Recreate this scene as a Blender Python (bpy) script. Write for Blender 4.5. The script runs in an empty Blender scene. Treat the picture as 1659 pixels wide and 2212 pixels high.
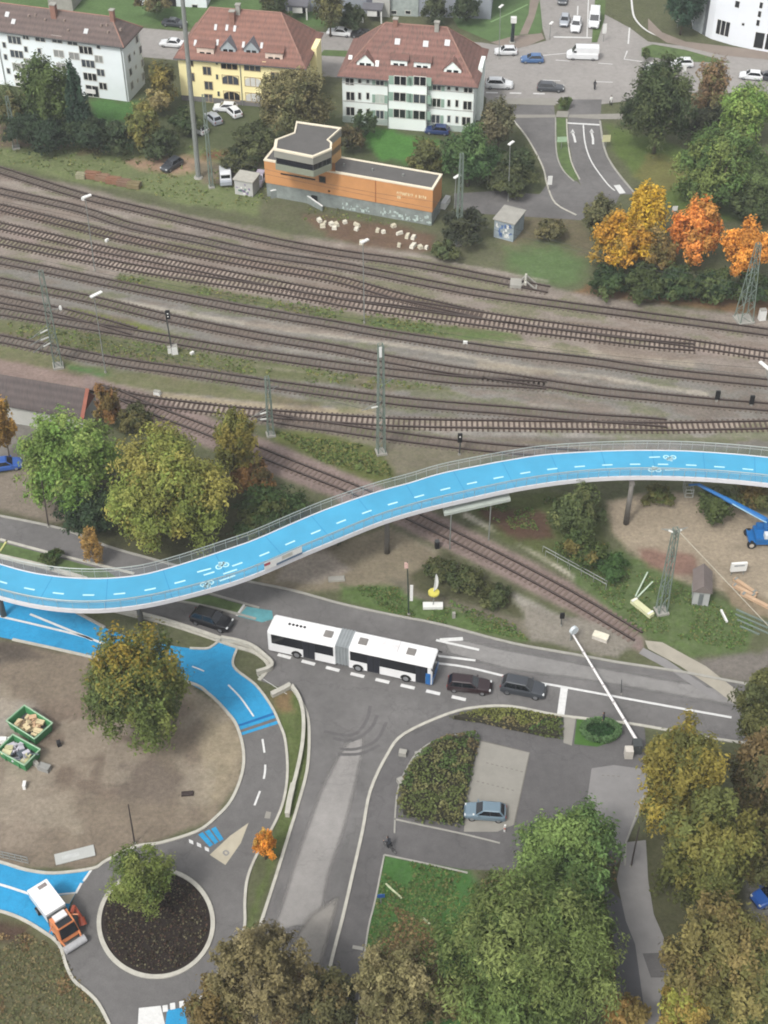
import bpy, math, random
import numpy as np
from mathutils import Vector, Matrix
R = math.radians
rng = np.random.default_rng(7)
random.seed(7)
scene = bpy.context.scene
# ------------------------------------------------------------------ camera (a drone 118 m up, looking down 42.5 degrees)
TH, H, F, CX, CY = R(42.5), 117.7, 3197.0, 829.5, 1106.0
SN, CS = math.sin(TH), math.cos(TH)
cd = bpy.data.cameras.new('camera'); cam = bpy.data.objects.new('camera', cd); scene.collection.objects.link(cam)
cd.sensor_fit = 'VERTICAL'; cd.sensor_height = 24.0; cd.lens = F / 2212.0 * 24.0
cd.clip_start = 1.0; cd.clip_end = 6000.0
cam.location = (0, 0, H); cam.rotation_euler = (R(90) - TH, 0, 0)
scene.camera = cam
# ------------------------------------------------------------------ sky, sun, exposure (an overcast autumn day)
SUN_EL, SUN_AZ = R(52), R(215)
world = bpy.data.worlds.new('World'); scene.world = world; world.use_nodes = True
wn = world.node_tree.nodes; wl = world.node_tree.links
bg = wn['Background']; sky = wn.new('ShaderNodeTexSky'); sky.sky_type = 'NISHITA'; sky.sun_disc = False
sky.sun_elevation = SUN_EL; sky.sun_rotation = SUN_AZ
sky.air_density = 1.0; sky.dust_density = 4.0; sky.ozone_density = 1.0
hs = wn.new('ShaderNodeHueSaturation'); hs.inputs['Saturation'].default_value = 0.12
wl.new(sky.outputs[0], hs.inputs['Color']); wl.new(hs.outputs[0], bg.inputs[0]); bg.inputs[1].default_value = 0.13
sd = bpy.data.lights.new('sun', 'SUN'); sd.energy = 1.25; sd.angle = R(10); sd.color = (1.0, 0.96, 0.90)
sun = bpy.data.objects.new('sun', sd); scene.collection.objects.link(sun)
sun.rotation_euler = (R(90) - SUN_EL, 0, math.pi - SUN_AZ)
vs = scene.view_settings
vs.view_transform = 'Standard'; vs.look = 'None'; vs.gamma = 1.0; vs.use_curve_mapping = False; vs.exposure = 1.10
scene.cycles.filter_width = 1.9
# ------------------------------------------------------------------ helpers
col = scene.collection
def ray(px, py, z=0.0):
    u, v = (px - CX) / F, (py - CY) / F
    dy, dz = CS - v * SN, -SN - v * CS
    t = (z - H) / dz
    return (u * t, dy * t)
def P(px, py, z=0.0):
    x, y = ray(px, py, z); return Vector((x, y, z))
def depth(x, y, z=0.0): return y * CS - (z - H) * SN
def proj(x, y, z=0.0):
    d = depth(x, y, z); return (CX + F * x / d, CY + F * (-y * SN - (z - H) * CS) / d)
def zat(x, y, py):
    t = (py - CY) / F
    return H - y * (SN + t * CS) / (CS - t * SN)
def S(px, py, z=0.0):
    x, y = ray(px, py, z); return F / depth(x, y, z)          # picture units per metre there
def lin(c):
    c = c / 255.0
    return c / 12.92 if c <= 0.04045 else ((c + 0.055) / 1.055) ** 2.4
GAIN = 1.6
def C(r, g, b, k=1.0): return tuple(min(0.85, lin(v) / GAIN * k) for v in (r, g, b))
MATS = {}
def mat(name, color, rough=0.8, noise=0.18, scale=1.5, metal=0.0, spec=0.3, detail=6, c2=None, bump=0.0, alpha=None, coat=0.0):
    if name in MATS: return MATS[name]
    m = bpy.data.materials.new(name); m.use_nodes = True
    n, l = m.node_tree.nodes, m.node_tree.links
    b = n['Principled BSDF']
    b.inputs['Roughness'].default_value = rough; b.inputs['Metallic'].default_value = metal
    b.inputs['Specular IOR Level'].default_value = spec
    if coat: b.inputs['Coat Weight'].default_value = coat
    tc = n.new('ShaderNodeTexCoord'); nz = n.new('ShaderNodeTexNoise')
    nz.inputs['Scale'].default_value = scale; nz.inputs['Detail'].default_value = detail; nz.inputs['Roughness'].default_value = 0.65
    l.new(tc.outputs['Object'], nz.inputs['Vector'])
    mr = n.new('ShaderNodeMapRange'); mr.inputs['From Min'].default_value = 0.28; mr.inputs['From Max'].default_value = 0.72
    l.new(nz.outputs['Fac'], mr.inputs['Value'])
    mx = n.new('ShaderNodeMix'); mx.data_type = 'RGBA'
    lo = tuple(c * (1 - noise) for c in color); hi = tuple(min(0.9, c * (1 + noise)) for c in color)
    if c2: lo, hi = color, c2
    mx.inputs['A'].default_value = (*lo, 1); mx.inputs['B'].default_value = (*hi, 1)
    l.new(mr.outputs[0], mx.inputs['Factor']); l.new(mx.outputs['Result'], b.inputs['Base Color'])
    if bump:
        bp = n.new('ShaderNodeBump'); bp.inputs['Strength'].default_value = bump
        l.new(nz.outputs['Fac'], bp.inputs['Height']); l.new(bp.outputs[0], b.inputs['Normal'])
    if alpha is not None: b.inputs['Alpha'].default_value = alpha
    MATS[name] = m
    return m
def tile_mat(name, c1, c2, c3, rowlen=0.33):
    if name in MATS: return MATS[name]
    m = mat(name, c1, 0.85, c2=c2, scale=0.35, detail=8)
    n, l = m.node_tree.nodes, m.node_tree.links; b = n['Principled BSDF']
    mx = [x for x in n if x.bl_idname == 'ShaderNodeMix'][0]
    tc = [x for x in n if x.bl_idname == 'ShaderNodeTexCoord'][0]
    n2 = n.new('ShaderNodeTexNoise'); n2.inputs['Scale'].default_value = 3.5; n2.inputs['Detail'].default_value = 5
    mp = n.new('ShaderNodeMapping'); mp.inputs['Scale'].default_value = (1.6, 0.35, 0.35)
    l.new(tc.outputs['Object'], mp.inputs[0]); l.new(mp.outputs[0], n2.inputs['Vector'])
    r2 = n.new('ShaderNodeMapRange'); r2.inputs['From Min'].default_value = 0.45; r2.inputs['From Max'].default_value = 0.75; r2.inputs['To Max'].default_value = 0.95
    l.new(n2.outputs['Fac'], r2.inputs['Value'])
    m2 = n.new('ShaderNodeMix'); m2.data_type = 'RGBA'; m2.inputs['B'].default_value = (*c3, 1)
    l.new(r2.outputs[0], m2.inputs['Factor']); l.new(mx.outputs['Result'], m2.inputs['A'])
    wv = n.new('ShaderNodeTexWave'); wv.bands_direction = 'Z'; wv.inputs['Scale'].default_value = 0.314 / rowlen * 0.5; wv.inputs['Distortion'].default_value = 0.6
    l.new(tc.outputs['Object'], wv.inputs['Vector'])
    m3 = n.new('ShaderNodeMix'); m3.data_type = 'RGBA'; m3.blend_type = 'MULTIPLY'; m3.inputs['Factor'].default_value = 0.22
    l.new(m2.outputs['Result'], m3.inputs['A']); l.new(wv.outputs['Color'], m3.inputs['B'])
    l.new(m3.outputs['Result'], b.inputs['Base Color'])
    return m
def link(o, parent=None):
    col.objects.link(o)
    if parent: o.parent = parent
    return o
def thing(name, label, cat, loc=(0, 0, 0), rz=0.0, group=None):
    o = bpy.data.objects.new(name, None); link(o)
    o.location = loc; o.rotation_euler = (0, 0, rz); o.empty_display_size = 0.2
    return tag(o, label, cat, group)
def tag(o, label, cat, group=None):
    o['label'] = label; o['category'] = cat
    if group: o['group'] = group
    return o
def struct(o): o['kind'] = 'structure'; return o
def stuff(o): o['kind'] = 'stuff'; return o
class MB:
    """collects boxes, prisms and tubes and links them as one mesh"""
    def __init__(s): s.v, s.f, s.m = [], [], []
    def add(s, vs, fs, mi=0):
        k = len(s.v); s.v += [tuple(p) for p in vs]
        for f in fs: s.f.append(tuple(i + k for i in f)); s.m.append(mi)
    def box(s, x0, x1, y0, y1, z0, z1, mi=0, M=None):
        vs = [(x0, y0, z0), (x1, y0, z0), (x1, y1, z0), (x0, y1, z0), (x0, y0, z1), (x1, y0, z1), (x1, y1, z1), (x0, y1, z1)]
        if M is not None: vs = [M @ Vector(p) for p in vs]
        s.add(vs, [(0, 3, 2, 1), (4, 5, 6, 7), (0, 1, 5, 4), (1, 2, 6, 5), (2, 3, 7, 6), (3, 0, 4, 7)], mi); return s
    def hexa(s, lo, hi, mi=0):
        n = len(lo); s.add(list(lo) + list(hi), [tuple(range(n))[::-1], tuple(range(n, 2 * n))] + [(i, (i + 1) % n, n + (i + 1) % n, n + i) for i in range(n)], mi); return s
    def prism(s, poly, z0, z1, mi=0):
        return s.hexa([(p[0], p[1], z0) for p in poly], [(p[0], p[1], z1) for p in poly], mi)
    def tube(s, p0, p1, r0, r1=None, n=8, mi=0):
        p0, p1 = Vector(p0), Vector(p1); r1 = r0 if r1 is None else r1
        d = (p1 - p0); d = d.normalized() if d.length > 1e-6 else Vector((0, 0, 1))
        a = d.orthogonal().normalized(); b = d.cross(a)
        lo = [p0 + (a * math.cos(t) + b * math.sin(t)) * r0 for t in [2 * math.pi * i / n for i in range(n)]]
        hi = [p1 + (a * math.cos(t) + b * math.sin(t)) * r1 for t in [2 * math.pi * i / n for i in range(n)]]
        return s.hexa(lo, hi, mi)
    def path(s, pts, r, n=6, mi=0):
        for a, b in zip(pts, pts[1:]): s.tube(a, b, r, r, n, mi)
        return s
    def ball(s, c, r, mi=0, n=8, k=5, sc=(1, 1, 1)):
        vs, fs = [], []
        for i in range(k + 1):
            ph = math.pi * i / k
            for j in range(n):
                t = 2 * math.pi * j / n
                vs.append((c[0] + r * sc[0] * math.sin(ph) * math.cos(t), c[1] + r * sc[1] * math.sin(ph) * math.sin(t), c[2] + r * sc[2] * math.cos(ph)))
        for i in range(k):
            for j in range(n): fs.append((i * n + j, (i + 1) * n + j, (i + 1) * n + (j + 1) % n, i * n + (j + 1) % n))
        s.add(vs, fs, mi); return s
    def build(s, name, mats, parent=None, smooth=False):
        me = bpy.data.meshes.new(name); me.from_pydata(s.v, [], s.f)
        for m in (mats if isinstance(mats, (list, tuple)) else [mats]): me.materials.append(m)
        me.polygons.foreach_set('material_index', s.m)
        if smooth: me.polygons.foreach_set('use_smooth', [True] * len(s.f))
        me.update()
        return link(bpy.data.objects.new(name, me), parent)
def smooth_line(pts, n=8, closed=False):
    pts = [Vector(p) for p in pts]; out = []; m = len(pts)
    for i in range(m if closed else m - 1):
        if closed: a, b, c, d = pts[i - 1], pts[i], pts[(i + 1) % m], pts[(i + 2) % m]
        else: a, b, c, d = pts[max(i - 1, 0)], pts[i], pts[i + 1], pts[min(i + 2, m - 1)]
        for k in range(n):
            t = k / n
            out.append(0.5 * ((2 * b) + (c - a) * t + (2 * a - 5 * b + 4 * c - d) * t * t + (3 * b - a - 3 * c + d) * t ** 3))
    if not closed: out.append(pts[-1])
    return out
def resample(pts, step):
    out = [pts[0].copy()]; acc = 0.0
    for a, b in zip(pts, pts[1:]):
        L = (b - a).length; t = step - acc
        while t <= L:
            out.append(a.lerp(b, t / L)); t += step
        acc = (acc + L) % step if L else acc
        acc = L - (t - step)
    return out
def normals2(pts, closed=False):
    ns = []; n = len(pts)
    for i in range(n):
        a = pts[i - 1] if (i > 0 or closed) else pts[i]; b = pts[(i + 1) % n] if (i < n - 1 or closed) else pts[i]
        d = (b - a); d.z = 0; d.normalize(); ns.append(Vector((-d.y, d.x, 0)))
    return ns
def W(pts, z=0.0): return [P(x, y, z) for x, y in pts]
def sheet(name, pxs, z, m, smooth=0, closed=True):
    w = W(pxs)
    if smooth: w = smooth_line(w, smooth, True)
    me = bpy.data.meshes.new(name)
    me.from_pydata([(p.x, p.y, z) for p in w], [], [tuple(range(len(w)))])
    if me.polygons[0].normal.z < 0: me.flip_normals()
    me.materials.append(m); me.update()
    return struct(link(bpy.data.objects.new(name, me)))
def ribbon(mb, pts, w, z0, z1, mi=0, closed=False):
    ns = normals2(pts, closed); n = len(pts)
    L = [p + q * (w / 2) for p, q in zip(pts, ns)]; Rr = [p - q * (w / 2) for p, q in zip(pts, ns)]
    vs = []
    for a, b in zip(L, Rr): vs += [(a.x, a.y, z0), (b.x, b.y, z0), (b.x, b.y, z1), (a.x, a.y, z1)]
    fs = []
    for i in range(n if closed else n - 1):
        k, q = 4 * i, 4 * ((i + 1) % n)
        fs += [(k + 3, k + 2, q + 2, q + 3), (k + 2, k + 1, q + 1, q + 2), (k, k + 3, q + 3, q)]
    if not closed: fs += [(0, 1, 2, 3), (4 * n - 4, 4 * n - 1, 4 * n - 2, 4 * n - 3)]
    mb.add(vs, fs, mi)
def kerb(pxs, w=0.28, h=0.13, m=None, smooth=4, closed=False, name='kerb', z0=0.0):
    pts = smooth_line(W(pxs), smooth, closed) if smooth else W(pxs)
    mb = MB(); ribbon(mb, pts, w, z0, h, 0, closed)
    return struct(mb.build(name, m or KERB))
def line_mark(pxs, w, z, m, dash=None, gap=None, smooth=4, name='road_marking'):
    pts = smooth_line(W(pxs), smooth) if smooth else W(pxs)
    mb = MB()
    def flat(seg):
        ns = normals2(seg)
        vs = []
        for p, q in zip(seg, ns): vs += [(p.x + q.x * w / 2, p.y + q.y * w / 2, z), (p.x - q.x * w / 2, p.y - q.y * w / 2, z)]
        mb.add(vs, [(2 * i, 2 * i + 1, 2 * i + 3, 2 * i + 2) for i in range(len(seg) - 1)])
    if dash is None: flat(pts)
    else:
        fine = resample(pts, 0.25); k = int((dash + gap) / 0.25); d = max(1, int(dash / 0.25))
        for i in range(0, len(fine) - d, k): flat(fine[i:i + d + 1])
    return struct(mb.build(name, m))
def copy_tree(o, parent=None):
    c = o.copy(); link(c, parent)
    for ch in o.children: copy_tree(ch, c)
    return c
# ------------------------------------------------------------------ materials
def asphalt(name, c, worn=0.22):
    """tarmac: broad wear, grain, tar seams and cracks of its own"""
    if name in MATS: return MATS[name]
    m = mat(name, c, 0.9, 0.13, 1.1, detail=12); n, l = m.node_tree.nodes, m.node_tree.links; b = n['Principled BSDF']; b.inputs['Specular IOR Level'].default_value = 0.2
    mx = [x for x in n if x.bl_idname == 'ShaderNodeMix'][0]; tc = [x for x in n if x.bl_idname == 'ShaderNodeTexCoord'][0]
    def nz(s, d): q = n.new('ShaderNodeTexNoise'); q.inputs['Scale'].default_value = s; q.inputs['Detail'].default_value = d; q.inputs['Roughness'].default_value = 0.6; l.new(tc.outputs['Object'], q.inputs['Vector']); return q
    def mr(src, a0, a1, b0, b1): q = n.new('ShaderNodeMapRange'); q.inputs[1].default_value = a0; q.inputs[2].default_value = a1; q.inputs[3].default_value = b0; q.inputs[4].default_value = b1; l.new(src, q.inputs[0]); return q.outputs[0]
    big = nz(0.11, 5); fine = nz(9.0, 4); warp = nz(0.5, 4)
    sc = n.new('ShaderNodeVectorMath'); sc.operation = 'MULTIPLY_ADD'; sc.inputs[1].default_value = (3, 3, 3); l.new(warp.outputs['Color'], sc.inputs[0]); l.new(tc.outputs['Object'], sc.inputs[2])
    vo = n.new('ShaderNodeTexVoronoi'); vo.feature = 'DISTANCE_TO_EDGE'; vo.inputs['Scale'].default_value = 0.13; l.new(sc.outputs[0], vo.inputs['Vector'])
    crack = mr(vo.outputs['Distance'], 0.004, 0.014, 0.87, 1.0)
    g = None
    for f in (mr(big.outputs['Fac'], 0.3, 0.7, 1 - worn, 1 + worn), mr(fine.outputs['Fac'], 0.3, 0.7, 0.9, 1.1), crack):
        if g is None: g = f; continue
        q = n.new('ShaderNodeMath'); q.operation = 'MULTIPLY'; l.new(g, q.inputs[0]); l.new(f, q.inputs[1]); g = q.outputs[0]
    v = n.new('ShaderNodeVectorMath'); v.operation = 'SCALE'; l.new(mx.outputs['Result'], v.inputs[0]); l.new(g, v.inputs['Scale']); l.new(v.outputs[0], b.inputs['Base Color'])
    return m
ASPH = asphalt('asphalt', C(114, 112, 111)); ASPH_DARK = asphalt('asphalt_dark', C(102, 100, 100), 0.16); ASPH_LIGHT = asphalt('asphalt_light', C(140, 138, 136))
PAVER = mat('paver', C(150, 147, 139), 0.9, 0.10, 0.8, detail=10)
PAVER2 = mat('paver_grey', C(140, 138, 137), 0.9, 0.10, 0.8, detail=10)
KERB = mat('kerb_stone', C(190, 187, 176), 0.9, 0.18, 1.2, detail=8)
CONC = mat('concrete', C(165, 163, 155), 0.9, 0.15, 0.9, detail=8)
CONC_DARK = mat('concrete_dark', C(120, 116, 108), 0.9, 0.15, 0.9)
WHITE = mat('white_paint', C(238, 238, 234), 0.6, 0.06, 3.0)
MARK = mat('road_paint', C(222, 222, 220), 0.8, 0.14, 2.5, detail=10)
BLUE = asphalt('blue_coating', C(48, 152, 202), 0.14)
BLUE_DECK = mat('blue_deck', C(76, 168, 208), 0.6, 0.12, 0.22, detail=12)
BLUE_DARK = mat('blue_stripe', C(22, 104, 165), 0.75, 0.08, 0.5)
CYAN_MARK = mat('cyan_white_paint', C(196, 240, 250), 0.7, 0.06, 2.0)
STEEL = mat('galvanised', C(150, 154, 150), 0.55, 0.12, 2.0, metal=0.25)
STEEL_DARK = mat('dark_steel', C(72, 76, 76), 0.6, 0.15, 2.0)
STEEL_GREEN = mat('grey_green_steel', C(120, 134, 124), 0.6, 0.15, 2.0)
BLACK = mat('black', C(26, 26, 28), 0.6, 0.2, 3.0)
RUST = mat('rail_rust', C(58, 46, 42), 0.7, 0.25, 1.2)
GLASS = mat('dark_glass', C(24, 28, 34), 0.08, 0.2, 0.8, spec=0.6)
GLASS_SKY = mat('window_glass', C(66, 74, 82), 0.12, 0.5, 0.6, spec=0.6)
TYRE = mat('tyre', C(30, 30, 31), 0.9, 0.2, 4.0)
RIM = mat('rim', C(170, 172, 175), 0.35, 0.1, 4.0, metal=0.6)
ALU = mat('aluminium_edge', C(226, 226, 230), 0.5, 0.05, 1.0)
# ------------------------------------------------------------------ the ground: one sheet whose kinds of soil, grass and ballast are zones
def vnoise(x, y, cell, seed):
    g = np.random.default_rng(seed).random((256, 256)).astype(np.float32)
    u, v = x / cell, y / cell
    i, j = np.floor(u).astype(int), np.floor(v).astype(int)
    a, b = u - i, v - j
    a = a * a * (3 - 2 * a); b = b * b * (3 - 2 * b)
    q = lambda I, J: g[I % 256, J % 256]
    return (q(i, j) * (1 - a) + q(i + 1, j) * a) * (1 - b) + (q(i, j + 1) * (1 - a) + q(i + 1, j + 1) * a) * b
def fbm(x, y, cell, seed, o=4):
    r = 0; w = 1.0; t = 0
    for k in range(o):
        r = r + w * vnoise(x, y, cell / 2 ** k, seed + k); t += w; w *= 0.55
    return r / t
gx = np.concatenate([np.linspace(-560, -110, 8), np.arange(-100, 100.1, 0.4), np.linspace(110, 560, 8)])
gy = np.concatenate([np.linspace(-200, 40, 6), np.arange(52, 300, 0.4), np.linspace(310, 900, 10)])
GX, GY = np.meshgrid(gx, gy); nx, ny = len(gx), len(gy)
fx, fy = GX.ravel(), GY.ravel()
dd = np.maximum(fy * CS + H * SN, 1.0)
gpx = CX + F * fx / dd; gpy = CY + F * (-fy * SN + H * CS) / dd
zn = fbm(fx, fy, 5.0, 11) - 0.5; zn2 = fbm(fx, fy, 1.6, 31) - 0.5
gcol = np.empty((len(fx), 3)); gcol[:] = C(98, 100, 76)
gveg = np.full(len(fx), 0.55)                                     # how weedy the soil is
def pin(poly):
    poly = np.array(poly, float); x0, y0 = poly.min(0) - 40; x1, y1 = poly.max(0) + 40
    idx = np.where((gpx > x0) & (gpx < x1) & (gpy > y0) & (gpy < y1))[0]
    X, Y = gpx[idx], gpy[idx]; ins = np.zeros(len(idx), bool); dm = np.full(len(idx), 1e9)
    for (ax, ay), (bx, by) in zip(poly, np.roll(poly, -1, 0)):
        c = ((ay > Y) != (by > Y)) & (X < (bx - ax) * (Y - ay) / ((by - ay) or 1e-9) + ax); ins ^= c
        t = np.clip(((X - ax) * (bx - ax) + (Y - ay) * (by - ay)) / ((bx - ax) ** 2 + (by - ay) ** 2 + 1e-9), 0, 1)
        dm = np.minimum(dm, (X - ax - t * (bx - ax)) ** 2 + ((Y - ay - t * (by - ay))) ** 2)
    return idx, np.where(ins, 1, -1) * np.sqrt(dm)
def zone(poly, c, veg=0.0, feather=6, ragged=14, op=1.0):
    idx, sd = pin(poly)
    w = np.clip(0.5 + (sd + (zn[idx] * 1.3 + zn2[idx]) * ragged) / (2 * feather), 0, 1) * op
    gcol[idx] = gcol[idx] * (1 - w[:, None]) + np.array(c) * w[:, None]; gveg[idx] = gveg[idx] * (1 - w) + veg * w
def strip(pts, wid, c, veg=0.0, feather=3, ragged=6, op=1.0):
    p = np.array(pts, float); w2 = wid / 2
    zone([(x, y - w2) for x, y in p] + [(x, y + w2) for x, y in p[::-1]], c, veg, feather, ragged, op)
GREEN, LUSH, OLIVE, DRY = C(98, 116, 70), C(82, 120, 66), C(112, 112, 76), C(128, 122, 92)
SOIL, BROWN, BALL, BALLG, PALE, PINK = C(134, 124, 110), C(98, 84, 70), C(144, 134, 125), C(132, 128, 122), C(172, 165, 152), C(148, 132, 125)
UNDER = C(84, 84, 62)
# far quarter
zone([(-40, -30), (720, -30), (720, 60), (-40, 60)], C(94, 118, 74), 0.5)
zone([(-40, 170), (700, 220), (760, 270), (1140, 300), (1180, 420), (1000, 420), (560, 330), (0, 270)], C(88, 94, 68), 0.6)
zone([(190, 212), (300, 222), (290, 262), (200, 262)], LUSH, 0.3)
zone([(770, 272), (950, 300), (930, 360), (820, 345)], C(82, 126, 62), 0.3)
zone([(-40, 262), (250, 290), (560, 335), (600, 400), (560, 470), (-40, 350)], C(116, 124, 86), 0.6)
zone([(-40, 262), (80, 268), (170, 292), (150, 318), (60, 322), (-40, 320)], C(112, 98, 84), 0.4, 5)
zone([(160, 318), (220, 318), (230, 332), (170, 334)], C(104, 96, 70), 0.3, 4)
zone([(270, 348), (330, 338), (420, 338), (470, 352), (430, 372), (370, 380), (300, 366)], C(160, 134, 112), 0.1, 6)
zone([(400, 350), (560, 352), (560, 400), (440, 395)], C(126, 116, 98), 0.3, 6)
zone([(440, 325), (520, 325), (520, 345), (440, 345)], C(118, 84, 62), 0.2, 6)
zone([(560, 405), (700, 440), (960, 500), (1090, 540), (1090, 600), (900, 560), (560, 470)], C(104, 104, 82), 0.6)
zone([(660, 470), (820, 480), (940, 510), (930, 540), (800, 545), (690, 500)], C(112, 92, 78), 0.4)
zone([(1080, 460), (1260, 470), (1290, 560), (1200, 570), (1080, 550)], C(112, 104, 84), 0.5)
zone([(1090, 535), (1200, 525), (1265, 560), (1250, 620), (1150, 615), (1100, 575)], C(98, 118, 78), 0.6, 16, 24)
zone([(1310, 270), (1420, 300), (1659, 380), (1659, 480), (1480, 470), (1390, 400), (1330, 330)], C(96, 112, 62), 0.5)
zone([(1400, 330), (1480, 350), (1500, 400), (1420, 420), (1370, 380)], C(118, 116, 72), 0.4)
zone([(1290, 610), (1700, 640), (1700, 690), (1400, 655), (1200, 640)], C(126, 100, 74), 0.3)
# rail yard
zone([(-60, 358), (180, 405), (430, 470), (650, 510), (886, 545), (1106, 592), (1200, 622), (1290, 640), (1720, 695), (1720, 955), (1106, 985), (980, 975), (820, 965), (600, 925), (240, 830), (-60, 775)], BALL, 0.08, 5, 8)
zone([(-60, 560), (230, 600), (553, 660), (830, 715), (1106, 755), (1720, 815), (1720, 950), (1106, 960), (600, 900), (240, 830), (-60, 775)], BALLG, 0.15, 8, 8)
strip([(-40, 480), (200, 555), (400, 594), (553, 618), (800, 665), (1106, 705), (1400, 738), (1700, 775)], 26, PINK, 0, 6, 8, 0.8)
strip([(60, 385), (200, 425), (420, 478), (553, 508)], 10, C(124, 118, 104), 0.2, 4, 5, 0.8)
strip([(300, 500), (553, 560), (720, 590)], 16, PINK, 0, 6, 8, 0.7)
zone([(260, 590), (350, 600), (553, 640), (780, 684), (1000, 706), (1120, 722), (1135, 738), (1000, 734), (800, 708), (553, 662), (380, 634), (240, 606)], C(104, 110, 74), 0.75, 4, 9)
zone([(800, 692), (1100, 722), (1130, 738), (1000, 733), (800, 705)], C(100, 116, 72), 0.6, 4, 8)
zone([(140, 664), (210, 676), (330, 706), (380, 726), (300, 716), (150, 690)], C(116, 122, 66), 0.5, 3, 6)
zone([(-40, 684), (130, 702), (300, 735), (420, 758), (553, 780), (760, 806), (970, 836), (985, 850), (800, 840), (553, 810), (300, 782), (120, 748), (-40, 716)], C(106, 108, 78), 0.7, 4, 8)
zone([(-40, 745), (60, 752), (200, 792), (350, 812), (553, 848), (700, 868), (690, 878), (553, 868), (350, 850), (230, 830), (-40, 775)], C(118, 116, 88), 0.6, 4, 8)
zone([(140, 786), (220, 795), (250, 812), (200, 815), (150, 803)], C(88, 118, 70), 0.4, 4, 6)
strip([(170, 634), (300, 658), (440, 684), (553, 702), (700, 722), (830, 742), (1000, 768), (1106, 790), (1250, 808), (1400, 832), (1530, 852)], 9, PALE, 0, 2, 5, 0.9)
strip([(1090, 742), (1200, 752), (1350, 768), (1500, 786)], 12, C(164, 154, 138), 0, 4, 6, 0.9)
strip([(1030, 786), (1120, 800), (1200, 806)], 16, C(160, 150, 132), 0, 4, 6, 0.8)
strip([(-40, 722), (120, 752), (240, 772), (400, 800), (560, 820), (760, 846), (1000, 872), (1106, 880)], 5, C(150, 144, 132), 0, 2, 5, 0.8)
strip([(330, 852), (480, 868), (600, 882), (720, 890), (810, 888)], 15, C(166, 154, 128), 0, 3, 5, 0.95)
strip([(940, 934), (1106, 938), (1400, 944), (1720, 938)], 7, C(160, 156, 148), 0, 2, 4, 0.9)
strip([(1000, 955), (1200, 955), (1500, 958), (1720, 962)], 18, C(120, 116, 110), 0.2, 5, 6, 0.9)
zone([(-40, 770), (120, 800), (240, 828), (250, 852), (200, 846), (-40, 806)], C(146, 128, 120), 0.05, 4, 5)
BEDS = [
    ([(-40, 356), (0, 369), (173, 423), (300, 454), (553, 514), (720, 546), (886, 570), (1106, 612), (1186, 627)], 18.1, C(116, 107, 99), 0.6),
    ([(-40, 400), (0, 414), (167, 452), (283, 489), (433, 521), (553, 547), (720, 573), (820, 592), (953, 619), (1106, 645), (1656, 719), (1720, 728)], 19.2, C(116, 107, 99), 0.6),
    ([(-40, 437), (0, 449), (167, 490), (267, 515), (400, 544), (553, 573), (720, 603), (853, 639), (960, 664), (1040, 682)], 19.2, C(152, 136, 124), 0.9),
    ([(-40, 478), (0, 489), (133, 519), (217, 539), (333, 562), (433, 582), (553, 606), (686, 632), (800, 648), (903, 661), (1106, 693), (1306, 720), (1472, 741), (1659, 769), (1720, 778)], 20.4, C(178, 164, 152), 0.9),
    ([(-40, 511), (0, 522), (117, 546), (200, 562), (283, 579), (400, 599), (553, 622), (686, 645), (786, 663), (1106, 707), (1273, 728), (1406, 744), (1500, 752)], 20.4, C(178, 164, 152), 0.9),
    ([(-40, 555), (0, 564), (100, 584), (233, 612), (367, 639), (553, 674), (720, 702), (820, 720), (986, 746), (1106, 763), (1273, 782), (1439, 806), (1659, 829), (1720, 836)], 21.6, C(116, 107, 99), 0.6),
    ([(-40, 602), (0, 609), (100, 629), (200, 649), (367, 689), (553, 726), (720, 754), (820, 774), (970, 800), (1106, 819), (1273, 844), (1406, 858), (1540, 871), (1659, 881), (1720, 887)], 22.6, C(116, 107, 99), 0.6),
    ([(-40, 640), (0, 648), (110, 670), (200, 692), (290, 718)], 21.1, C(116, 107, 99), 0.6),
    ([(-40, 667), (0, 674), (123, 695), (267, 718), (400, 741), (553, 766), (720, 790), (820, 803), (986, 822), (1106, 829), (1180, 834)], 22.6, C(116, 107, 99), 0.6),
    ([(-40, 724), (0, 733), (233, 779), (400, 804), (553, 827), (653, 841), (786, 859), (920, 874), (1106, 889), (1273, 904), (1380, 911), (1440, 916)], 23.9, C(116, 107, 99), 0.6),
    ([(200, 842), (253, 853), (333, 869), (493, 888), (586, 896), (720, 906), (886, 915), (1106, 919), (1273, 921), (1439, 923), (1659, 919), (1720, 916)], 24.9, C(178, 164, 152), 0.9),
    ([(560, 900), (640, 914), (720, 925), (853, 944), (986, 961), (1106, 973), (1260, 984), (1400, 1000)], 25.8, C(116, 107, 99), 0.6),
]
for pts, wd, c_, op in BEDS: strip(pts, wd, c_, 0.05, 2.5, 2.5, op)
rs_ = random.Random(5)
for pts, wd, c_, op in BEDS:                                       # spilled stone, walked lines and cable runs along the tracks
    for sg in (-1, 1):
        o_ = sg * wd * rs_.uniform(0.75, 1.25); k0_ = rs_.randrange(0, max(1, len(pts) - 3)); seg = pts[k0_:k0_ + rs_.randrange(3, 7)]
        if len(seg) > 2: strip([(x, y + o_) for x, y in seg], rs_.uniform(2.5, 5), rs_.choice((C(166, 158, 148), C(112, 103, 95), C(160, 150, 138), C(116, 116, 88))), 0.1, 2, 3, 0.65)
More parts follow.
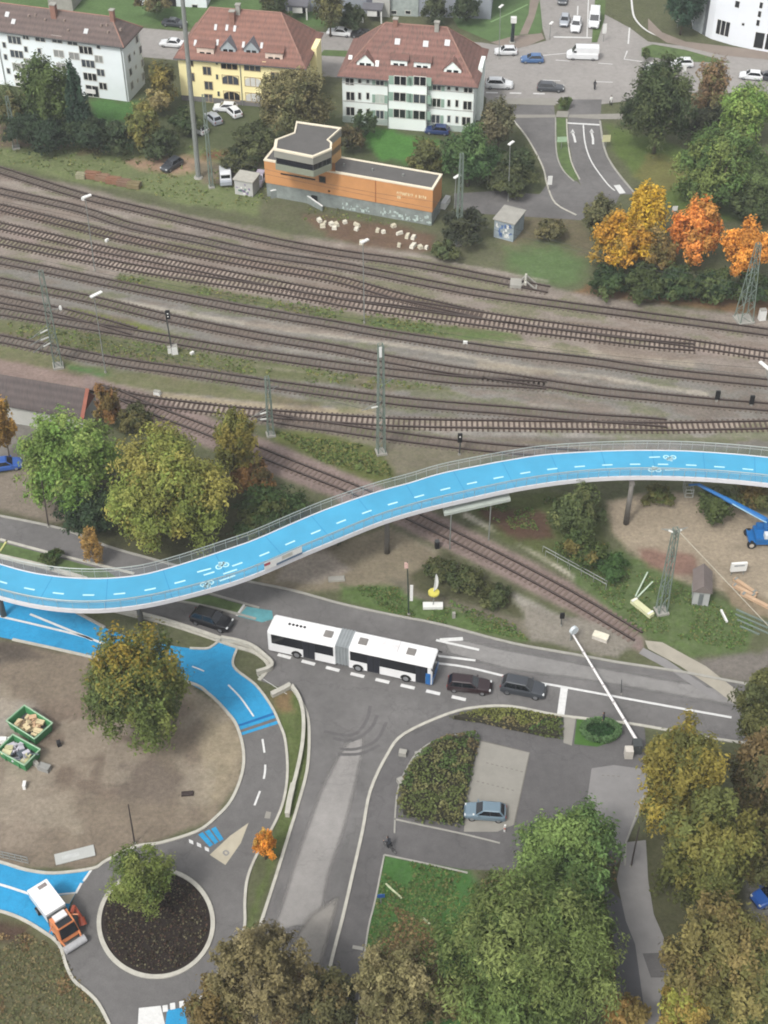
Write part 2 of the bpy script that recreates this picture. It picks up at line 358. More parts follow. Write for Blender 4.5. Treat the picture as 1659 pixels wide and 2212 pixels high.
# between the sidings and the branch line
zone([(560, 925), (700, 935), (820, 968), (860, 1000), (850, 1035), (800, 1050), (700, 1000), (600, 955)], C(104, 108, 66), 0.8, 5, 8)
zone([(820, 965), (1010, 960), (1120, 975), (1000, 1010), (860, 1030)], C(122, 116, 100), 0.5, 6, 8)
strip([(180, 838), (333, 888), (452, 934), (553, 975), (655, 1016), (771, 1062), (881, 1112), (1010, 1175), (1106, 1223), (1240, 1294), (1390, 1380)], 66, C(140, 124, 118), 0, 5, 6)
strip([(830, 1150), (960, 1210), (1106, 1290), (1230, 1350), (1330, 1400)], 24, C(158, 153, 143), 0.05, 4, 3, 1.0)
strip([(1000, 1110), (1106, 1163), (1200, 1220), (1300, 1290)], 12, C(182, 176, 160), 0, 2, 1, 1.0)
# south-west wood, car park strip
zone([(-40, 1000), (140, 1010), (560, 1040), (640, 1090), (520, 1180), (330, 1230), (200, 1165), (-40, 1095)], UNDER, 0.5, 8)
zone([(-40, 1030), (60, 1010), (130, 1040), (180, 1110), (120, 1130), (-40, 1095)], C(134, 124, 112), 0.1, 6)
zone([(-40, 920), (60, 890), (130, 960), (60, 1010), (-40, 1010)], C(126, 122, 116), 0.05, 6)
# the triangle between branch line and road
zone([(560, 1215), (740, 1160), (840, 1140), (960, 1200), (930, 1260), (760, 1275), (640, 1280), (560, 1260)], C(136, 126, 108), 0.15, 6)
zone([(630, 1205), (700, 1190), (760, 1230), (690, 1260), (600, 1255)], C(164, 154, 142), 0, 6)
zone([(640, 1150), (760, 1115), (840, 1130), (760, 1165), (660, 1190)], C(92, 92, 68), 0.5, 8)
zone([(735, 1262), (900, 1270), (1110, 1345), (1140, 1385), (1090, 1380), (850, 1330), (740, 1300)], C(96, 114, 70), 0.8, 5)
zone([(840, 1250), (900, 1255), (1110, 1335), (1160, 1355), (1170, 1385), (1100, 1360), (880, 1285)], C(118, 112, 98), 0.2, 4)
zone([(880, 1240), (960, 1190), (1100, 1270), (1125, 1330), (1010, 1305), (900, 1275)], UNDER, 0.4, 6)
zone([(1130, 1310), (1250, 1330), (1370, 1390), (1330, 1420), (1150, 1385)], C(140, 134, 124), 0.1, 5)
# works yard right
zone([(1000, 1080), (1190, 1060), (1300, 1080), (1310, 1200), (1240, 1230), (1090, 1170)], C(92, 98, 62), 0.7, 6)
zone([(1035, 1095), (1180, 1105), (1200, 1165), (1120, 1168), (1050, 1125)], C(92, 72, 60), 0.1, 6)
zone([(1310, 1085), (1460, 1060), (1720, 1130), (1720, 1310), (1560, 1280), (1440, 1250), (1370, 1200), (1320, 1150)], C(160, 147, 128), 0.05, 6)
zone([(1380, 1185), (1500, 1195), (1500, 1240), (1400, 1235)], C(140, 112, 100), 0.1, 6)
zone([(1190, 1180), (1340, 1190), (1470, 1260), (1560, 1290), (1640, 1350), (1610, 1410), (1490, 1422), (1370, 1360), (1250, 1270)], C(98, 112, 74), 0.9, 6)
zone([(1560, 1260), (1720, 1320), (1720, 1360), (1580, 1310)], C(140, 126, 106), 0.1, 5)
zone([(1500, 1425), (1640, 1410), (1720, 1370), (1720, 1480), (1560, 1470)], C(122, 116, 110), 0.1, 6)
# south
zone([(-60, 1380), (30, 1385), (200, 1420), (400, 1475), (500, 1540), (530, 1620), (520, 1690), (460, 1775), (300, 1830), (200, 1875), (-60, 1870)], C(131, 119, 105), 0.08, 5)
zone([(-60, 1380), (60, 1390), (85, 1420), (-60, 1440)], C(92, 84, 76), 0, 8)
zone([(380, 1490), (470, 1520), (525, 1620), (510, 1700), (440, 1770), (430, 1700), (440, 1560)], C(160, 148, 126), 0.1, 14, 22, 0.9)
zone([(-60, 1500), (70, 1515), (110, 1560), (0, 1600), (-60, 1600)], C(154, 146, 136), 0, 8)
zone([(70, 1520), (230, 1520), (330, 1640), (240, 1720), (120, 1690)], C(122, 108, 96), 0, 18, 30, 0.7)
zone([(-60, 1600), (90, 1660), (130, 1760), (60, 1830), (-60, 1840)], C(150, 138, 124), 0, 18, 30, 0.6)
zone([(240, 1650), (330, 1640), (420, 1690), (350, 1740), (260, 1720)], C(112, 102, 94), 0, 14, 20, 0.6)
zone([(-60, 1965), (60, 1990), (130, 2045), (160, 2120), (235, 2215), (235, 2300), (-60, 2300)], C(100, 98, 74), 0.7, 5)
zone([(-60, 1975), (60, 2000), (60, 2040), (-60, 2030)], C(84, 68, 58), 0.2, 8)
zone([(586, 1500), (668, 1490), (668, 1670), (620, 1810), (560, 1960), (520, 2080), (480, 2200), (430, 2230), (520, 2030), (600, 1790), (615, 1660)], C(98, 108, 68), 0.8, 4)
zone([(586, 1506), (630, 1490), (640, 1540), (600, 1545)], C(128, 108, 80), 0.2, 5)
zone([(770, 2110), (800, 1950), (830, 1845), (1010, 1880), (1100, 2000), (1000, 2230), (760, 2230)], C(76, 112, 62), 0.9, 7)
zone([(820, 2010), (930, 1990), (960, 2120), (900, 2230), (740, 2230)], C(96, 80, 66), 0.2, 10)
zone([(440, 2080), (700, 2100), (760, 2260), (420, 2260)], C(86, 84, 56), 0.5, 8)
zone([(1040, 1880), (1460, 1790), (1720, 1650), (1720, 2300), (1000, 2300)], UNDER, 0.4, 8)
zone([(1600, 1900), (1720, 1900), (1720, 2060), (1640, 2060)], C(130, 128, 122), 0.1, 8)
# weeds that have crept into the ballast, oil-dark and rusty patches
idx, sd_ = pin([(-60, 362), (430, 474), (886, 550), (1290, 645), (1720, 700), (1720, 955), (820, 962), (240, 830), (-60, 775)])
stre = fbm(fx[idx] * 0.35 + fy[idx] * 0.22, fy[idx] + fx[idx] * 0.20, 2.2, 61, 4)
w = np.clip((stre - 0.56) * 7, 0, 0.55) * (sd_ > 0); gcol[idx] = gcol[idx] * (1 - w[:, None]) + np.array(C(116, 116, 88)) * w[:, None]; gveg[idx] = np.maximum(gveg[idx], w * 1.4)
w = np.clip((0.42 - stre) * 7, 0, 0.45) * (sd_ > 0); gcol[idx] = gcol[idx] * (1 - w[:, None]) + np.array(C(124, 108, 97)) * w[:, None]
idx, sd_ = pin([(-60, 1372), (30, 1385), (200, 1420), (400, 1475), (500, 1540), (530, 1620), (520, 1690), (460, 1775), (300, 1830), (200, 1875), (-60, 1870)])
tr_ = np.abs(fbm(fx[idx], fy[idx], 9, 71, 3) - 0.5); w = np.clip(1 - tr_ / 0.022, 0, 1) * 0.35 * (sd_ > 0); gcol[idx] = gcol[idx] * (1 - w[:, None]) + np.array(C(108, 98, 88)) * w[:, None]
bl_ = fbm(fx[idx], fy[idx], 4.5, 81, 4); w = np.clip((bl_ - 0.54) * 6, 0, 0.5) * (sd_ > 0); gcol[idx] = gcol[idx] * (1 - w[:, None]) + np.array(C(160, 150, 134)) * w[:, None]
gme = bpy.data.meshes.new('ground')
gv = np.stack([fx, fy, np.zeros_like(fx)], 1)
ii, jj = np.meshgrid(np.arange(nx - 1), np.arange(ny - 1)); k0 = (jj * nx + ii).ravel()
gf = np.stack([k0, k0 + 1, k0 + nx + 1, k0 + nx], 1)
gme.vertices.add(len(gv)); gme.vertices.foreach_set('co', gv.ravel().astype(np.float32))
gme.loops.add(gf.size); gme.loops.foreach_set('vertex_index', gf.ravel().astype(np.int32))
gme.polygons.add(len(gf)); gme.polygons.foreach_set('loop_start', np.arange(0, gf.size, 4, dtype=np.int32))
at = gme.attributes.new('soil', 'FLOAT_COLOR', 'POINT')
at.data.foreach_set('color', np.concatenate([gcol, gveg[:, None]], 1).ravel().astype(np.float32))
gme.update(); gme.validate()
gm = bpy.data.materials.new('ground'); gm.use_nodes = True
n, l = gm.node_tree.nodes, gm.node_tree.links; b = n['Principled BSDF']
b.inputs['Roughness'].default_value = 0.95; b.inputs['Specular IOR Level'].default_value = 0.1
a = n.new('ShaderNodeAttribute'); a.attribute_name = 'soil'
tc = n.new('ShaderNodeTexCoord')
def gnoise(sc, det=8, ro=0.7):
    q = n.new('ShaderNodeTexNoise'); q.inputs['Scale'].default_value = sc; q.inputs['Detail'].default_value = det; q.inputs['Roughness'].default_value = ro
    l.new(tc.outputs['Object'], q.inputs['Vector']); return q
def mrange(src, a0, a1, b0, b1):
    q = n.new('ShaderNodeMapRange'); q.inputs['From Min'].default_value = a0; q.inputs['From Max'].default_value = a1
    q.inputs['To Min'].default_value = b0; q.inputs['To Max'].default_value = b1; l.new(src, q.inputs['Value']); return q.outputs[0]
n1, n2, n3 = gnoise(0.35), gnoise(2.2, 10), gnoise(0.9, 6)
veg = n.new('ShaderNodeMath'); veg.operation = 'MULTIPLY'
l.new(a.outputs['Alpha'], veg.inputs[0]); l.new(mrange(n3.outputs['Fac'], 0.42, 0.62, 0, 1), veg.inputs[1])
mx1 = n.new('ShaderNodeMix'); mx1.data_type = 'RGBA'; mx1.blend_type = 'MIX'
dk = n.new('ShaderNodeMix'); dk.data_type = 'RGBA'; dk.blend_type = 'MULTIPLY'; dk.inputs['Factor'].default_value = 1.0
dk.inputs['B'].default_value = (0.76, 0.87, 0.64, 1); l.new(a.outputs['Color'], dk.inputs['A'])
l.new(veg.outputs[0], mx1.inputs['Factor']); l.new(a.outputs['Color'], mx1.inputs['A']); l.new(dk.outputs['Result'], mx1.inputs['B'])
mu = n.new('ShaderNodeMath'); mu.operation = 'MULTIPLY'
l.new(mrange(n1.outputs['Fac'], 0.3, 0.7, 0.80, 1.16), mu.inputs[0]); l.new(mrange(n2.outputs['Fac'], 0.3, 0.7, 0.74, 1.26), mu.inputs[1])
vm = n.new('ShaderNodeVectorMath'); vm.operation = 'SCALE'
l.new(mx1.outputs['Result'], vm.inputs[0]); l.new(mu.outputs[0], vm.inputs['Scale']); l.new(vm.outputs[0], b.inputs['Base Color'])
bp = n.new('ShaderNodeBump'); bp.inputs['Strength'].default_value = 0.5; bp.inputs['Distance'].default_value = 0.25
l.new(n2.outputs['Fac'], bp.inputs['Height']); l.new(bp.outputs[0], b.inputs['Normal'])
gme.materials.append(gm)
ground = struct(link(bpy.data.objects.new('ground', gme)))
# ------------------------------------------------------------------ roads and paths, each sheet 4 mm or more above the one below
def soft_patch(name, pxs, z, m, smooth=4, inset=0.9):
    """a worn area whose edge dissolves raggedly into the tarmac around it"""
    w = W(pxs); w = smooth_line(w, smooth, True) if smooth else w
    q = np.array([p.xy for p in w]); s = 0.5; X, Y = np.meshgrid(np.arange(q[:, 0].min(), q[:, 0].max() + s, s), np.arange(q[:, 1].min(), q[:, 1].max() + s, s)); sh = X.shape; X, Y = X.ravel(), Y.ravel()
    ins = np.zeros(len(X), bool); dm = np.full(len(X), 1e9)
    for (ax, ay), (bx, by) in zip(q, np.roll(q, -1, 0)):
        ins ^= ((ay > Y) != (by > Y)) & (X < (bx - ax) * (Y - ay) / ((by - ay) or 1e-9) + ax); t = np.clip(((X - ax) * (bx - ax) + (Y - ay) * (by - ay)) / ((bx - ax) ** 2 + (by - ay) ** 2 + 1e-9), 0, 1); dm = np.minimum(dm, np.hypot(X - ax - t * (bx - ax), Y - ay - t * (by - ay)))
    I = ins.reshape(sh); ok = I[:-1, :-1] & I[1:, :-1] & I[:-1, 1:] & I[1:, 1:]; jj_, ii_ = np.nonzero(ok); k = jj_ * sh[1] + ii_; fc = np.stack([k, k + 1, k + sh[1] + 1, k + sh[1]], 1)
    us, inv = np.unique(fc, return_inverse=True); me = bpy.data.meshes.new(name); me.from_pydata([(X[v], Y[v], z) for v in us], [], inv.reshape(-1, 4).tolist())
    at = me.attributes.new('edge', 'FLOAT', 'POINT'); at.data.foreach_set('value', np.clip((dm[us] - s) / inset, 0, 1).astype(np.float32)); me.materials.append(m)
    if 'edge_done' not in m:
        n, l = m.node_tree.nodes, m.node_tree.links; a_ = n.new('ShaderNodeAttribute'); a_.attribute_name = 'edge'; q = n.new('ShaderNodeTexNoise'); q.inputs['Scale'].default_value = 0.9; q.inputs['Detail'].default_value = 8
        s_ = n.new('ShaderNodeMath'); s_.operation = 'ADD'; l.new(a_.outputs['Fac'], s_.inputs[0]); l.new(q.outputs['Fac'], s_.inputs[1]); r_ = n.new('ShaderNodeMapRange'); r_.inputs[1].default_value = 0.65; r_.inputs[2].default_value = 1.25; l.new(s_.outputs[0], r_.inputs[0]); l.new(r_.outputs[0], n['Principled BSDF'].inputs['Alpha']); m['edge_done'] = 1
    me.update(); return struct(link(bpy.data.objects.new(name, me)))
far_edge = [(-60, 1103), (0, 1115), (133, 1143), (233, 1181), (317, 1205), (430, 1235), (553, 1260), (636, 1277), (733, 1304), (836, 1327), (953, 1350), (1106, 1390), (1239, 1414), (1339, 1432), (1473, 1452), (1573, 1471), (1720, 1497)]
side_r = [(690, 2215), (713, 2090), (740, 1984), (760, 1897), (783, 1796), (800, 1709), (836, 1632), (873, 1586), (970, 1542), (1036, 1528), (1106, 1527)]
near_r = [(1206, 1546), (1346, 1562), (1433, 1576), (1540, 1596), (1656, 1612), (1720, 1622)]
side_l = [(520, 2215), (530, 2100), (553, 2027), (593, 1904), (626, 1797), (643, 1742), (663, 1666), (668, 1596), (663, 1542), (640, 1496)]
near_l = [(560, 1470), (580, 1440), (553, 1412), (500, 1395), (430, 1370), (350, 1345), (250, 1321), (100, 1280), (-60, 1240)]
sheet('main_road', far_edge + near_r[::-1] + side_r[::-1] + side_l + near_l, 0.010, ASPH)
sheet('footpath', [(690, 2215), (713, 2090), (740, 1984), (760, 1897), (783, 1796), (800, 1709), (836, 1632), (873, 1586), (970, 1542), (1036, 1530), (1216, 1548), (1346, 1562), (1392, 1570), (1400, 1660), (1390, 1720), (1345, 1850), (1330, 1870), (1060, 1880), (1000, 1878), (830, 1847), (810, 1947), (796, 2004), (783, 2097), (770, 2215)], 0.022, ASPH_DARK)
sheet('parking_bay', [(1036, 1600), (1144, 1626), (1110, 1782), (1074, 1797), (1002, 1797), (1009, 1715), (1026, 1643)], 0.030, PAVER)
sheet('parking_bay', [(1278, 1660), (1326, 1653), (1393, 1662), (1400, 1715), (1345, 1840), (1263, 1765)], 0.030, PAVER2)
sheet('path', [(1350, 1820), (1395, 1815), (1400, 1900), (1412, 1975), (1440, 2040), (1448, 2110), (1425, 2160), (1432, 2300), (1390, 2300), (1390, 2170), (1372, 2040), (1352, 1990), (1332, 1900)], 0.030, PAVER2)
sheet('path', [(1300, 1900), (1352, 1955), (1372, 2040), (1388, 2090), (1405, 2150), (1420, 2300), (1330, 2300), (1330, 2060)], 0.024, mat('asphalt_blue', C(88, 88, 92), 0.85, 0.12, 0.5))
sheet('path_patch', [(1388, 2060), (1432, 2058), (1444, 2085), (1436, 2112), (1406, 2112)], 0.036, ASPH_DARK)
# blue cycleway on the ground
blue1 = [(-60, 1285), (0, 1295), (160, 1321), (230, 1358), (300, 1385), (410, 1401), (445, 1402), (470, 1388), (513, 1400), (503, 1428), (512, 1448), (553, 1481), (586, 1526), (592, 1545), (513, 1572), (493, 1542), (450, 1499), (400, 1472), (193, 1419), (27, 1382), (-60, 1365)]
sheet('cycle_path', blue1, 0.030, BLUE)
round_w = [(200, 1874), (230, 1858), (295, 1827), (345, 1820), (425, 1795), (467, 1766), (500, 1729), (523, 1672), (526, 1622), (513, 1572), (592, 1545), (603, 1562), (616, 1599), (621, 1666), (613, 1729), (590, 1782), (553, 1847), (533, 1897), (527, 1947), (527, 1997), (517, 2030), (497, 2064), (450, 2137), (432, 2215), (237, 2215), (213, 2167), (187, 2140), (160, 2117), (143, 2084), (127, 2038), (163, 1931)]
sheet('cycle_roundabout', round_w, 0.026, asphalt('asphalt_new', C(110, 108, 107), 0.12))
sheet('cycle_path', [(-60, 1850), (0, 1860), (57, 1877), (117, 1884), (200, 1875), (163, 1931), (152, 1952), (127, 2036), (87, 2007), (43, 1982), (0, 1967), (-60, 1955)], 0.034, BLUE)
for pz in ([(513, 1572), (592, 1545), (596, 1551), (516, 1578)], [(517, 1584), (600, 1557), (603, 1563), (519, 1590)]):
    sheet('blue_band', pz, 0.036, BLUE)
sheet('blue_band', [(513, 1566), (590, 1540), (592, 1545), (514, 1571)], 0.038, BLUE_DARK)
for k in range(3):
    sheet('blue_band', [(428 + 14 * k, 1803 - 6 * k), (438 + 14 * k, 1798 - 6 * k), (461 + 11 * k, 1825 - 6 * k), (453 + 11 * k, 1830 - 6 * k)], 0.034, BLUE)
sheet('traffic_island', [(537, 1778), (520, 1822), (487, 1869), (453, 1847), (497, 1806)], 0.040, mat('sandstone_paving', C(186, 178, 158), 0.9, 0.1, 1.0))
sheet('traffic_island', [(121, 1937), (163, 1930), (150, 1953), (130, 1950)], 0.042, mat('sandstone_paving', C(186, 178, 158)))
line_mark([(482, 1842), (488, 1838), (494, 1843), (488, 1848), (482, 1842)], 0.16, 0.046, PAVER2, smooth=4)
sheet('blue_band', [(361, 2182), (402, 2176), (404, 2215), (357, 2215)], 0.036, BLUE)
sheet('traffic_island', [(300, 2178), (347, 2173), (357, 2215), (298, 2215)], 0.040, MARK)
sheet('flower_bed', [(337 + 121 * math.cos(t), 1995 + 114 * math.sin(t)) for t in np.linspace(0, 2 * math.pi, 49)[:-1]], 0.044, mat('bed_soil', C(44, 36, 32), 0.95, 0.3, 1.5, detail=10, bump=0.4))
# kerbs
kerb([(337 + 123 * math.cos(t), 1995 + 116 * math.sin(t)) for t in np.linspace(0, 2 * math.pi, 25)[:-1]], 0.40, 0.15, closed=True)
kerb(far_edge, 0.30, 0.12, CONC); kerb(side_r + near_r, 0.30, 0.12)
kerb(side_l[:-1] + [(640, 1497)], 0.30, 0.12); kerb(near_l, 0.40, 0.14)
kerb([(27, 1382), (193, 1419), (400, 1472), (450, 1499), (493, 1542), (513, 1572), (526, 1622), (523, 1672), (500, 1729), (467, 1766), (425, 1797), (345, 1822), (295, 1829), (230, 1860), (200, 1877), (117, 1887), (57, 1880), (0, 1863), (-60, 1853)], 0.30, 0.14)
kerb([(-60, 1957), (0, 1969), (43, 1984), (87, 2009), (127, 2040), (143, 2086), (160, 2119), (187, 2142), (213, 2169), (237, 2215)], 0.28, 0.14)
kerb([(513, 1400), (503, 1430), (512, 1449), (553, 1481), (586, 1526), (603, 1562), (616, 1599), (621, 1666), (613, 1729), (592, 1782), (555, 1847), (535, 1897), (529, 1947), (529, 1997), (519, 2030), (499, 2064), (452, 2137), (434, 2215)], 0.26, 0.13)
kerb([(160, 1321), (227, 1357)], 0.30, 0.2, CONC, 0); kerb([(410, 1401), (445, 1402), (458, 1397), (470, 1388)], 0.26, 0.15)
kerb([(0, 1166), (100, 1193), (213, 1221), (290, 1240)], 0.30, 0.14); kerb([(-20, 1198), (0, 1203), (90, 1224), (187, 1253)], 0.55, 0.25)
kerb([(0, 1192), (16, 1168)], 0.20, 0.14, mat('yellow_line', C(196, 196, 128)), 0)
kerb([(380, 1298), (457, 1313), (553, 1338)], 0.3, 0.14, CONC, 2); kerb([(450, 1282), (530, 1305), (560, 1314)], 0.25, 0.14, CONC, 2)
kerb([(770, 2215), (783, 2097), (796, 2004), (810, 1947), (830, 1847)], 0.16, 0.08, CONC, 3); kerb([(830, 1847), (920, 1866), (1010, 1886)], 0.16, 0.1, CONC, 2)
kerb([(852, 1800), (857, 1720), (873, 1672), (906, 1622), (963, 1592), (1030, 1584)], 0.16, 0.1, CONC, 3)
kerb([(852, 1770), (920, 1785), (1000, 1802), (1080, 1822)], 0.16, 0.1, CONC, 2)
kerb([(1036, 1600), (1144, 1626), (1110, 1782)], 0.10, 0.05, CONC_DARK, 0)
kerb([(1390, 1720), (1352, 1820), (1350, 1870)], 0.16, 0.08, CONC, 0)
sheet('grass_verge', [(0, 1172), (100, 1198), (230, 1234), (260, 1252), (190, 1250), (90, 1220), (20, 1202), (0, 1197)], 0.05, mat('verge_grass', C(88, 108, 62), 0.95, 0.35, 0.9, detail=10))
sheet('grass_verge', [(383, 1299), (450, 1286), (528, 1308), (512, 1326), (457, 1311)], 0.05, mat('verge_grass', C(88, 108, 62)))
sheet('traffic_island', [(528, 1309), (555, 1317), (590, 1327), (575, 1344), (512, 1328)], 0.052, CONC)
line_mark([(528, 1306), (511, 1331)], 0.25, 0.06, MARK, smooth=0)
sheet('bus_stop_bay', [(533, 1311), (588, 1320), (590, 1338), (566, 1345), (514, 1332)], 0.056, mat('faded_cyan', C(96, 160, 168), 0.9, 0.25, 0.6))
sheet('kerb_ramp', [(1218, 1548), (1244, 1553), (1235, 1611), (1217, 1605)], 0.05, PAVER)
# worn, paler or patched asphalt
soft_patch('asphalt_patch', [(640, 1800), (700, 1660), (745, 1590), (800, 1590), (790, 1680), (762, 1800), (730, 1900), (705, 2010), (640, 2020), (570, 2030), (600, 1920)], 0.014, asphalt('asphalt_worn', C(150, 147, 144), 0.15), 4)
soft_patch('asphalt_patch', [(640, 1990), (720, 1925), (750, 1930), (735, 2010), (715, 2090), (680, 2150), (600, 2090)], 0.018, asphalt('asphalt_sand', C(150, 146, 140), 0.15), 4)
soft_patch('asphalt_patch', [(930, 1356), (1106, 1396), (1339, 1437), (1560, 1474), (1640, 1500), (1640, 1545), (1473, 1520), (1239, 1478), (1106, 1460), (960, 1420)], 0.014, asphalt('asphalt_grey', C(140, 138, 136), 0.12), 0, 0.8)
for q in ([(720, 1595), (760, 1600), (800, 1575), (815, 1545)], [(735, 1618), (770, 1618), (812, 1600), (835, 1560)], [(700, 1580), (760, 1588), (790, 1560), (800, 1525)], [(730, 1630), (780, 1628), (820, 1610)]):
    line_mark(q, 0.35, 0.020, ASPH_DARK, name='skid_mark')
# painted lines
line_mark([(600, 1414), (733, 1449), (852, 1477), (1060, 1524)], 0.42, 0.026, MARK, 1.5, 1.25, name='lane_dash')
line_mark([(942, 1383), (1035, 1404)], 0.30, 0.026, MARK, smooth=0); line_mark([(946, 1417), (1027, 1427)], 0.30, 0.026, MARK, smooth=0)
line_mark([(935, 1432), (1006, 1441), (1106, 1464), (1216, 1484), (1346, 1508), (1473, 1531), (1580, 1550)], 0.28, 0.026, MARK)
line_mark([(1219, 1486), (1211, 1544)], 0.75, 0.030, MARK, smooth=0, name='stop_line')
line_mark([(1000, 1380), (950, 1383)], 0.5, 0.028, MARK, smooth=0)
line_mark([(557, 1460), (620, 1500)], 0.06, 0.03, MARK, smooth=0)
line_mark([(415, 1440), (440, 1450), (475, 1470)], 0.16, 0.044, MARK, 1.5, 1.5); line_mark([(493, 1480), (520, 1508), (548, 1548)], 0.18, 0.044, MARK)
line_mark([(567, 1597), (573, 1645), (568, 1690), (540, 1765)], 0.20, 0.044, MARK, 1.8, 1.5, name='lane_dash')
line_mark([(65, 1327), (195, 1380), (240, 1396)], 0.28, 0.044, MARK); line_mark([(-40, 1325), (0, 1332), (165, 1371), (200, 1384)], 0.28, 0.044, MARK)
line_mark([(-40, 1903), (0, 1911), (65, 1932)], 0.25, 0.044, MARK); line_mark([(120, 1933), (163, 1929)], 0.15, 0.046, MARK, smooth=0)
for a_, b_ in (((197, 1880), (180, 1904)), ((176, 1908), (164, 1930))): line_mark([a_, b_], 0.22, 0.046, MARK, smooth=0)
for (x, y, s) in ((413, 1819, 1), (430, 1826, 1), (447, 1835, 1), (357, 2179, 0), (373, 2174, 0), (393, 2170, 0), (413, 2165, 0), (433, 2159, 0)):
    d = 5 if s else 6
    sheet('give_way_block', [(x - d, y - 6), (x + d - 1, y - 4 + (2 if s else -4)), (x + d, y + 6), (x - d + 1, y + 4 - (2 if s else -4))], 0.048, MARK)
sheet('manhole_slab', [(575, 1753), (586, 1755), (583, 1769), (571, 1768)], 0.05, PAVER)
for q in (((1050, 1648), (1130, 1668)), ((1030, 1688), (1118, 1710))): line_mark(list(q), 0.10, 0.036, CONC_DARK, 0.25, 0.30, smooth=0, name='bay_dash')
for q in (((1300, 1675), (1342, 1678)), ((1275, 1765), (1340, 1782))): line_mark(list(q), 0.10, 0.036, CONC_DARK, 0.25, 0.30, smooth=0, name='bay_dash')
# far road junction
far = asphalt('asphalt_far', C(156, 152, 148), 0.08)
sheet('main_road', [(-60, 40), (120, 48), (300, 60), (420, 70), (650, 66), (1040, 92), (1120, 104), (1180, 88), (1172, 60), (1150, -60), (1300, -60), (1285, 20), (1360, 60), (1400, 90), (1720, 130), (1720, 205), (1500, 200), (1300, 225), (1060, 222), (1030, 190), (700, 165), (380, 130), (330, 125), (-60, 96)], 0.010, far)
sheet('main_road', [(1060, 215), (1195, 215), (1200, 262), (1204, 330), (1216, 370), (1250, 395), (1290, 440), (1285, 478), (1200, 472), (1100, 466), (985, 458), (980, 418), (1080, 412), (1165, 420), (1180, 400), (1172, 360), (1140, 300), (1110, 262)], 0.014, ASPH)
sheet('main_road', [(1226, 215), (1300, 215), (1296, 265), (1312, 340), (1372, 420), (1340, 420), (1330, 440), (1275, 440), (1240, 370), (1228, 300)], 0.019, ASPH)
sheet('grass_verge', [(1200, 255), (1222, 255), (1224, 300), (1232, 350), (1252, 385), (1240, 392), (1216, 368), (1202, 330)], 0.04, mat('verge_grass', C(88, 108, 62)))
sheet('grass_verge', [(1212, 215), (1235, 216), (1228, 238), (1204, 236)], 0.04, mat('verge_grass', C(88, 108, 62)))
sheet('traffic_island', [(1204, 240), (1229, 241), (1226, 254), (1200, 253)], 0.05, PAVER)
sheet('traffic_island', [(1050, 214), (1200, 212), (1200, 228), (1050, 224)], 0.045, PAVER)
sheet('footpath', [(1060, 248), (1200, 248), (1200, 254), (1065, 256)], 0.045, PAVER)
sheet('footpath', [(1230, 248), (1345, 246), (1345, 258), (1300, 258), (1228, 254)], 0.045, PAVER)
kerb([(1110, 262), (1140, 300), (1172, 360), (1182, 400), (1200, 440), (1245, 465)], 0.25, 0.12); kerb([(1296, 262), (1312, 340), (1372, 420)], 0.3, 0.12, CONC)
kerb([(1200, 255), (1202, 330), (1216, 368), (1240, 392)], 0.2, 0.12, CONC); kerb([(1224, 258), (1226, 300), (1234, 350), (1252, 388)], 0.2, 0.12)
line_mark([(1260, 270), (1264, 310), (1278, 350), (1310, 395), (1328, 412)], 0.22, 0.026, MARK)
line_mark([(1226, 266), (1296, 270)], 0.45, 0.026, MARK, smooth=0)
for q in ([(1236, 285), (1240, 295), (1243, 308)], [(1277, 284), (1281, 300), (1281, 312)]):
    line_mark(q, 0.35, 0.026, MARK, smooth=0, name='arrow_marking')
    x, y = q[0]; sheet('arrow_marking', [(x - 4, y + 2), (x + 1, y - 6), (x + 6, y + 3)], 0.026, MARK)
line_mark([(1332, 400), (1345, 418)], 1.0, 0.03, MARK, smooth=0)
line_mark([(1362, -40), (1366, 20), (1375, 45), (1400, 68), (1440, 85)], 0.35, 0.024, MARK)
line_mark([(1360, 60), (1357, 95)], 0.25, 0.024, MARK, smooth=0); line_mark([(1355, 110), (1348, 128), (1440, 140)], 0.25, 0.024, MARK, smooth=0)
line_mark([(1196, 80), (1290, 82)], 0.45, 0.024, MARK, smooth=0)
line_mark([(1250, -20), (1245, 80)], 0.2, 0.024, MARK, 4, 3, smooth=0); line_mark([(1272, -20), (1268, 80)], 0.2, 0.024, MARK, smooth=0)
line_mark([(1060, 170), (1330, 178)], 0.2, 0.024, MARK, 3, 6, smooth=0); line_mark([(1200, 130), (1340, 140)], 0.2, 0.024, MARK, 2.5, 5, smooth=0)
line_mark([(1150, 122), (1225, 115)], 0.2, 0.024, MARK, smooth=0); line_mark([(1050, 200), (1190, 203)], 0.4, 0.024, MARK, 2, 2, smooth=0)
sheet('grass_verge', [(1290, -60), (1312, -60), (1306, 40), (1290, 92), (1278, 92)], 0.04, mat('verge_grass', C(88, 108, 62)))
sheet('grass_verge', [(1386, 104), (1410, 96), (1480, 108), (1580, 136), (1500, 134), (1385, 122)], 0.04, mat('verge_grass', C(88, 108, 62)))
sheet('footpath', [(1400, 40), (1430, 70), (1480, 90), (1720, 118), (1720, 135), (1560, 120), (1440, 92), (1400, 66)], 0.03, mat('sandy_path', C(142, 130, 120), 0.9, 0.12, 0.4))
sheet('grass_verge', [(1010, -60), (1160, -60), (1172, 60), (1160, 92), (1060, 90), (990, 60), (960, 10)], 0.03, mat('lawn', C(88, 114, 68), 0.95, 0.25, 0.5, detail=10))
sheet('footpath', [(1060, 92), (1110, 78), (1170, 72), (1176, 84), (1140, 100), (1106, 106)], 0.04, mat('sandy_path', C(142, 130, 120)))
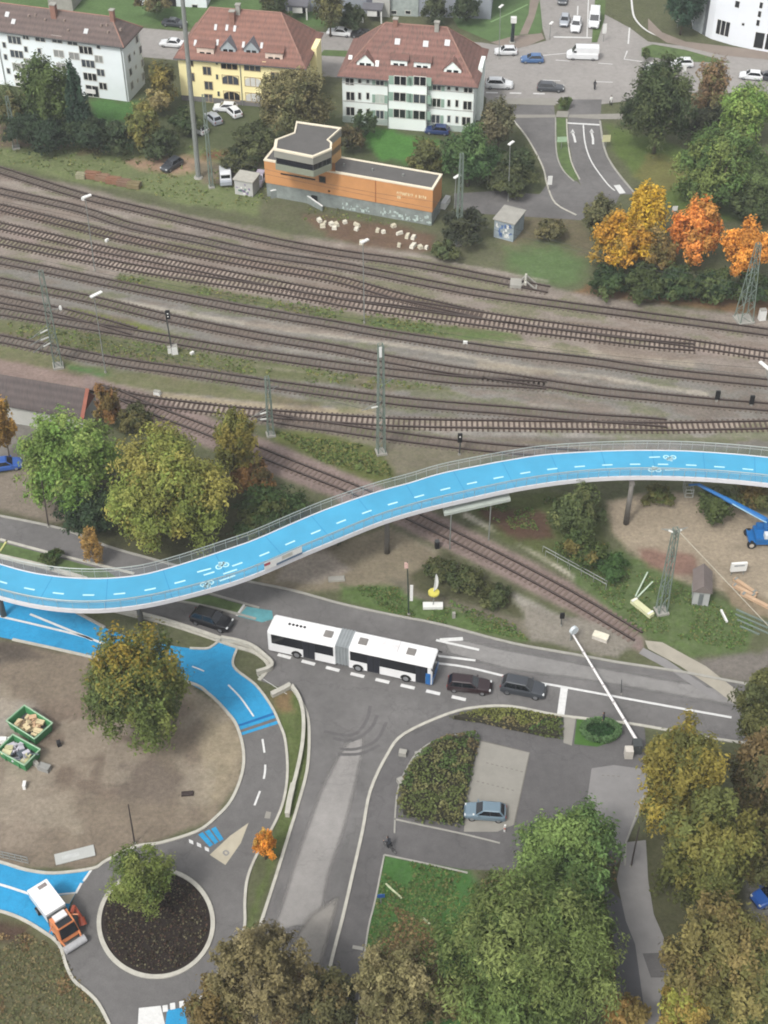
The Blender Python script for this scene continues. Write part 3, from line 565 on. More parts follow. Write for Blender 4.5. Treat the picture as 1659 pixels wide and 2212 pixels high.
sheet('footpath', [(1150, -60), (1182, -60), (1154, 40), (1140, 74), (1122, 76), (1142, 30)], 0.042, mat('sandy_path', C(142, 130, 120)))
line_mark([(1060, 48), (1100, 30), (1140, 10)], 0.4, 0.05, mat('pale_green', C(128, 160, 108)), smooth=0)
sheet('grass_verge', [(700, 108), (760, 110), (760, 124), (690, 120)], 0.03, mat('verge_grass', C(88, 108, 62)))
# crossing slab where the branch line meets the road
sheet('crossing_slab', [(1393, 1384), (1430, 1388), (1525, 1440), (1618, 1512), (1600, 1532), (1545, 1490), (1470, 1440), (1400, 1402)], 0.05, mat('crossing_concrete', C(168, 162, 148), 0.9, 0.14, 0.6, detail=10))
sheet('crossing_slab', [(1390, 1400), (1440, 1425), (1560, 1508), (1545, 1514), (1450, 1450), (1380, 1412)], 0.045, PAVER2)
# ------------------------------------------------------------------ railway tracks
SLEEP_D = mat('sleeper_wood', C(112, 101, 92), 0.9, 0.25, 1.5); SLEEP_P = mat('sleeper_concrete', C(92, 78, 70), 0.9, 0.2, 1.5)
SLEEP_B = mat('sleeper_branch', C(124, 108, 99), 0.9, 0.15, 1.5)
SHINE = mat('rail_head', C(116, 106, 100), 0.45, 0.15, 0.4, metal=0.3)
def track(pxs, label, sleeper, single=False, ball=None, step=0.66):
    pts = smooth_line(W(pxs), 10); t = thing('railway_track', label, 'railway track', tuple(pts[0]), 0, 'tracks of the rail yard')
    off = pts[0]; loc = [p - off for p in pts]; ns = normals2(loc)
    for sgn in (1, -1):
        mb = MB(); side = [p + q * 0.7535 * sgn for p, q in zip(loc, ns)]
        ribbon(mb, side, 0.24, 0.10, 0.25, 0); ribbon(mb, side, 0.07, 0.25, 0.262, 1)
        mb.build('rail', [RUST, SHINE], t)
    sp = resample(loc, step); sn = normals2(sp)
    geo = [(p, math.atan2(q.y, q.x)) for p, q in zip(sp, sn)]
    show = [(p, a) for p, a in geo if -10 < proj(p.x + off.x, p.y + off.y)[0] < 1670]
    first = []
    if single:
        show.sort(key=lambda g: g[0].y); first = show[:100]; show = show[100:]
        mb = MB().box(-1.3, 1.3, -0.13, 0.13, 0.02, 0.105); base = mb.build('sleeper', sleeper, t)
        base.location = first[0][0]; base.rotation_euler.z = first[0][1]
        for p, a in first[1:]:
            c = base.copy(); link(c, t); c.location = p; c.rotation_euler.z = a
    if show:
        mb = MB()
        for p, a in show: mb.box(-1.3, 1.3, -0.13, 0.13, 0.02, 0.10, 0, Matrix.Translation(p) @ Matrix.Rotation(a, 4, 'Z'))
        stuff(mb.build('sleeper', sleeper, t))
    return t
track([(-40, 356), (0, 369), (173, 423), (300, 454), (553, 514), (720, 546), (886, 570), (1106, 612), (1186, 627)], 'uppermost rusty track that ends at a buffer stop below the orange building', SLEEP_D)
track([(-40, 400), (0, 414), (167, 452), (283, 489), (433, 521), (553, 547), (720, 573), (820, 592), (953, 619), (1106, 645), (1656, 719), (1720, 728)], 'long rusty track second from the grassy yard edge, running below the autumn trees', SLEEP_D)
track([(-40, 437), (0, 449), (167, 490), (267, 515), (400, 544), (553, 573), (720, 603), (853, 639), (960, 664), (1040, 682)], 'rusty siding that joins the pair of tracks at midfield', SLEEP_P)
track([(-40, 478), (0, 489), (133, 519), (217, 539), (333, 562), (433, 582), (553, 606), (686, 632), (800, 648), (903, 661), (1106, 693), (1306, 720), (1472, 741), (1659, 769), (1720, 778)], 'reddish track on pale stone, upper one of the close pair', SLEEP_P, True)
track([(-40, 511), (0, 522), (117, 546), (200, 562), (283, 579), (400, 599), (553, 622), (686, 645), (786, 663), (1106, 707), (1273, 728), (1406, 744), (1500, 752)], 'reddish track on pale stone, lower one of the close pair beside the grass strip', SLEEP_P, True)
track([(-40, 555), (0, 564), (100, 584), (233, 612), (367, 639), (553, 674), (720, 702), (820, 720), (986, 746), (1106, 763), (1273, 782), (1439, 806), (1659, 829), (1720, 836)], 'dark track running just above the pale gravel path', SLEEP_D)
track([(-40, 602), (0, 609), (100, 629), (200, 649), (367, 689), (553, 726), (720, 754), (820, 774), (970, 800), (1106, 819), (1273, 844), (1406, 858), (1540, 871), (1659, 881), (1720, 887)], 'dark track running just below the pale gravel path', SLEEP_D)
track([(-40, 640), (0, 648), (110, 670), (200, 692), (290, 718)], 'short dark siding at the left joining a lower track', SLEEP_D)
track([(-40, 667), (0, 674), (123, 695), (267, 718), (400, 741), (553, 766), (720, 790), (820, 803), (986, 822), (1106, 829), (1180, 834)], 'dark track between the weedy strips near the white lineside boxes', SLEEP_D)
track([(-40, 724), (0, 733), (233, 779), (400, 804), (553, 827), (653, 841), (786, 859), (920, 874), (1106, 889), (1273, 904), (1380, 911), (1440, 916)], 'grey track passing behind the lattice masts with the white insulators', SLEEP_D)
track([(200, 842), (253, 853), (333, 869), (493, 888), (586, 896), (720, 906), (886, 915), (1106, 919), (1273, 921), (1439, 923), (1659, 919), (1720, 916)], 'track with dark sleepers on pale stone just above the blue bridge', SLEEP_P, True)
track([(560, 900), (640, 914), (720, 925), (853, 944), (986, 961), (1106, 973), (1260, 984), (1400, 1000)], 'track that curves away under the blue bridge railing', SLEEP_D)
track([(205, 840), (250, 852), (333, 888), (452, 933), (553, 975), (655, 1016), (771, 1062), (881, 1112), (1010, 1175), (1106, 1223), (1240, 1295), (1379, 1377)], 'single branch line running diagonally under the blue bridge to the road', SLEEP_B, True)
# ------------------------------------------------------------------ the blue cycle bridge
farE = [(-60, 1198), (0, 1220), (83, 1241), (187, 1251), (293, 1245), (383, 1223), (500, 1185), (553, 1166), (620, 1137), (686, 1109), (753, 1084), (820, 1062), (886, 1044), (953, 1024), (1040, 1006), (1106, 994), (1173, 984), (1273, 977), (1373, 974), (1473, 975), (1573, 981), (1659, 989), (1730, 998)]
nearE = [(-60, 1268), (0, 1288), (67, 1305), (150, 1316), (233, 1316), (317, 1305), (433, 1277), (553, 1241), (620, 1209), (720, 1168), (820, 1127), (920, 1097), (1020, 1074), (1106, 1055), (1206, 1039), (1306, 1030), (1406, 1028), (1506, 1031), (1592, 1037), (1659, 1044), (1730, 1053)]
ZD = 7.2
def even(pts, n):
    fine = smooth_line([P(x, y, ZD) for x, y in pts], 12); L = [0]
    for a, b in zip(fine, fine[1:]): L.append(L[-1] + (b - a).length)
    out = []
    for t in np.linspace(0, L[-1], n):
        k = min(max(np.searchsorted(L, t) - 1, 0), len(fine) - 2); u = (t - L[k]) / max(L[k + 1] - L[k], 1e-9)
        out.append(fine[k].lerp(fine[k + 1], u))
    return out
NB = 150
fE, nE = even(farE, NB), even(nearE, NB)
# pair each far point with the nearest opposite point so that the cross-sections are square to the path
nn = smooth_line(nE, 3); pr = []
for p in fE: pr.append(min(nn, key=lambda q: (q - p).length))
nE = [Vector((0, 0, 0)) + sum((pr[min(max(i + d, 0), NB - 1)] for d in range(-4, 5)), Vector()) / 9 for i in range(NB)]
midl = [(a + b) / 2 for a, b in zip(fE, nE)]; acr = [(b - a).normalized() for a, b in zip(fE, nE)]; wid = [(b - a).length for a, b in zip(fE, nE)]
bridge = thing('cycle_bridge', 'long curving bright blue cycle bridge with white edges crossing above the tracks', 'bridge', (0, 0, 0))
def strip3(secs, fs=None, caps=True):
    k = len(secs[0]); vs = [p for s in secs for p in s]; fa = []
    for i in range(len(secs) - 1):
        for j in range(k): fa.append((i * k + j, i * k + (j + 1) % k, (i + 1) * k + (j + 1) % k, (i + 1) * k + j))
    if caps: fa += [tuple(range(k))[::-1], tuple((len(secs) - 1) * k + j for j in range(k))]
    return vs, fa
up = Vector((0, 0, 1))
def sec(lo, hi, z0, z1): return [[m + a * lo(w) + up * z0, m + a * hi(w) + up * z0, m + a * hi(w) + up * z1, m + a * lo(w) + up * z1] for m, a, w in zip(midl, acr, wid)]
mb = MB(); mb.add(*strip3(sec(lambda w: -w / 2, lambda w: w / 2, -0.28, 0.0))); mb.build('deck', BLUE_DECK, bridge)
mb = MB(); mb.add(*strip3([[m + a * -0.9 - up * 0.95, m + a * 0.9 - up * 0.95, m + a * 1.5 - up * 0.282, m - a * 1.5 - up * 0.282] for m, a in zip(midl, acr)])); mb.build('box_girder', mat('girder_grey', C(150, 154, 156), 0.6, 0.08, 0.5), bridge)
for sg in (-1, 1):
    mb = MB(); mb.add(*strip3(sec(lambda w: min(sg * (w / 2 + 0.003), sg * (w / 2 + 0.13)), lambda w: max(sg * (w / 2 + 0.003), sg * (w / 2 + 0.13)), -0.50, 0.06))); mb.build('edge_beam', ALU, bridge)
net = mat('wire_net', C(196, 204, 208), 0.5, 0.05, 3.0, alpha=0.13)
for sg in (-1, 1):
    lean = 0.06; post = MB(); rail = MB(); mesh = MB()
    top = [m + a * sg * (w / 2 + 0.10 + lean) + up * 1.36 for m, a, w in zip(midl, acr, wid)]
    mid_ = [m + a * sg * (w / 2 + 0.10 - (0.10 if sg > 0 else -0.04)) + up * 0.98 for m, a, w in zip(midl, acr, wid)]
    rail.path(top, 0.05, 6); rail.path(mid_, 0.032, 5)
    bot = [m + a * sg * (w / 2 + 0.10) + up * 0.08 for m, a, w in zip(midl, acr, wid)]
    mesh.add([p for q in zip(bot, top) for p in q], [(2 * i, 2 * i + 2, 2 * i + 3, 2 * i + 1) for i in range(NB - 1)])
    pr_ = rail.build('railing', mat('steel_rail', C(176, 182, 176), 0.45, 0.1, 1.0, metal=0.3), bridge)
    po = None
    for i in range(0, NB, 2):
        b0 = midl[i] + acr[i] * sg * (wid[i] / 2 + 0.10); an = math.atan2(acr[i].y * sg, acr[i].x * sg)
        if po is None: po = post.tube((0, 0, 0), (lean, 0, 1.35), 0.022, 0.018, 5).build('post', mat('steel_rail', C(176, 182, 176)), pr_); q = po
        else: q = po.copy(); link(q, pr_)
        q.location = b0; q.rotation_euler.z = an
    mesh.build('wire_net', net, pr_)
# markings on the deck
cl = [m + a * (0.16) for m, a in zip(midl, acr)]; fine = resample(cl, 0.2)
def flatseg(mb, seg, w, z):
    ns = normals2(seg)
    vs = [c for p, q in zip(seg, ns) for c in ((p.x + q.x * w / 2, p.y + q.y * w / 2, p.z + z), (p.x - q.x * w / 2, p.y - q.y * w / 2, p.z + z))]
    mb.add(vs, [(2 * i, 2 * i + 1, 2 * i + 3, 2 * i + 2) for i in range(len(seg) - 1)])
for i in range(0, len(fine) - 8, 16):
    mb = MB(); flatseg(mb, fine[i:i + 7], 0.20, 0.006); mb.build('lane_dash', CYAN_MARK, bridge)
def cycle_symbol(px, py, flip=1):
    c = P(px, py, ZD); i = min(range(NB), key=lambda k: (midl[k] - c).length); t = (midl[i + 1] - midl[i - 1]).normalized() * flip; s = acr[i] * flip
    mb = MB(); q = lambda a, b: c + t * a * 0.72 + s * b * 0.72 + up * 0.008
    for cx in (-0.55, 0.55):
        ring = [q(cx + 0.42 * math.cos(u), 0.25 + 0.42 * math.sin(u)) for u in np.linspace(0, 2 * math.pi, 17)]; flatseg(mb, ring, 0.15, 0)
    for seg in (((-0.55, 0.25), (-0.15, -0.45)), ((-0.15, -0.45), (0.40, -0.45)), ((0.40, -0.45), (0.0, 0.25)), ((0.0, 0.25), (-0.15, -0.45)), ((0.40, -0.55), (0.55, 0.25)), ((-0.35, -0.60), (0.0, -0.60)), ((0.0, 0.25), (-0.55, 0.25))):
        flatseg(mb, [q(*seg[0]), q(*seg[1])], 0.17, 0)
    mb.build('cycle_symbol', CYAN_MARK, bridge)
JOINT = mat('deck_joint', C(52, 140, 190), 0.8, 0.1, 1.0)
for i in range(6, NB - 3, 9):
    mb = MB(); a_ = acr[i] * (wid[i] / 2 - 0.02); flatseg(mb, [midl[i] - a_, midl[i] + a_], 0.07, 0.004); mb.build('expansion_joint', JOINT, bridge)
def deck_dash(p0, p1, w=0.2):
    mb = MB(); flatseg(mb, [P(*p0, ZD), P(*p1, ZD)], w, 0.008); mb.build('lane_dash', CYAN_MARK, bridge)
cycle_symbol(479, 1220, 1); cycle_symbol(448, 1263, -1); cycle_symbol(1447, 990, -1); cycle_symbol(1414, 1013, 1)
deck_dash((426, 1236), (456, 1228)); deck_dash((482, 1240), (512, 1230)); deck_dash((474, 1255), (508, 1243)); deck_dash((1402, 988), (1426, 987)); deck_dash((1436, 1015), (1468, 1015))
# piers
for (bx, by, ty) in ((836, 1194, 1135), (1352, 1131, 1036), (306, 1350, 1318), (8, 1330, 1300)):
    p = P(bx, by); z1 = ZD - 0.9
    q = P3 = p
    mb = MB().tube((p.x, p.y, 0.0), (p.x, p.y, z1), 0.33, 0.27, 12); pi_ = mb.build('pillar', mat('pier_grey', C(116, 112, 106), 0.8, 0.12, 1.0), bridge, True)
    # the pier head reaches across to the girder
    i = min(range(NB), key=lambda k: (midl[k].xy - p.xy).length); h = midl[i] - up * 0.95
    MB().hexa([(p.x - .3, p.y - .25, z1 - .25), (p.x + .3, p.y - .25, z1 - .25), (h.x + .3, h.y + .3, h.z - .25), (h.x - .3, h.y + .3, h.z - .25)], [(p.x - .3, p.y - .25, z1 + .02), (p.x + .3, p.y - .25, z1 + .02), (h.x + .3, h.y + .3, h.z + .02), (h.x - .3, h.y + .3, h.z + .02)]).build('pier_head', mat('pier_grey', C(116, 112, 106)), pi_)
# banner on the near railing
ia = min(range(NB), key=lambda k: abs(proj(*nE[k])[0] - 569)); ib = min(range(NB), key=lambda k: abs(proj(*nE[k])[0] - 652))
def bann(i, z, o=0.235): return nE[i] + acr[i] * o + up * z
ban = thing('banner', 'white banner with red and dark stripes hung on the bridge railing', 'banner', tuple(nE[ia]))
off = nE[ia]
def bq(name, i0, i1, z0, z1, m, o):
    mb = MB(); ids = list(range(i0, i1 + 1)); vs = [p - off for i in ids for p in (bann(i, z0, o), bann(i, z1, o))]
    mb.add(vs, [(2 * k, 2 * k + 2, 2 * k + 3, 2 * k + 1) for k in range(len(ids) - 1)]); return mb.build(name, m, ban)
n3_ = max(3, (ib - ia))
bq('cloth', ia, ib, 0.15, 1.30, WHITE, 0.235); bq('red_panel', ia, ia + max(1, n3_ // 4), 0.75, 1.1, mat('banner_red', C(168, 70, 84), 0.7), 0.25)
bq('dark_stripe', ia + max(1, n3_ // 3), ib, 0.18, 0.48, mat('banner_blue', C(96, 120, 146), 0.7), 0.25); bq('grey_panel', ia + n3_ // 2, ia + (3 * n3_) // 4, 0.65, 1.15, mat('banner_grey', C(196, 196, 186), 0.7), 0.25)
# pale protective panel beside the bridge above the branch line
zc = 5.8; c4 = [P(957, 1097, zc), P(1099, 1064, zc), P(1103, 1078, zc), P(960, 1110, zc)]; cen = sum(c4, Vector()) / 4
can = thing('protection_roof', 'pale flat protective panel on thin posts beside the blue bridge over the branch line', 'canopy', (cen.x, cen.y, 0))
MB().hexa([(p.x - cen.x, p.y - cen.y, zc - 0.35) for p in c4[::-1]], [(p.x - cen.x, p.y - cen.y, zc) for p in c4[::-1]]).build('panel', mat('pale_panel', C(188, 196, 188), 0.6, 0.08, 0.8), can)
for p in (P(1061, 1089, zc), P(975, 1108, zc)): MB().tube((p.x - cen.x, p.y - cen.y + 0.2, 0), (p.x - cen.x, p.y - cen.y + 0.2, zc - 0.35), 0.07, n=6).build('post', STEEL, can)
# ------------------------------------------------------------------ foliage
def leaf_mat(name='leaves'):
    if name in MATS: return MATS[name]
    m = bpy.data.materials.new(name); m.use_nodes = True; n, l = m.node_tree.nodes, m.node_tree.links; b = n['Principled BSDF']
    a = n.new('ShaderNodeAttribute'); a.attribute_name = 'leaf'
    l.new(a.outputs['Color'], b.inputs['Base Color']); b.inputs['Roughness'].default_value = 0.75; b.inputs['Specular IOR Level'].default_value = 0.15
    tr = n.new('ShaderNodeBsdfTranslucent'); l.new(a.outputs['Color'], tr.inputs['Color'])
    mx = n.new('ShaderNodeMixShader'); mx.inputs[0].default_value = 0.34
    l.new(b.outputs[0], mx.inputs[1]); l.new(tr.outputs[0], mx.inputs[2]); l.new(mx.outputs[0], n['Material Output'].inputs['Surface'])
    MATS[name] = m; return m
BARK = mat('bark', C(92, 80, 66), 0.95, 0.3, 2.0)
def leaves_mesh(name, pos, nrm, size, colr, rg, long=1.0, droop=0.0):
    N = len(pos); t = rg.normal(size=(N, 3)); t -= nrm * (t * nrm).sum(1, keepdims=True)
    if droop: t[:, 2] -= droop * 2; t -= nrm * (t * nrm).sum(1, keepdims=True)
    t /= np.linalg.norm(t, axis=1, keepdims=True) + 1e-9; s = np.cross(nrm, t)
    L = (size * long)[:, None] * 0.5; Wd = size[:, None] * 0.5
    bend = nrm * (size[:, None] * 0.18)
    v = np.stack([pos - t * L - bend, pos + s * Wd * 0.75 + t * L * 0.1, pos + t * L - bend, pos - s * Wd * 0.75 + t * L * 0.1], 1).reshape(-1, 3)
    me = bpy.data.meshes.new(name); me.vertices.add(4 * N); me.vertices.foreach_set('co', v.ravel().astype(np.float32))
    me.loops.add(4 * N); me.loops.foreach_set('vertex_index', np.arange(4 * N, dtype=np.int32))
    me.polygons.add(N); me.polygons.foreach_set('loop_start', np.arange(0, 4 * N, 4, dtype=np.int32))
    at = me.attributes.new('leaf', 'FLOAT_COLOR', 'POINT')
    c = np.concatenate([colr, np.ones((N, 1))], 1); at.data.foreach_set('color', np.repeat(c, 4, 0).ravel().astype(np.float32))
    me.update(); me.validate(); me.materials.append(leaf_mat()); return me
def crown(name, seed, rx, ry, rz, cols, leaf=0.4, nclump=26, dens=1.0, top=None, long=1.5, droop=0.0, sparse=0.0, cone=0.0, zlow=99.0, csize=(0.22, 0.40), tcut=0.15):
    """leaf clusters on twigs on boughs, with gaps between the boughs and stray sprays beyond them"""
    rg = np.random.default_rng(seed); nclump = int(nclump * 1.25)
    d = rg.normal(size=(nclump, 3)); d /= np.linalg.norm(d, axis=1, keepdims=True); d[:, 2] = np.where(d[:, 2] < -0.6, -d[:, 2], d[:, 2])
    cr = rg.uniform(csize[0], csize[1], nclump) * 0.95; cc = d * np.minimum(1.02 - cr[:, None] * 0.85, 0.38 + 0.55 * rg.random((nclump, 1)) ** 0.7)
    cols = np.array(cols); ccol = cols[rg.integers(0, len(cols), nclump)] * (0.76 + 0.46 * rg.random((nclump, 1)))
    m = 9; sd = rg.normal(size=(nclump, m, 3)); sd /= np.linalg.norm(sd, axis=2, keepdims=True); sub = cc[:, None] + sd * (cr[:, None, None] * (0.45 + 0.65 * rg.random((nclump, m, 1))))
    scol = 0.82 + 0.36 * rg.random((nclump, m, 1))
    area = 4 * math.pi * ((rx * ry + rx * rz + ry * rz) / 3) * 1.9; N = int(min(60000, dens * area / (leaf * leaf * 0.50)))
    wgt = cr ** 2; k = rg.choice(nclump, N, p=wgt / wgt.sum()); q = rg.integers(0, m, N)
    p = sub[k, q] + rg.normal(size=(N, 3)) * (cr[k] * 0.24)[:, None]
    fill = rg.random(N) < 0.14; f = rg.normal(size=(N, 3)); f /= np.linalg.norm(f, axis=1, keepdims=True); p[fill] = (f * 0.66 * rg.random((N, 1)) ** 0.4)[fill]
    u = p - cc[k]; u /= np.linalg.norm(u, axis=1, keepdims=True) + 1e-9
    if cone: p[:, :2] *= np.clip(1.05 - cone * (p[:, 2:3] + 0.8) / 1.8, 0.06, 2)
    keep = p[:, 2] * rz > -(zlow)
    if sparse: keep &= rg.random(N) > sparse
    p, u, k, q = p[keep], u[keep], k[keep], q[keep]; N = len(p)
    nr = u * 0.55 + p * 0.35 + rg.normal(size=(N, 3)) * 0.45; nr[:, 2] += 0.45; nr /= np.linalg.norm(nr, axis=1, keepdims=True)
    c = ccol[k] * scol[k, q] * (0.78 + 0.44 * rg.random((N, 1)))
    if top is not None:
        w = np.clip((p[:, 2:3] - tcut) * 1.3 + rg.normal(size=(N, 1)) * 0.22 + (scol[k, q] - 1) * 2.5, 0, 1); c = c * (1 - w) + np.array(top) * (0.75 + 0.5 * rg.random((N, 1))) * w
    return leaves_mesh(name, p * np.array([rx, ry, rz]), nr, leaf * (0.5 + 0.9 * rg.random(N)), c, rg, long, droop)
def tree(px, py, rpx, zc, cols, label, name='tree', cat='tree', rz=None, leaf=None, group=None, seed=None, flat=1.0, trunk=True, **kw):
    """px, py: middle of the crown in the picture; rpx: its half width there; zc: height of the crown's middle"""
    c = P(px, py, zc); r = 1.03 * rpx / S(px, py, zc); rz = 1.08 * (rz or min(zc * 0.92, r * 1.0))
    seed = seed or (int(px * 7 + py * 13) % 9973)
    t = thing(name, label, cat, (c.x, c.y, 0), random.uniform(0, 6.28) * 0, group)
    leaf = (leaf or (0.42 if c.y < 150 else 0.50)) * 0.70
    me = crown('crown', seed, r, r * flat, rz, cols, leaf, zlow=zc - 0.15, **kw)
    o = bpy.data.objects.new('crown', me); link(o, t); o.location = (0, 0, zc)
    if trunk:
        mb = MB(); hb = max(0.6, zc - rz * 0.55); rt = max(0.10, r * 0.055)
        mb.tube((0, 0, 0), (0.1, 0, hb), rt, rt * 0.7, 8); rg = random.Random(seed)
        for i in range(6):
            a = i * 1.05 + rg.random(); q = (math.cos(a) * r * 0.55, math.sin(a) * r * 0.55 * flat, zc + rz * rg.uniform(-0.2, 0.5)); mb.tube((0.1, 0, hb * rg.uniform(0.75, 1.0)), q, rt * 0.5, rt * 0.15, 6)
        mb.tube((0.1, 0, hb), (0, 0, zc + rz * 0.6), rt * 0.7, rt * 0.2, 6)
        mb.build('trunk', BARK, t, True)
    return t
K = 1.42                                                                      # crowns shade themselves, so leaf colours sit near their own value
def L_(*cs):
    out = []
    for c in cs:
        c = C(*c); g = 0.3 * c[0] + 0.6 * c[1] + 0.1 * c[2]; out.append(tuple((v * 0.97 + g * 0.03) * K for v in c))
    return out
DK = L_((66, 84, 52), (78, 94, 56), (58, 76, 50)); MID = L_((94, 116, 64), (84, 108, 58), (110, 124, 66)); BRT = L_((122, 148, 72), (108, 138, 66), (134, 152, 80))
YEL = L_((138, 142, 70), (122, 134, 64), (152, 146, 74)); OLV = L_((124, 116, 72), (112, 108, 66), (134, 120, 76)); BRN = L_((128, 110, 82), (116, 98, 70), (140, 124, 92))
AUT = L_((134, 124, 58), (120, 116, 58), (144, 130, 58), (106, 108, 58)); GOLD = L_((204, 164, 48), (190, 142, 48), (170, 140, 60)); ORG = L_((224, 146, 66), (212, 132, 58), (196, 142, 68)); WIL = L_((104, 120, 64), (88, 106, 56), (116, 128, 72), (96, 110, 60))
PINE = L_((58, 80, 62), (50, 72, 56)); GRY = L_((112, 112, 88), (126, 122, 96), (98, 100, 76))
# big trees near the camera
tree(1135, 2075, 205, 8.5, WIL, 'huge pale green willow-like tree in the lower middle, biggest of all crowns', rz=7.4, leaf=0.27, nclump=64, csize=(0.15, 0.30), long=2.2, droop=0.5, dens=1.0, flat=1.05)
tree(1215, 1868, 135, 5.5, L_((104, 128, 70), (92, 118, 66), (116, 138, 76)), 'green tree behind the huge pale one, overhanging the grey car park', rz=5.2, leaf=0.36, nclump=36, csize=(0.18, 0.32))
tree(1478, 1690, 98, 8.0, AUT, 'dense yellow and olive autumn tree with its top touching the road', rz=7.0, leaf=0.38, nclump=40, csize=(0.18, 0.34))
tree(1530, 1840, 112, 7.0, L_((122, 118, 60), (110, 112, 58), (98, 104, 56)), 'olive brown tree just below the dense yellow one, beside the narrow path', rz=6.5, leaf=0.38, nclump=40, csize=(0.18, 0.34))
tree(1545, 2075, 118, 6.5, L_((134, 120, 74), (120, 112, 66), (108, 106, 60)), 'thin tan-brown tree by the lower end of the narrow path', rz=6.0, leaf=0.36, nclump=40, csize=(0.16, 0.30), sparse=0.15)
tree(1640, 1545, 62, 6.0, L_((102, 104, 62), (84, 90, 56)), 'dark olive tree hiding the road end at the right frame edge', rz=5.0, leaf=0.38, nclump=24)
tree(1640, 1695, 76, 6.5, L_((112, 96, 64), (92, 84, 56), (84, 84, 54)), 'dark brown-green tree behind the dense yellow tree at the right edge', rz=6.0, leaf=0.38, nclump=30)
tree(1625, 1835, 70, 4.0, L_((104, 98, 60), (90, 92, 56)), 'low dark shrubby tree above the blue car at the right edge', rz=3.6, leaf=0.36, nclump=26)
tree(1640, 2160, 96, 5.0, L_((104, 106, 62), (126, 118, 70), (90, 96, 56)), 'green-brown tree in the bottom right corner', rz=4.6, leaf=0.36, nclump=30)
tree(1475, 2185, 60, 3.5, L_((138, 140, 64), (150, 130, 66)), 'yellow-green young tree at the foot of the path', rz=3.2, leaf=0.34, nclump=22)
tree(1350, 2200, 55, 2.6, L_((150, 122, 70), (132, 116, 66)), 'small yellow-brown bush at the bottom edge beside the dark path', rz=2.2, leaf=0.32, nclump=18)
tree(560, 2120, 128, 6.5, L_((126, 116, 80), (112, 104, 70), (136, 126, 92)), 'nearly bare brown tree over the lower end of the side road', rz=6.0, leaf=0.32, nclump=46, csize=(0.13, 0.24), sparse=0.35)
tree(470, 2190, 70, 4.0, L_((118, 102, 62), (104, 100, 60)), 'brown-green bushy tree at the bottom beside the roundabout exit', rz=3.6, leaf=0.32, nclump=26, sparse=0.1)
tree(700, 2170, 75, 3.6, L_((92, 90, 58), (76, 78, 52), (110, 100, 66)), 'dark olive tree between the bare brown trees at the bottom', rz=3.4, leaf=0.34, nclump=26)
tree(855, 2150, 110, 5.5, L_((136, 128, 90), (122, 116, 78), (110, 106, 70)), 'pale straw-brown tree left of the huge pale green tree', rz=5.0, leaf=0.32, nclump=44, csize=(0.13, 0.24), sparse=0.3)
tree(980, 2160, 60, 3.0, L_((88, 84, 56), (104, 92, 62)), 'dark undergrowth tree at the bottom between straw-brown and pale green crowns', rz=2.6, leaf=0.34, nclump=18)
tree(295, 1482, 108, 8.4, L_((98, 112, 58), (106, 114, 58), (86, 100, 56)), 'tall tree on the bare earth with golden top and dark green foot', rz=7.8, leaf=0.36, nclump=50, csize=(0.22, 0.36), top=tuple(v * 0.9 for v in C(176, 150, 62)), tcut=0.42)
tree(308, 1900, 80, 4.6, L_((112, 126, 62), (98, 116, 58), (122, 132, 70)), 'slender green tree growing from the round dark flower bed', rz=3.6, leaf=0.26, nclump=36, csize=(0.16, 0.3), sparse=0.45)
tree(571, 1826, 26, 2.2, L_((222, 150, 52), (206, 134, 48), (190, 150, 70)), 'little bright orange sapling beside the side road', rz=1.9, leaf=0.22, nclump=14)
tree(200, 1180, 26, 2.6, L_((170, 136, 74), (152, 126, 76)), 'thin sparse orange sapling on the verge left of the bridge', rz=2.6, leaf=0.24, nclump=14, sparse=0.55)
# between the road and the sidings, left
tree(150, 1000, 112, 6.8, BRT, 'bright green broad tree left of the yellow-green pair', rz=6.0, leaf=0.40, nclump=38, csize=(0.2, 0.34))
tree(368, 1060, 140, 7.2, YEL, 'broad yellow-green tree whose foot meets the bridge railing', rz=6.6, leaf=0.40, nclump=48, csize=(0.18, 0.32))
tree(502, 965, 55, 6.0, L_((136, 126, 62), (116, 118, 60)), 'olive and rust tree between the broad yellow-green tree and the branch line', rz=5.0, leaf=0.38, nclump=24)
tree(6, 925, 30, 5.0, L_((172, 134, 62), (150, 118, 58), (128, 110, 60)), 'amber tree cut off by the left frame edge', rz=4.2, leaf=0.38, nclump=18)
tree(228, 880, 30, 3.6, L_((146, 110, 66), (126, 108, 62)), 'rust-orange bush at the red end of the brown roofed shed', name='bush', cat='bush', rz=3.2, leaf=0.34, nclump=14)
tree(290, 908, 44, 2.0, L_((104, 100, 60), (84, 88, 54)), 'low olive bush along the branch line near the brown roof', name='bush', cat='bush', rz=1.7, leaf=0.34, nclump=16, trunk=False)
tree(185, 1105, 72, 3.0, L_((64, 82, 54), (54, 72, 50)), 'dark green shrub mass beneath the bright green broad tree', name='bush', cat='bush', rz=2.4, leaf=0.40, nclump=20, trunk=False)
tree(590, 1110, 90, 2.6, L_((66, 86, 48), (56, 74, 44), (84, 92, 50)), 'dark green thicket between the branch line and the blue bridge', name='bush', cat='bush', rz=2.1, leaf=0.40, nclump=26, trunk=False)
tree(545, 1035, 46, 2.2, L_((128, 96, 56), (92, 84, 52)), 'rusty brown bush on the slope next to the branch line', name='bush', cat='bush', rz=1.8, leaf=0.36, nclump=16, trunk=False)
tree(700, 1140, 46, 1.6, L_((72, 84, 54), (62, 74, 50)), 'low dark bush in the shade under the bridge banner', name='bush', cat='bush', rz=1.3, leaf=0.36, nclump=14, trunk=False)
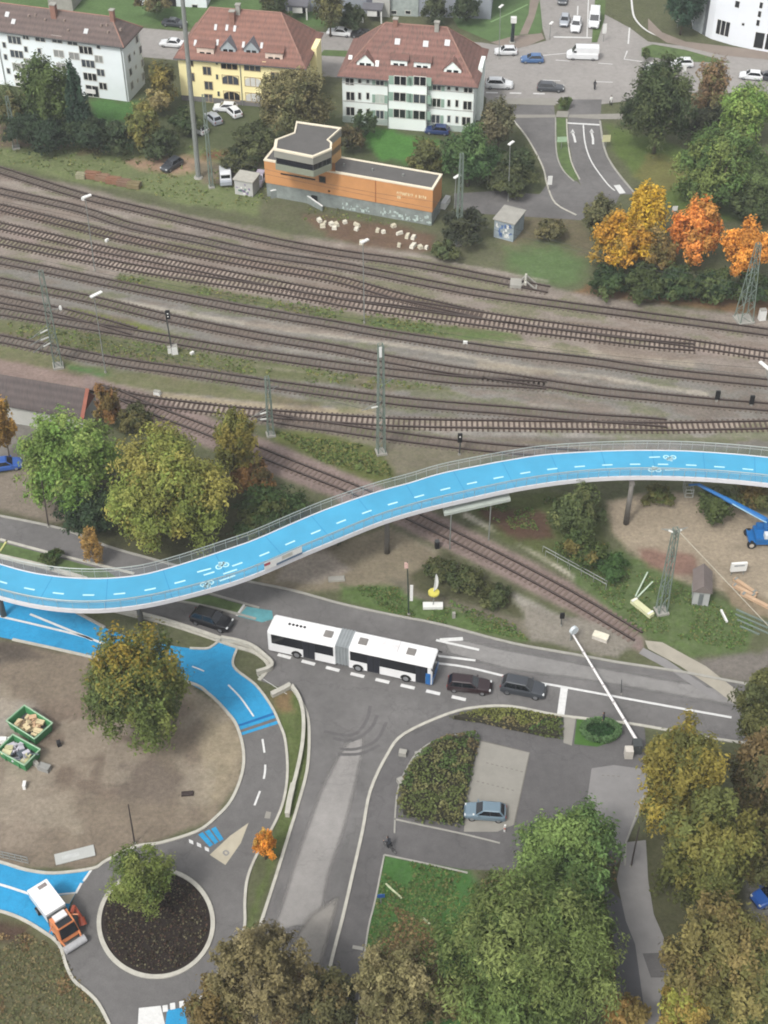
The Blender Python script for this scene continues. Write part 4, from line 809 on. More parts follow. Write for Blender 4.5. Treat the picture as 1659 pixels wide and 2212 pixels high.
tree(110, 1205, 26, 1.0, L_((64, 86, 46), (80, 92, 50)), 'clipped little bush on the narrow green verge at the left', name='bush', cat='bush', rz=0.9, leaf=0.3, nclump=10, trunk=False)
for i, (x, y, r, lb) in enumerate(((955, 1232, 40, 'shrub beside the white beach flag, nearest the bridge pier'), (1010, 1258, 44, 'shrub behind the yellow disc of the beach flag'), (1066, 1290, 42, 'shrub at the low end of the row by the branch line'))):
    tree(x, y, r, 1.1, L_((78, 88, 54), (66, 76, 48), (92, 96, 60)), 'dark green ' + lb, name='shrub', cat='shrub', rz=1.0, leaf=0.34, nclump=14, trunk=False, group='shrubs beside the branch line')
tree(1250, 1105, 58, 3.8, L_((92, 104, 62), (80, 92, 56), (104, 110, 68)), 'grey-green round bush just below the bridge, right of the brown earth', name='bush', cat='bush', rz=3.2, leaf=0.38, nclump=22)
tree(1262, 1185, 50, 2.6, L_((84, 98, 54), (72, 88, 50), (116, 108, 60)), 'green bush between the branch line and the works yard', name='bush', cat='bush', rz=2.2, leaf=0.36, nclump=18, trunk=False)
tree(1322, 1225, 42, 1.4, L_((72, 100, 52), (62, 88, 48)), 'low leafy patch of shrub near the lattice mast in the works yard', name='bush', cat='bush', rz=1.1, leaf=0.34, nclump=14, trunk=False)
tree(1545, 1092, 48, 2.0, L_((84, 96, 54), (72, 84, 48)), 'green bush beneath the raised blue boom', name='bush', cat='bush', rz=1.7, leaf=0.38, nclump=18, trunk=False)
tree(1625, 1070, 46, 2.0, L_((96, 100, 58), (116, 100, 58)), 'olive bush behind the raised blue boom at the right edge', name='bush', cat='bush', rz=1.7, leaf=0.38, nclump=16, trunk=False)
tree(1420, 1072, 36, 1.2, L_((92, 104, 58), (106, 106, 62)), 'weedy low bush beside the right bridge pier', name='bush', cat='bush', rz=1.0, leaf=0.34, nclump=12, trunk=False)
# beyond the sidings
tree(104, 215, 66, 7.5, L_((88, 104, 58), (76, 94, 54)), 'round green tree in front of the white apartment block', rz=6.5, nclump=30)
tree(166, 232, 42, 7.0, PINE, 'dark bluish conifer beside the round green tree at the apartment block', name='conifer', rz=7.0, nclump=30, cone=0.8)
tree(22, 240, 46, 4.0, L_((84, 94, 60), (110, 108, 70)), 'dull green tree at the left frame edge below the apartment block', rz=3.6, nclump=18)
tree(78, 280, 72, 3.2, L_((58, 74, 52), (50, 66, 48)), 'dark hedge-like bush at the foot of the round green tree', name='bush', cat='bush', rz=2.6, nclump=20, trunk=False)
tree(190, 292, 56, 3.2, L_((54, 70, 50), (64, 78, 52)), 'very dark bush between conifer and yellow-olive shrub', name='bush', cat='bush', rz=2.6, nclump=18, trunk=False)
tree(258, 300, 44, 2.8, L_((62, 78, 52), (72, 82, 54)), 'dark green bush on the yard edge left of the tall floodlight mast', name='bush', cat='bush', rz=2.3, nclump=16, trunk=False)
tree(308, 270, 42, 4.6, L_((128, 122, 66), (108, 112, 62)), 'yellow-olive shrub below the corner of the apartment block', rz=4.0, nclump=20)
tree(352, 185, 34, 4.4, L_((138, 126, 66), (112, 110, 64), (96, 98, 60)), 'yellowish tree between the white block and the yellow house', rz=4.0, nclump=18)
tree(335, 224, 32, 2.6, L_((150, 138, 92), (110, 112, 66)), 'cream flowering shrub by the green lawn of the apartment block', name='bush', cat='bush', rz=2.2, nclump=14, trunk=False)
tree(338, 306, 46, 2.6, L_((70, 82, 54), (86, 94, 60)), 'dark green bush left of the tall floodlight mast foot', name='bush', cat='bush', rz=2.3, nclump=18, trunk=False)
tree(402, 258, 38, 2.4, L_((66, 82, 52), (80, 90, 56)), 'round hedge bush at the corner of the yellow house', name='bush', cat='bush', rz=2.0, nclump=14, trunk=False)
tree(640, 232, 84, 6.6, L_((116, 112, 76), (100, 102, 68), (130, 122, 84)), 'big olive-brown tree between the yellow and the white house', rz=6.0, nclump=40, csize=(0.18, 0.32))
tree(548, 300, 50, 3.4, L_((92, 98, 64), (80, 88, 58)), 'green bush beside the cars parked behind the yellow house', name='bush', cat='bush', rz=2.9, nclump=18, trunk=False)
tree(520, 345, 44, 2.2, L_((70, 80, 54), (88, 92, 60)), 'dark bush behind the graffiti-covered cabin', name='bush', cat='bush', rz=1.8, nclump=14, trunk=False)
tree(758, 300, 30, 2.6, L_((96, 88, 60), (80, 80, 54)), 'brownish bush at the back of the orange tower', name='bush', cat='bush', rz=2.2, nclump=12, trunk=False)
tree(788, 268, 26, 2.6, L_((66, 84, 56), (76, 92, 60)), 'small dark bush against the front of the white house', name='bush', cat='bush', rz=2.3, nclump=12, trunk=False)
tree(920, 338, 46, 3.0, L_((110, 110, 66), (96, 100, 62)), 'olive bush on the lawn behind the orange building', name='bush', cat='bush', rz=2.5, nclump=16, trunk=False)
tree(1012, 340, 66, 5.0, L_((78, 106, 62), (68, 94, 58), (88, 112, 66)), 'deep green tree behind the right end of the orange building', rz=4.6, nclump=32, csize=(0.2, 0.34))
tree(1078, 270, 48, 4.6, L_((112, 106, 80), (96, 96, 70)), 'greyish brown tree at the corner of the white house', rz=4.0, nclump=24, sparse=0.1)
tree(1095, 385, 62, 2.4, L_((92, 98, 62), (78, 86, 56)), 'wide low bush inside the bend of the slip road', name='bush', cat='bush', rz=2.0, nclump=20, trunk=False)
tree(1128, 352, 40, 2.8, L_((86, 96, 62), (70, 84, 56)), 'darker bush inside the bend beside the slip road', name='bush', cat='bush', rz=2.3, nclump=14, trunk=False)
tree(1005, 492, 52, 2.6, L_((60, 66, 50), (72, 76, 54)), 'dark bush between the orange building and the graffiti hut', name='bush', cat='bush', rz=2.2, nclump=18, trunk=False)
tree(960, 545, 34, 1.6, L_((84, 96, 62), (96, 102, 66)), 'grassy bush at the foot of the lattice mast by the orange building', name='bush', cat='bush', rz=1.3, nclump=12, trunk=False)
tree(1190, 500, 40, 1.6, L_((112, 106, 72), (96, 94, 64)), 'dry scrub bush right of the graffiti hut', name='bush', cat='bush', rz=1.3, nclump=12, trunk=False)
tree(1300, 470, 44, 3.6, L_((112, 110, 74), (96, 98, 66)), 'olive scrub left of the golden tree, at the road end', name='bush', cat='bush', rz=3.0, nclump=18, trunk=False)
tree(1425, 232, 78, 8.0, L_((74, 86, 54), (84, 94, 58), (64, 78, 50)), 'large dark green oak-like tree at the big junction', rz=7.4, nclump=44, csize=(0.2, 0.34))
tree(1534, 200, 42, 4.8, L_((136, 112, 82), (122, 116, 76)), 'thin brownish tree behind the large dark green one', rz=6.0, nclump=24, sparse=0.5)
tree(1604, 248, 62, 5.4, BRT, 'lime green tree at the top right', rz=5.0, nclump=34)
tree(1525, 262, 46, 3.0, L_((62, 68, 52), (72, 76, 56)), 'dark shrub between the oak-like and the lime green tree', name='bush', cat='bush', rz=2.6, nclump=16, trunk=False)
tree(1555, 365, 98, 6.0, MID, 'broad mid-green tree in front of the lime green one', rz=6.2, nclump=46, csize=(0.18, 0.32))
tree(1650, 400, 60, 5.0, L_((92, 108, 64), (78, 94, 58)), 'green tree behind the orange trees at the right edge', rz=4.4, nclump=22)
tree(1620, 445, 50, 3.0, L_((86, 98, 60), (74, 88, 56)), 'green bush between the broad green tree and the rightmost orange tree', name='bush', cat='bush', rz=2.6, nclump=16, trunk=False)
tree(1345, 525, 68, 4.6, GOLD, 'golden yellow tree, leftmost of the autumn row above the tracks', rz=4.2, nclump=38, csize=(0.18, 0.32), group='autumn trees above the tracks')
tree(1395, 470, 46, 6.0, L_((214, 180, 48), (196, 160, 48)), 'bright lemon-yellow tree top above the golden one', rz=4.6, nclump=28, group='autumn trees above the tracks')
tree(1420, 540, 40, 4.0, L_((140, 118, 70), (118, 108, 64)), 'brownish olive tree between the golden and the orange tree', rz=3.6, nclump=20)
tree(1505, 502, 58, 5.6, ORG, 'bright orange tree with a domed crown, middle of the autumn row', rz=4.8, nclump=34, csize=(0.2, 0.34), group='autumn trees above the tracks')
tree(1612, 542, 56, 5.0, L_((224, 156, 64), (208, 142, 58)), 'orange tree behind the lattice mast at the right', rz=4.2, nclump=30, csize=(0.2, 0.34), group='autumn trees above the tracks')
for x, y, r, lb in ((1315, 610, 44, 'below the golden tree'), (1385, 612, 52, 'below the brownish olive tree'), (1465, 610, 56, 'below the domed orange tree'), (1545, 615, 52, 'left of the right lattice mast'), (1630, 622, 44, 'right of the right lattice mast')):
    tree(x, y, r, 2.2, L_((66, 84, 50), (56, 74, 48), (80, 92, 54)), 'dark green bush ' + lb, name='bush', cat='bush', rz=2.0, nclump=20, trunk=False, group='bushes under the autumn trees')
tree(712, 22, 38, 5.0, L_((118, 116, 76), (100, 102, 68)), 'olive tree in front of the grey block at the top', rz=4.6, nclump=20)
tree(762, 40, 30, 2.6, L_((70, 84, 58), (82, 92, 62)), 'dark shrub beside the porch of the grey block', name='bush', cat='bush', rz=2.3, nclump=12, trunk=False)
tree(1005, 22, 34, 3.0, L_((66, 80, 58), (78, 90, 62)), 'dark shrub at the right end of the grey block', name='bush', cat='bush', rz=2.6, nclump=14, trunk=False)
tree(940, 25, 30, 3.0, L_((72, 82, 60), (86, 94, 66)), 'grey-green tree in front of the pale wall of the grey block', rz=2.7, nclump=14)
tree(1478, 12, 44, 5.5, L_((52, 76, 60), (60, 84, 64)), 'dark blue-green tree beside the white tower at the top', rz=5.0, nclump=22)
tree(590, 14, 40, 4.0, L_((70, 82, 54), (96, 98, 64)), 'dark green tree behind the yellow house roof', rz=3.6, nclump=16)
tree(330, 6, 40, 3.0, L_((84, 96, 62), (112, 104, 70)), 'bush behind the ridge of the apartment block', name='bush', cat='bush', rz=2.6, nclump=12, trunk=False)
tree(1395, 118, 12, 1.2, L_((84, 96, 58), (72, 88, 52)), 'little round bush on the grass island of the junction', name='bush', cat='bush', rz=1.0, nclump=8, trunk=False)
tree(1222, 222, 16, 1.2, L_((92, 104, 60), (80, 96, 54)), 'little bush on the island at the slip road mouth', name='bush', cat='bush', rz=1.0, nclump=8, trunk=False)
# clipped hedges
def hedge(pxs, h, label, cols, leaf=0.34, dens=1.0, seed=3, name='hedge'):
    w = [p.xy for p in W(pxs)]; c = sum(w, Vector((0, 0))) / len(w); q = np.array([p - c for p in w]); rg = np.random.default_rng(seed)
    t = thing(name, label, 'hedge', (c.x, c.y, 0))
    x0, y0 = q.min(0); x1, y1 = q.max(0); A = (x1 - x0) * (y1 - y0)
    N = int(A / (leaf * leaf) * 2.6 * dens); p = np.stack([rg.uniform(x0, x1, N), rg.uniform(y0, y1, N)], 1)
    ins = np.zeros(N, bool); dm = np.full(N, 1e9)
    for (ax, ay), (bx, by) in zip(q, np.roll(q, -1, 0)):
        cnd = ((ay > p[:, 1]) != (by > p[:, 1])) & (p[:, 0] < (bx - ax) * (p[:, 1] - ay) / ((by - ay) or 1e-9) + ax); ins ^= cnd
        tt = np.clip(((p[:, 0] - ax) * (bx - ax) + (p[:, 1] - ay) * (by - ay)) / ((bx - ax) ** 2 + (by - ay) ** 2), 0, 1)
        dm = np.minimum(dm, np.hypot(p[:, 0] - ax - tt * (bx - ax), p[:, 1] - ay - tt * (by - ay)))
    p, dm = p[ins], dm[ins]; N = len(p); z = h * np.clip(0.25 + dm / 0.9, 0, 1) ** 0.6 * (0.72 + 0.36 * fbm(p[:, 0] + 50, p[:, 1] + 50, 1.6, seed + 5, 2)) - 0.25 * rg.random(N) ** 2 * h
    nr = rg.normal(size=(N, 3)) * 0.55; nr[:, 2] += 0.9; nr /= np.linalg.norm(nr, axis=1, keepdims=True)
    cols = np.array(cols); f = np.clip((fbm(p[:, 0] + 90, p[:, 1] + 30, 2.6, seed, 2) - 0.25) * 2, 0, 0.999); cc = cols[(f * len(cols)).astype(int)] * (0.65 + 0.7 * rg.random((N, 1)))
    o = bpy.data.objects.new('foliage', leaves_mesh('foliage', np.column_stack([p, np.maximum(z, 0.05)]), nr, leaf * (0.6 + 0.8 * rg.random(N)), cc, rg)); link(o, t)
    cx, cy = q.mean(0); MB().prism([(cx + (a - cx) * 0.9, cy + (b - cy) * 0.88) for a, b in q], 0.03, h * 0.55).build('stem_mass', mat('hedge_core', C(54, 52, 40), 0.95, 0.3, 2.0), t)
    return t
hedge([(862, 1770), (857, 1720), (876, 1668), (912, 1622), (965, 1592), (1026, 1586), (1036, 1600), (1026, 1650), (1010, 1720), (1000, 1790), (960, 1790), (900, 1780)], 1.3, 'wide rounded hedge bed between the footpath and the light blue car', L_((98, 108, 62), (112, 112, 72), (82, 100, 56), (110, 100, 70)), 0.28, 1.2)
hedge([(966, 1553), (1036, 1535), (1106, 1534), (1215, 1553), (1217, 1600), (1190, 1597), (1100, 1578), (1030, 1562)], 1.0, 'long low hedge between the main road and the car park', L_((118, 122, 66), (124, 116, 78), (78, 110, 54), (96, 108, 60)), 0.26, 1.2, 9)
sheet('grass_verge', [(1246, 1554), (1345, 1563), (1330, 1600), (1290, 1614), (1240, 1608)], 0.056, mat('verge_grass2', C(72, 108, 46), 0.95, 0.3, 0.8, detail=10))
oh = thing('oval_hedge', 'green oval hollow hedge ring on the grass beside the barrier', 'hedge', tuple(P(1296, 1586)))
def ring_leaves(r0, r1, h, rx, ry, cols, leaf, seed):
    rg = np.random.default_rng(seed); N = 2600; a = rg.uniform(0, 2 * math.pi, N); k = rg.uniform(r0, r1, N)
    p = np.column_stack([np.cos(a) * k * rx, np.sin(a) * k * ry, h * (0.3 + 0.75 * rg.random(N) ** 0.5)]); nr = rg.normal(size=(N, 3)) * 0.5; nr[:, 2] += 0.8; nr /= np.linalg.norm(nr, axis=1, keepdims=True)
    cols = np.array(cols); return leaves_mesh('foliage', p, nr, leaf * (0.6 + 0.8 * rg.random(N)), cols[rg.integers(0, len(cols), N)] * (0.7 + 0.6 * rg.random((N, 1))), rg)
o = bpy.data.objects.new('rim', ring_leaves(0.72, 1.0, 1.0, 2.1, 1.5, L_((96, 124, 82), (82, 112, 70)), 0.22, 5)); link(o, oh)
o = bpy.data.objects.new('foliage', ring_leaves(0.0, 0.8, 0.45, 2.1, 1.5, L_((50, 82, 46), (44, 72, 42)), 0.24, 6)); link(o, oh)
# ground cover: weeds and dead leaves nobody could count
def cover(name, polys, cols, n, size, seed, h=0.12, thr=0.46):
    rg = np.random.default_rng(seed); pts = []
    for poly in polys:
        w = np.array([p.xy for p in W(poly)]); x0, y0 = w.min(0); x1, y1 = w.max(0); m = n * 3
        p = np.stack([rg.uniform(x0, x1, m), rg.uniform(y0, y1, m)], 1); ins = np.zeros(m, bool)
        for (ax, ay), (bx, by) in zip(w, np.roll(w, -1, 0)): ins ^= ((ay > p[:, 1]) != (by > p[:, 1])) & (p[:, 0] < (bx - ax) * (p[:, 1] - ay) / ((by - ay) or 1e-9) + ax)
        p = p[ins & (fbm(p[:, 0], p[:, 1], 4.0, seed, 3) > thr)]; pts.append(p[:n])
    p = np.concatenate(pts); N = len(p); nr = rg.normal(size=(N, 3)) * 0.5; nr[:, 2] += 1; nr /= np.linalg.norm(nr, axis=1, keepdims=True)
    cols = np.array(cols); c = cols[rg.integers(0, len(cols), N)] * (0.7 + 0.6 * rg.random((N, 1)))
    return stuff(link(bpy.data.objects.new(name, leaves_mesh(name, np.column_stack([p, h * (0.4 + rg.random(N))]), nr, size * (0.5 + rg.random(N)), c, rg))))
cover('weeds', [[(0, 690), (553, 780), (980, 840), (800, 842), (300, 782), (0, 720)], [(260, 592), (553, 640), (1000, 706), (1000, 734), (553, 662), (240, 606)], [(590, 932), (820, 968), (850, 1035), (700, 1000)], [(0, 265), (250, 292), (560, 335), (600, 400), (900, 490), (560, 470), (0, 350)]], L_((100, 116, 62), (120, 120, 70), (88, 104, 58)), 2200, 0.42, 21)
cover('weeds', [[(740, 1264), (900, 1272), (1110, 1347), (1140, 1383), (850, 1328)], [(1200, 1190), (1470, 1262), (1630, 1350), (1600, 1408), (1370, 1360)], [(1000, 1085), (1190, 1065), (1300, 1200), (1240, 1225)], [(835, 1850), (1000, 1885), (900, 2100), (780, 2100)]], L_((92, 116, 60), (78, 104, 54), (108, 110, 66)), 2400, 0.26, 23, 0.12, 0.40)
cover('weeds', [[(-40, 1975), (130, 2050), (230, 2215), (-40, 2215)]], L_((108, 104, 72), (120, 110, 78), (92, 96, 62)), 1800, 0.26, 29)
cover('dead_leaves', [[(-40, 1975), (130, 2050), (230, 2215), (-40, 2215)], [(835, 1950), (930, 1990), (960, 2120), (760, 2200)], [(450, 2090), (700, 2100), (760, 2215), (430, 2215)], [(1040, 1900), (1330, 1850), (1330, 2200), (1000, 2200)]], L_((128, 104, 72), (148, 128, 88), (104, 88, 62)), 2200, 0.26, 25)
cover('bed_plants', [[(337 + 112 * math.cos(t), 1995 + 106 * math.sin(t)) for t in np.linspace(0, 2 * math.pi, 25)[:-1]]], L_((66, 62, 46), (84, 64, 54), (104, 100, 76), (52, 44, 38), (60, 50, 42)), 2600, 0.20, 27, 0.3, 0.2)

# ------------------------------------------------------------------ the damp autumn air
hz = MB().box(-555, 555, -195, 895, -1.0, 121.0).build('haze', [], None); stuff(hz)
hm = bpy.data.materials.new('haze'); hm.use_nodes = True; hn = hm.node_tree.nodes; hn.remove(hn['Principled BSDF']); pv = hn.new('ShaderNodeVolumePrincipled'); pv.inputs['Color'].default_value = (0.86, 0.89, 0.93, 1); pv.inputs['Density'].default_value = 0.00028; pv.inputs['Anisotropy'].default_value = 0.2
hm.node_tree.links.new(pv.outputs[0], hn['Material Output'].inputs['Volume']); hz.data.materials.append(hm)
# ------------------------------------------------------------------ buildings
PLASTER = mat('plaster_white', C(226, 234, 236, 1.2), 0.9, 0.05, 0.25); PLASTER_Y = mat('plaster_yellow', C(246, 234, 178, 1.2), 0.9, 0.05, 0.25)
PLASTER_P = mat('plaster_mint', C(230, 238, 234, 1.2), 0.9, 0.05, 0.25); TRIM = mat('window_trim', C(216, 216, 208), 0.7, 0.06, 1.0); MINT = mat('mint_shutter', C(150, 178, 162), 0.8, 0.08, 1.0)
TILE_R = tile_mat('roof_tile_red', C(142, 104, 92), C(158, 114, 100), C(114, 92, 86)); TILE_R2 = tile_mat('roof_tile_worn', C(134, 98, 90), C(152, 112, 102), C(98, 86, 78)); TILE_B = tile_mat('roof_tile_brown', C(108, 94, 90), C(122, 106, 100), C(92, 82, 80))
BITUMEN = mat('bitumen', C(98, 96, 94), 0.95, 0.16, 0.5, detail=10); ORANGE = mat('orange_cladding', C(202, 146, 94, 1.1), 0.75, 0.14, 0.3, detail=10); CREAM = mat('cream_edge', C(240, 230, 206), 0.6, 0.05, 1.0)
GRAFF = mat('graffiti_wall', C(138, 146, 142), 0.9, 0.3, 0.9, detail=10)
class Bld:
    def __init__(s, name, label, A, B, cat='building', zb=0.0):
        a, b = P(*A), P(*B); s.o = a; d = (b - a); s.W = d.length; s.u = d.normalized(); s.v = Vector((-s.u.y, s.u.x, 0))
        s.t = thing(name, label, cat, (a.x, a.y, 0), math.atan2(s.u.y, s.u.x))
    def loc(s, p): q = p - s.o; return Vector((q.dot(s.u), q.dot(s.v), p.z))
    def wld(s, u, v, z): q = s.o + s.u * u + s.v * v; return Vector((q.x, q.y, z))
    def hit(s, px, py, p0, nrm):
        """where the sight line through a picture point meets a plane of the house (local coordinates)"""
        o = s.loc(Vector((0, 0, H))); q = s.loc(P(px, py, 0.0)); d = q - o
        nrm = Vector(nrm); t = (Vector(p0) - o).dot(nrm) / d.dot(nrm); return o + d * t
    def front(s, px, py, v=0.0): return s.hit(px, py, (0, v, 0), (0, -1, 0))
    def side(s, px, py): return s.hit(px, py, (s.W, 0, 0), (1, 0, 0))
    def window(s, c, nrm, w, h, trim=TRIM, pane=GLASS_SKY, mull=1, cross=True, shut=None, name='window', arch=False):
        n = Vector(nrm); tg = Vector((-n.y, n.x, 0)); up_ = Vector((0, 0, 1)); M = Matrix(((tg.x, n.x, 0, c.x), (tg.y, n.y, 0, c.y), (0, 0, 1, c.z), (0, 0, 0, 1)))
        f = 0.10; mb = MB()
        mb.box(-w / 2 - f, w / 2 + f, 0, 0.07, -h / 2 - f, -h / 2, 0, M); mb.box(-w / 2 - f, w / 2 + f, 0, 0.07, h / 2, h / 2 + f, 0, M)
        mb.box(-w / 2 - f, -w / 2, 0, 0.07, -h / 2, h / 2, 0, M); mb.box(w / 2, w / 2 + f, 0, 0.07, -h / 2, h / 2, 0, M)
        for k in range(mull):
            x = -w / 2 + w * (k + 1) / (mull + 1); mb.box(x - 0.06, x + 0.06, 0, 0.055, -h / 2, h / 2, 0, M)
        fr = mb.build(name, trim, s.t)
        if pane in (GLASS, GLASS_SKY): pane = random.choice((pane, pane, GLASS, GLASS_SKY, mat('curtain_grey', C(150, 152, 148), 0.6, 0.25, 1.5)) if pane is GLASS_SKY else (GLASS, GLASS, GLASS, GLASS_SKY))
        if arch:
            pts = [(-w / 2, -h / 2), (w / 2, -h / 2)] + [(w / 2 * math.cos(a), h * 0.1 + h * 0.4 * math.sin(a)) for a in np.linspace(0, math.pi, 9)]
        else: pts = [(-w / 2, -h / 2), (w / 2, -h / 2), (w / 2, h / 2), (-w / 2, h / 2)]
        MB().add and None
        pm = MB(); pm.add([M @ Vector((x, 0.03, z)) for x, z in pts], [tuple(range(len(pts)))]); pm.build('pane', pane, fr)
        if shut:
            for sg in (-1, 1):
                sm = MB().box(min(sg * (w / 2 + 0.12), sg * (w / 2 + 0.12 + w * 0.42)), max(sg * (w / 2 + 0.12), sg * (w / 2 + 0.12 + w * 0.42)), 0.01, 0.09, -h / 2, h / 2, 0, M); sm.build('shutter', shut, fr)
        return fr
    def hip(s, u0, u1, v0, v1, ze, r0, r1, zr, m, over=0.55, name='roof', bell=True):
        a, b, c, d = (u0 - over, v0 - over), (u1 + over, v0 - over), (u1 + over, v1 + over), (u0 - over, v1 + over)
        zo = ze - 0.12; vm_ = (v0 + v1) / 2; mb = MB()
        E = [(p[0], p[1], zo) for p in (a, b, c, d)]; Lw = [(p[0], p[1], zo - 0.22) for p in (a, b, c, d)]
        if bell:   # the eaves run flatter than the main slope
            k = 0.20; Rg = [(r0, vm_, zr), (r1, vm_, zr)]; ref = [Rg[0], Rg[1], Rg[1], Rg[0]]
            I = [(e[0] + (q[0] - e[0]) * k, e[1] + (q[1] - e[1]) * k, e[2] + (q[2] - e[2]) * k * 0.72) for e, q in zip(E, ref)]
        else: I = E; Rg = [(r0, vm_, zr), (r1, vm_, zr)]
        vs = Lw + E + I + Rg
        fs = [(0, 3, 2, 1)] + [(i, (i + 1) % 4, 4 + (i + 1) % 4, 4 + i) for i in range(4)]
        if bell: fs += [(4 + i, 4 + (i + 1) % 4, 8 + (i + 1) % 4, 8 + i) for i in range(4)]
        fs += [(8, 9, 13, 12), (9, 10, 13), (10, 11, 12, 13), (11, 8, 12)]
        mb.add(vs, fs); ro = mb.build(name, m, s.t)
        rm = MB()
        for p, q in ((I[0], Rg[0]), (I[1], Rg[1]), (I[2], Rg[1]), (I[3], Rg[0]), (Rg[0], Rg[1])): rm.tube(Vector(p) + Vector((0, 0, .02)), Vector(q) + Vector((0, 0, .02)), 0.11, n=5)
        rm.build('ridge_tile', mat('ridge_tile', C(160, 124, 110), 0.85, 0.15, 1.0), ro)
        s.roof = ro; s.I = I; s.Rg = Rg
        p0, p1, p2 = Vector(I[0]), Vector(I[1]), Vector(Rg[1]); s.rn = (p1 - p0).cross(p2 - p0).normalized(); s.rp = p0
        return ro
    def onroof(s, px, py): return s.hit(px, py, s.rp, s.rn)
    def dormer(s, px, py, w, h, wall, roofm, style='gable', nwin=2):
        c = s.onroof(px, py); slope = -s.rn.y / s.rn.z; slope = abs(s.rn.y / s.rn.z)
        z0 = c.z - h * 0.5; v0 = c.y - 0.25; dp = h / max(slope, 0.3) + 0.6
        mb = MB()
        if style == 'gable':
            pts = [(-w / 2, z0), (w / 2, z0), (w / 2, z0 + h * 0.62), (0, z0 + h * 1.15), (-w / 2, z0 + h * 0.62)]
            mb.hexa([(c.x + x, v0, z) for x, z in pts][::-1], [(c.x + x, v0 + dp, z) for x, z in pts][::-1]); d = mb.build('dormer', wall, s.roof)
            for sg in (-1, 1):
                rr = MB(); e = (sg * (w / 2 + 0.22), z0 + h * 0.62 - 0.22); t_ = (0, z0 + h * 1.15 + 0.12)
                q = [(c.x + e[0], v0 - 0.15, e[1]), (c.x + t_[0], v0 - 0.15, t_[1]), (c.x + t_[0], v0 + dp + 0.5, t_[1]), (c.x + e[0], v0 + dp, e[1])]
                if sg > 0: q = q[::-1]
                rr.hexa(q, [(a_, b_, z + 0.10) for a_, b_, z in q]); rr.build('dormer_roof', roofm, d)
        else:
            pts = [(-w / 2, z0), (w / 2, z0), (w / 2, z0 + h), (-w / 2, z0 + h)]
            mb.hexa([(c.x + x, v0, z) for x, z in pts][::-1], [(c.x + x, v0 + dp, z) for x, z in pts][::-1]); d = mb.build('dormer', wall, s.roof)
            q = [(c.x - w / 2 - 0.25, v0 - 0.2, z0 + h), (c.x + w / 2 + 0.25, v0 - 0.2, z0 + h), (c.x + w / 2 + 0.0, v0 + dp + 1.6, z0 + h + 0.9), (c.x - w / 2 - 0.0, v0 + dp + 1.6, z0 + h + 0.9)]
            rr = MB(); rr.hexa(q, [(a_, b_, z + 0.12) for a_, b_, z in q]); rr.build('dormer_roof', roofm, d)
        for k in range(nwin):
            x = c.x + (k - (nwin - 1) / 2) * w / (nwin + 0.6)
            wm = MB().box(x - w * 0.14, x + w * 0.14, v0 - 0.03, v0 - 0.005, z0 + h * 0.16, z0 + h * 0.56); wm.build('window', GLASS, d)
    def chimney(s, px, py, h=1.6, w=0.7, m=None):
        c = s.onroof(px, py); m = m or mat('brick_chimney', C(150, 112, 98), 0.9, 0.2, 2.0)
        ch = MB().box(c.x - w / 2, c.x + w / 2, c.y - w / 2, c.y + w / 2, c.z - 0.8, c.z + h).build('chimney', m, s.roof)
        MB().box(c.x - w / 2 - .1, c.x + w / 2 + .1, c.y - w / 2 - .1, c.y + w / 2 + .1, c.z + h, c.z + h + .12).build('chimney_cap', CONC, ch)
    def skylight(s, px, py, w=0.6, h=0.8, m=None):
        c = s.onroof(px, py); n = s.rn if s.rn.z > 0 else -s.rn; up_ = Vector((0, 0, 1)); tg = Vector((1, 0, 0)); dn = n.cross(tg).normalized()
        q = [c + tg * a + dn * b for a, b in ((-w / 2, -h / 2), (w / 2, -h / 2), (w / 2, h / 2), (-w / 2, h / 2))]
        MB().hexa([p - n * 0.1 for p in q], [p + n * 0.10 for p in q]).build('skylight', m or mat('skylight_grey', C(206, 208, 208), 0.5, 0.1, 1.0), s.roof)
    def gutter(s, u0, u1, v, z):
        MB().tube((u0, v, z), (u1, v, z), 0.10, n=6).build('gutter', STEEL_DARK, s.t)
    def pipe(s, u, v, z0, z1):
        MB().tube((u, v, z0), (u, v, z1), 0.07, n=6).build('downpipe', STEEL, s.t)
# -- the white apartment block
b = Bld('apartment_block', 'long white apartment block with a brown hipped roof at the top left', (-70, 172), (279, 220))
D_ = (P(329, 183) - P(279, 220)).length; ze = zat(P(279, 220).x, P(279, 220).y, 99) + 0.1
MB().box(0, b.W, 0, D_, 0, ze).build('wall', PLASTER, b.t)
rr_ = b.front(240, 36, D_ / 2); b.hip(0, b.W, 0, D_, ze, D_ * 0.45, rr_.x, rr_.z, TILE_B, 0.5, bell=False)
zo = lambda zx, zy: (zx * 0.20833, zy * 0.20833)
for zx, zy in ((150, 415), (175, 560), (200, 695), (890, 520), (915, 660), (935, 795)): b.window(b.front(*zo(zx, zy)), (0, -1, 0), 2.3, 1.25, mull=2)
for zx, zy in ((265, 372), (415, 394), (590, 407), (750, 430), (610, 555), (770, 580), (640, 690), (305, 642)): b.window(b.front(*zo(zx, zy)), (0, -1, 0), 1.7 if zx > 300 else 1.0, 1.15, pane=mat('blind_grey', C(150, 152, 150), 0.6, 0.1, 1.0) if zy > 540 else GLASS_SKY, mull=1)
for zx, zy in ((45, 465), (60, 590), (90, 735), (270, 510), (410, 530), (1020, 475)): b.window(b.front(*zo(zx, zy)), (0, -1, 0), 0.55, 0.95, mull=0)
for zx, zy in ((1025, 612), (1045, 752), (1070, 892)): b.window(b.front(*zo(zx, zy)), (0, -1, 0), 1.3, 1.15, mull=1)
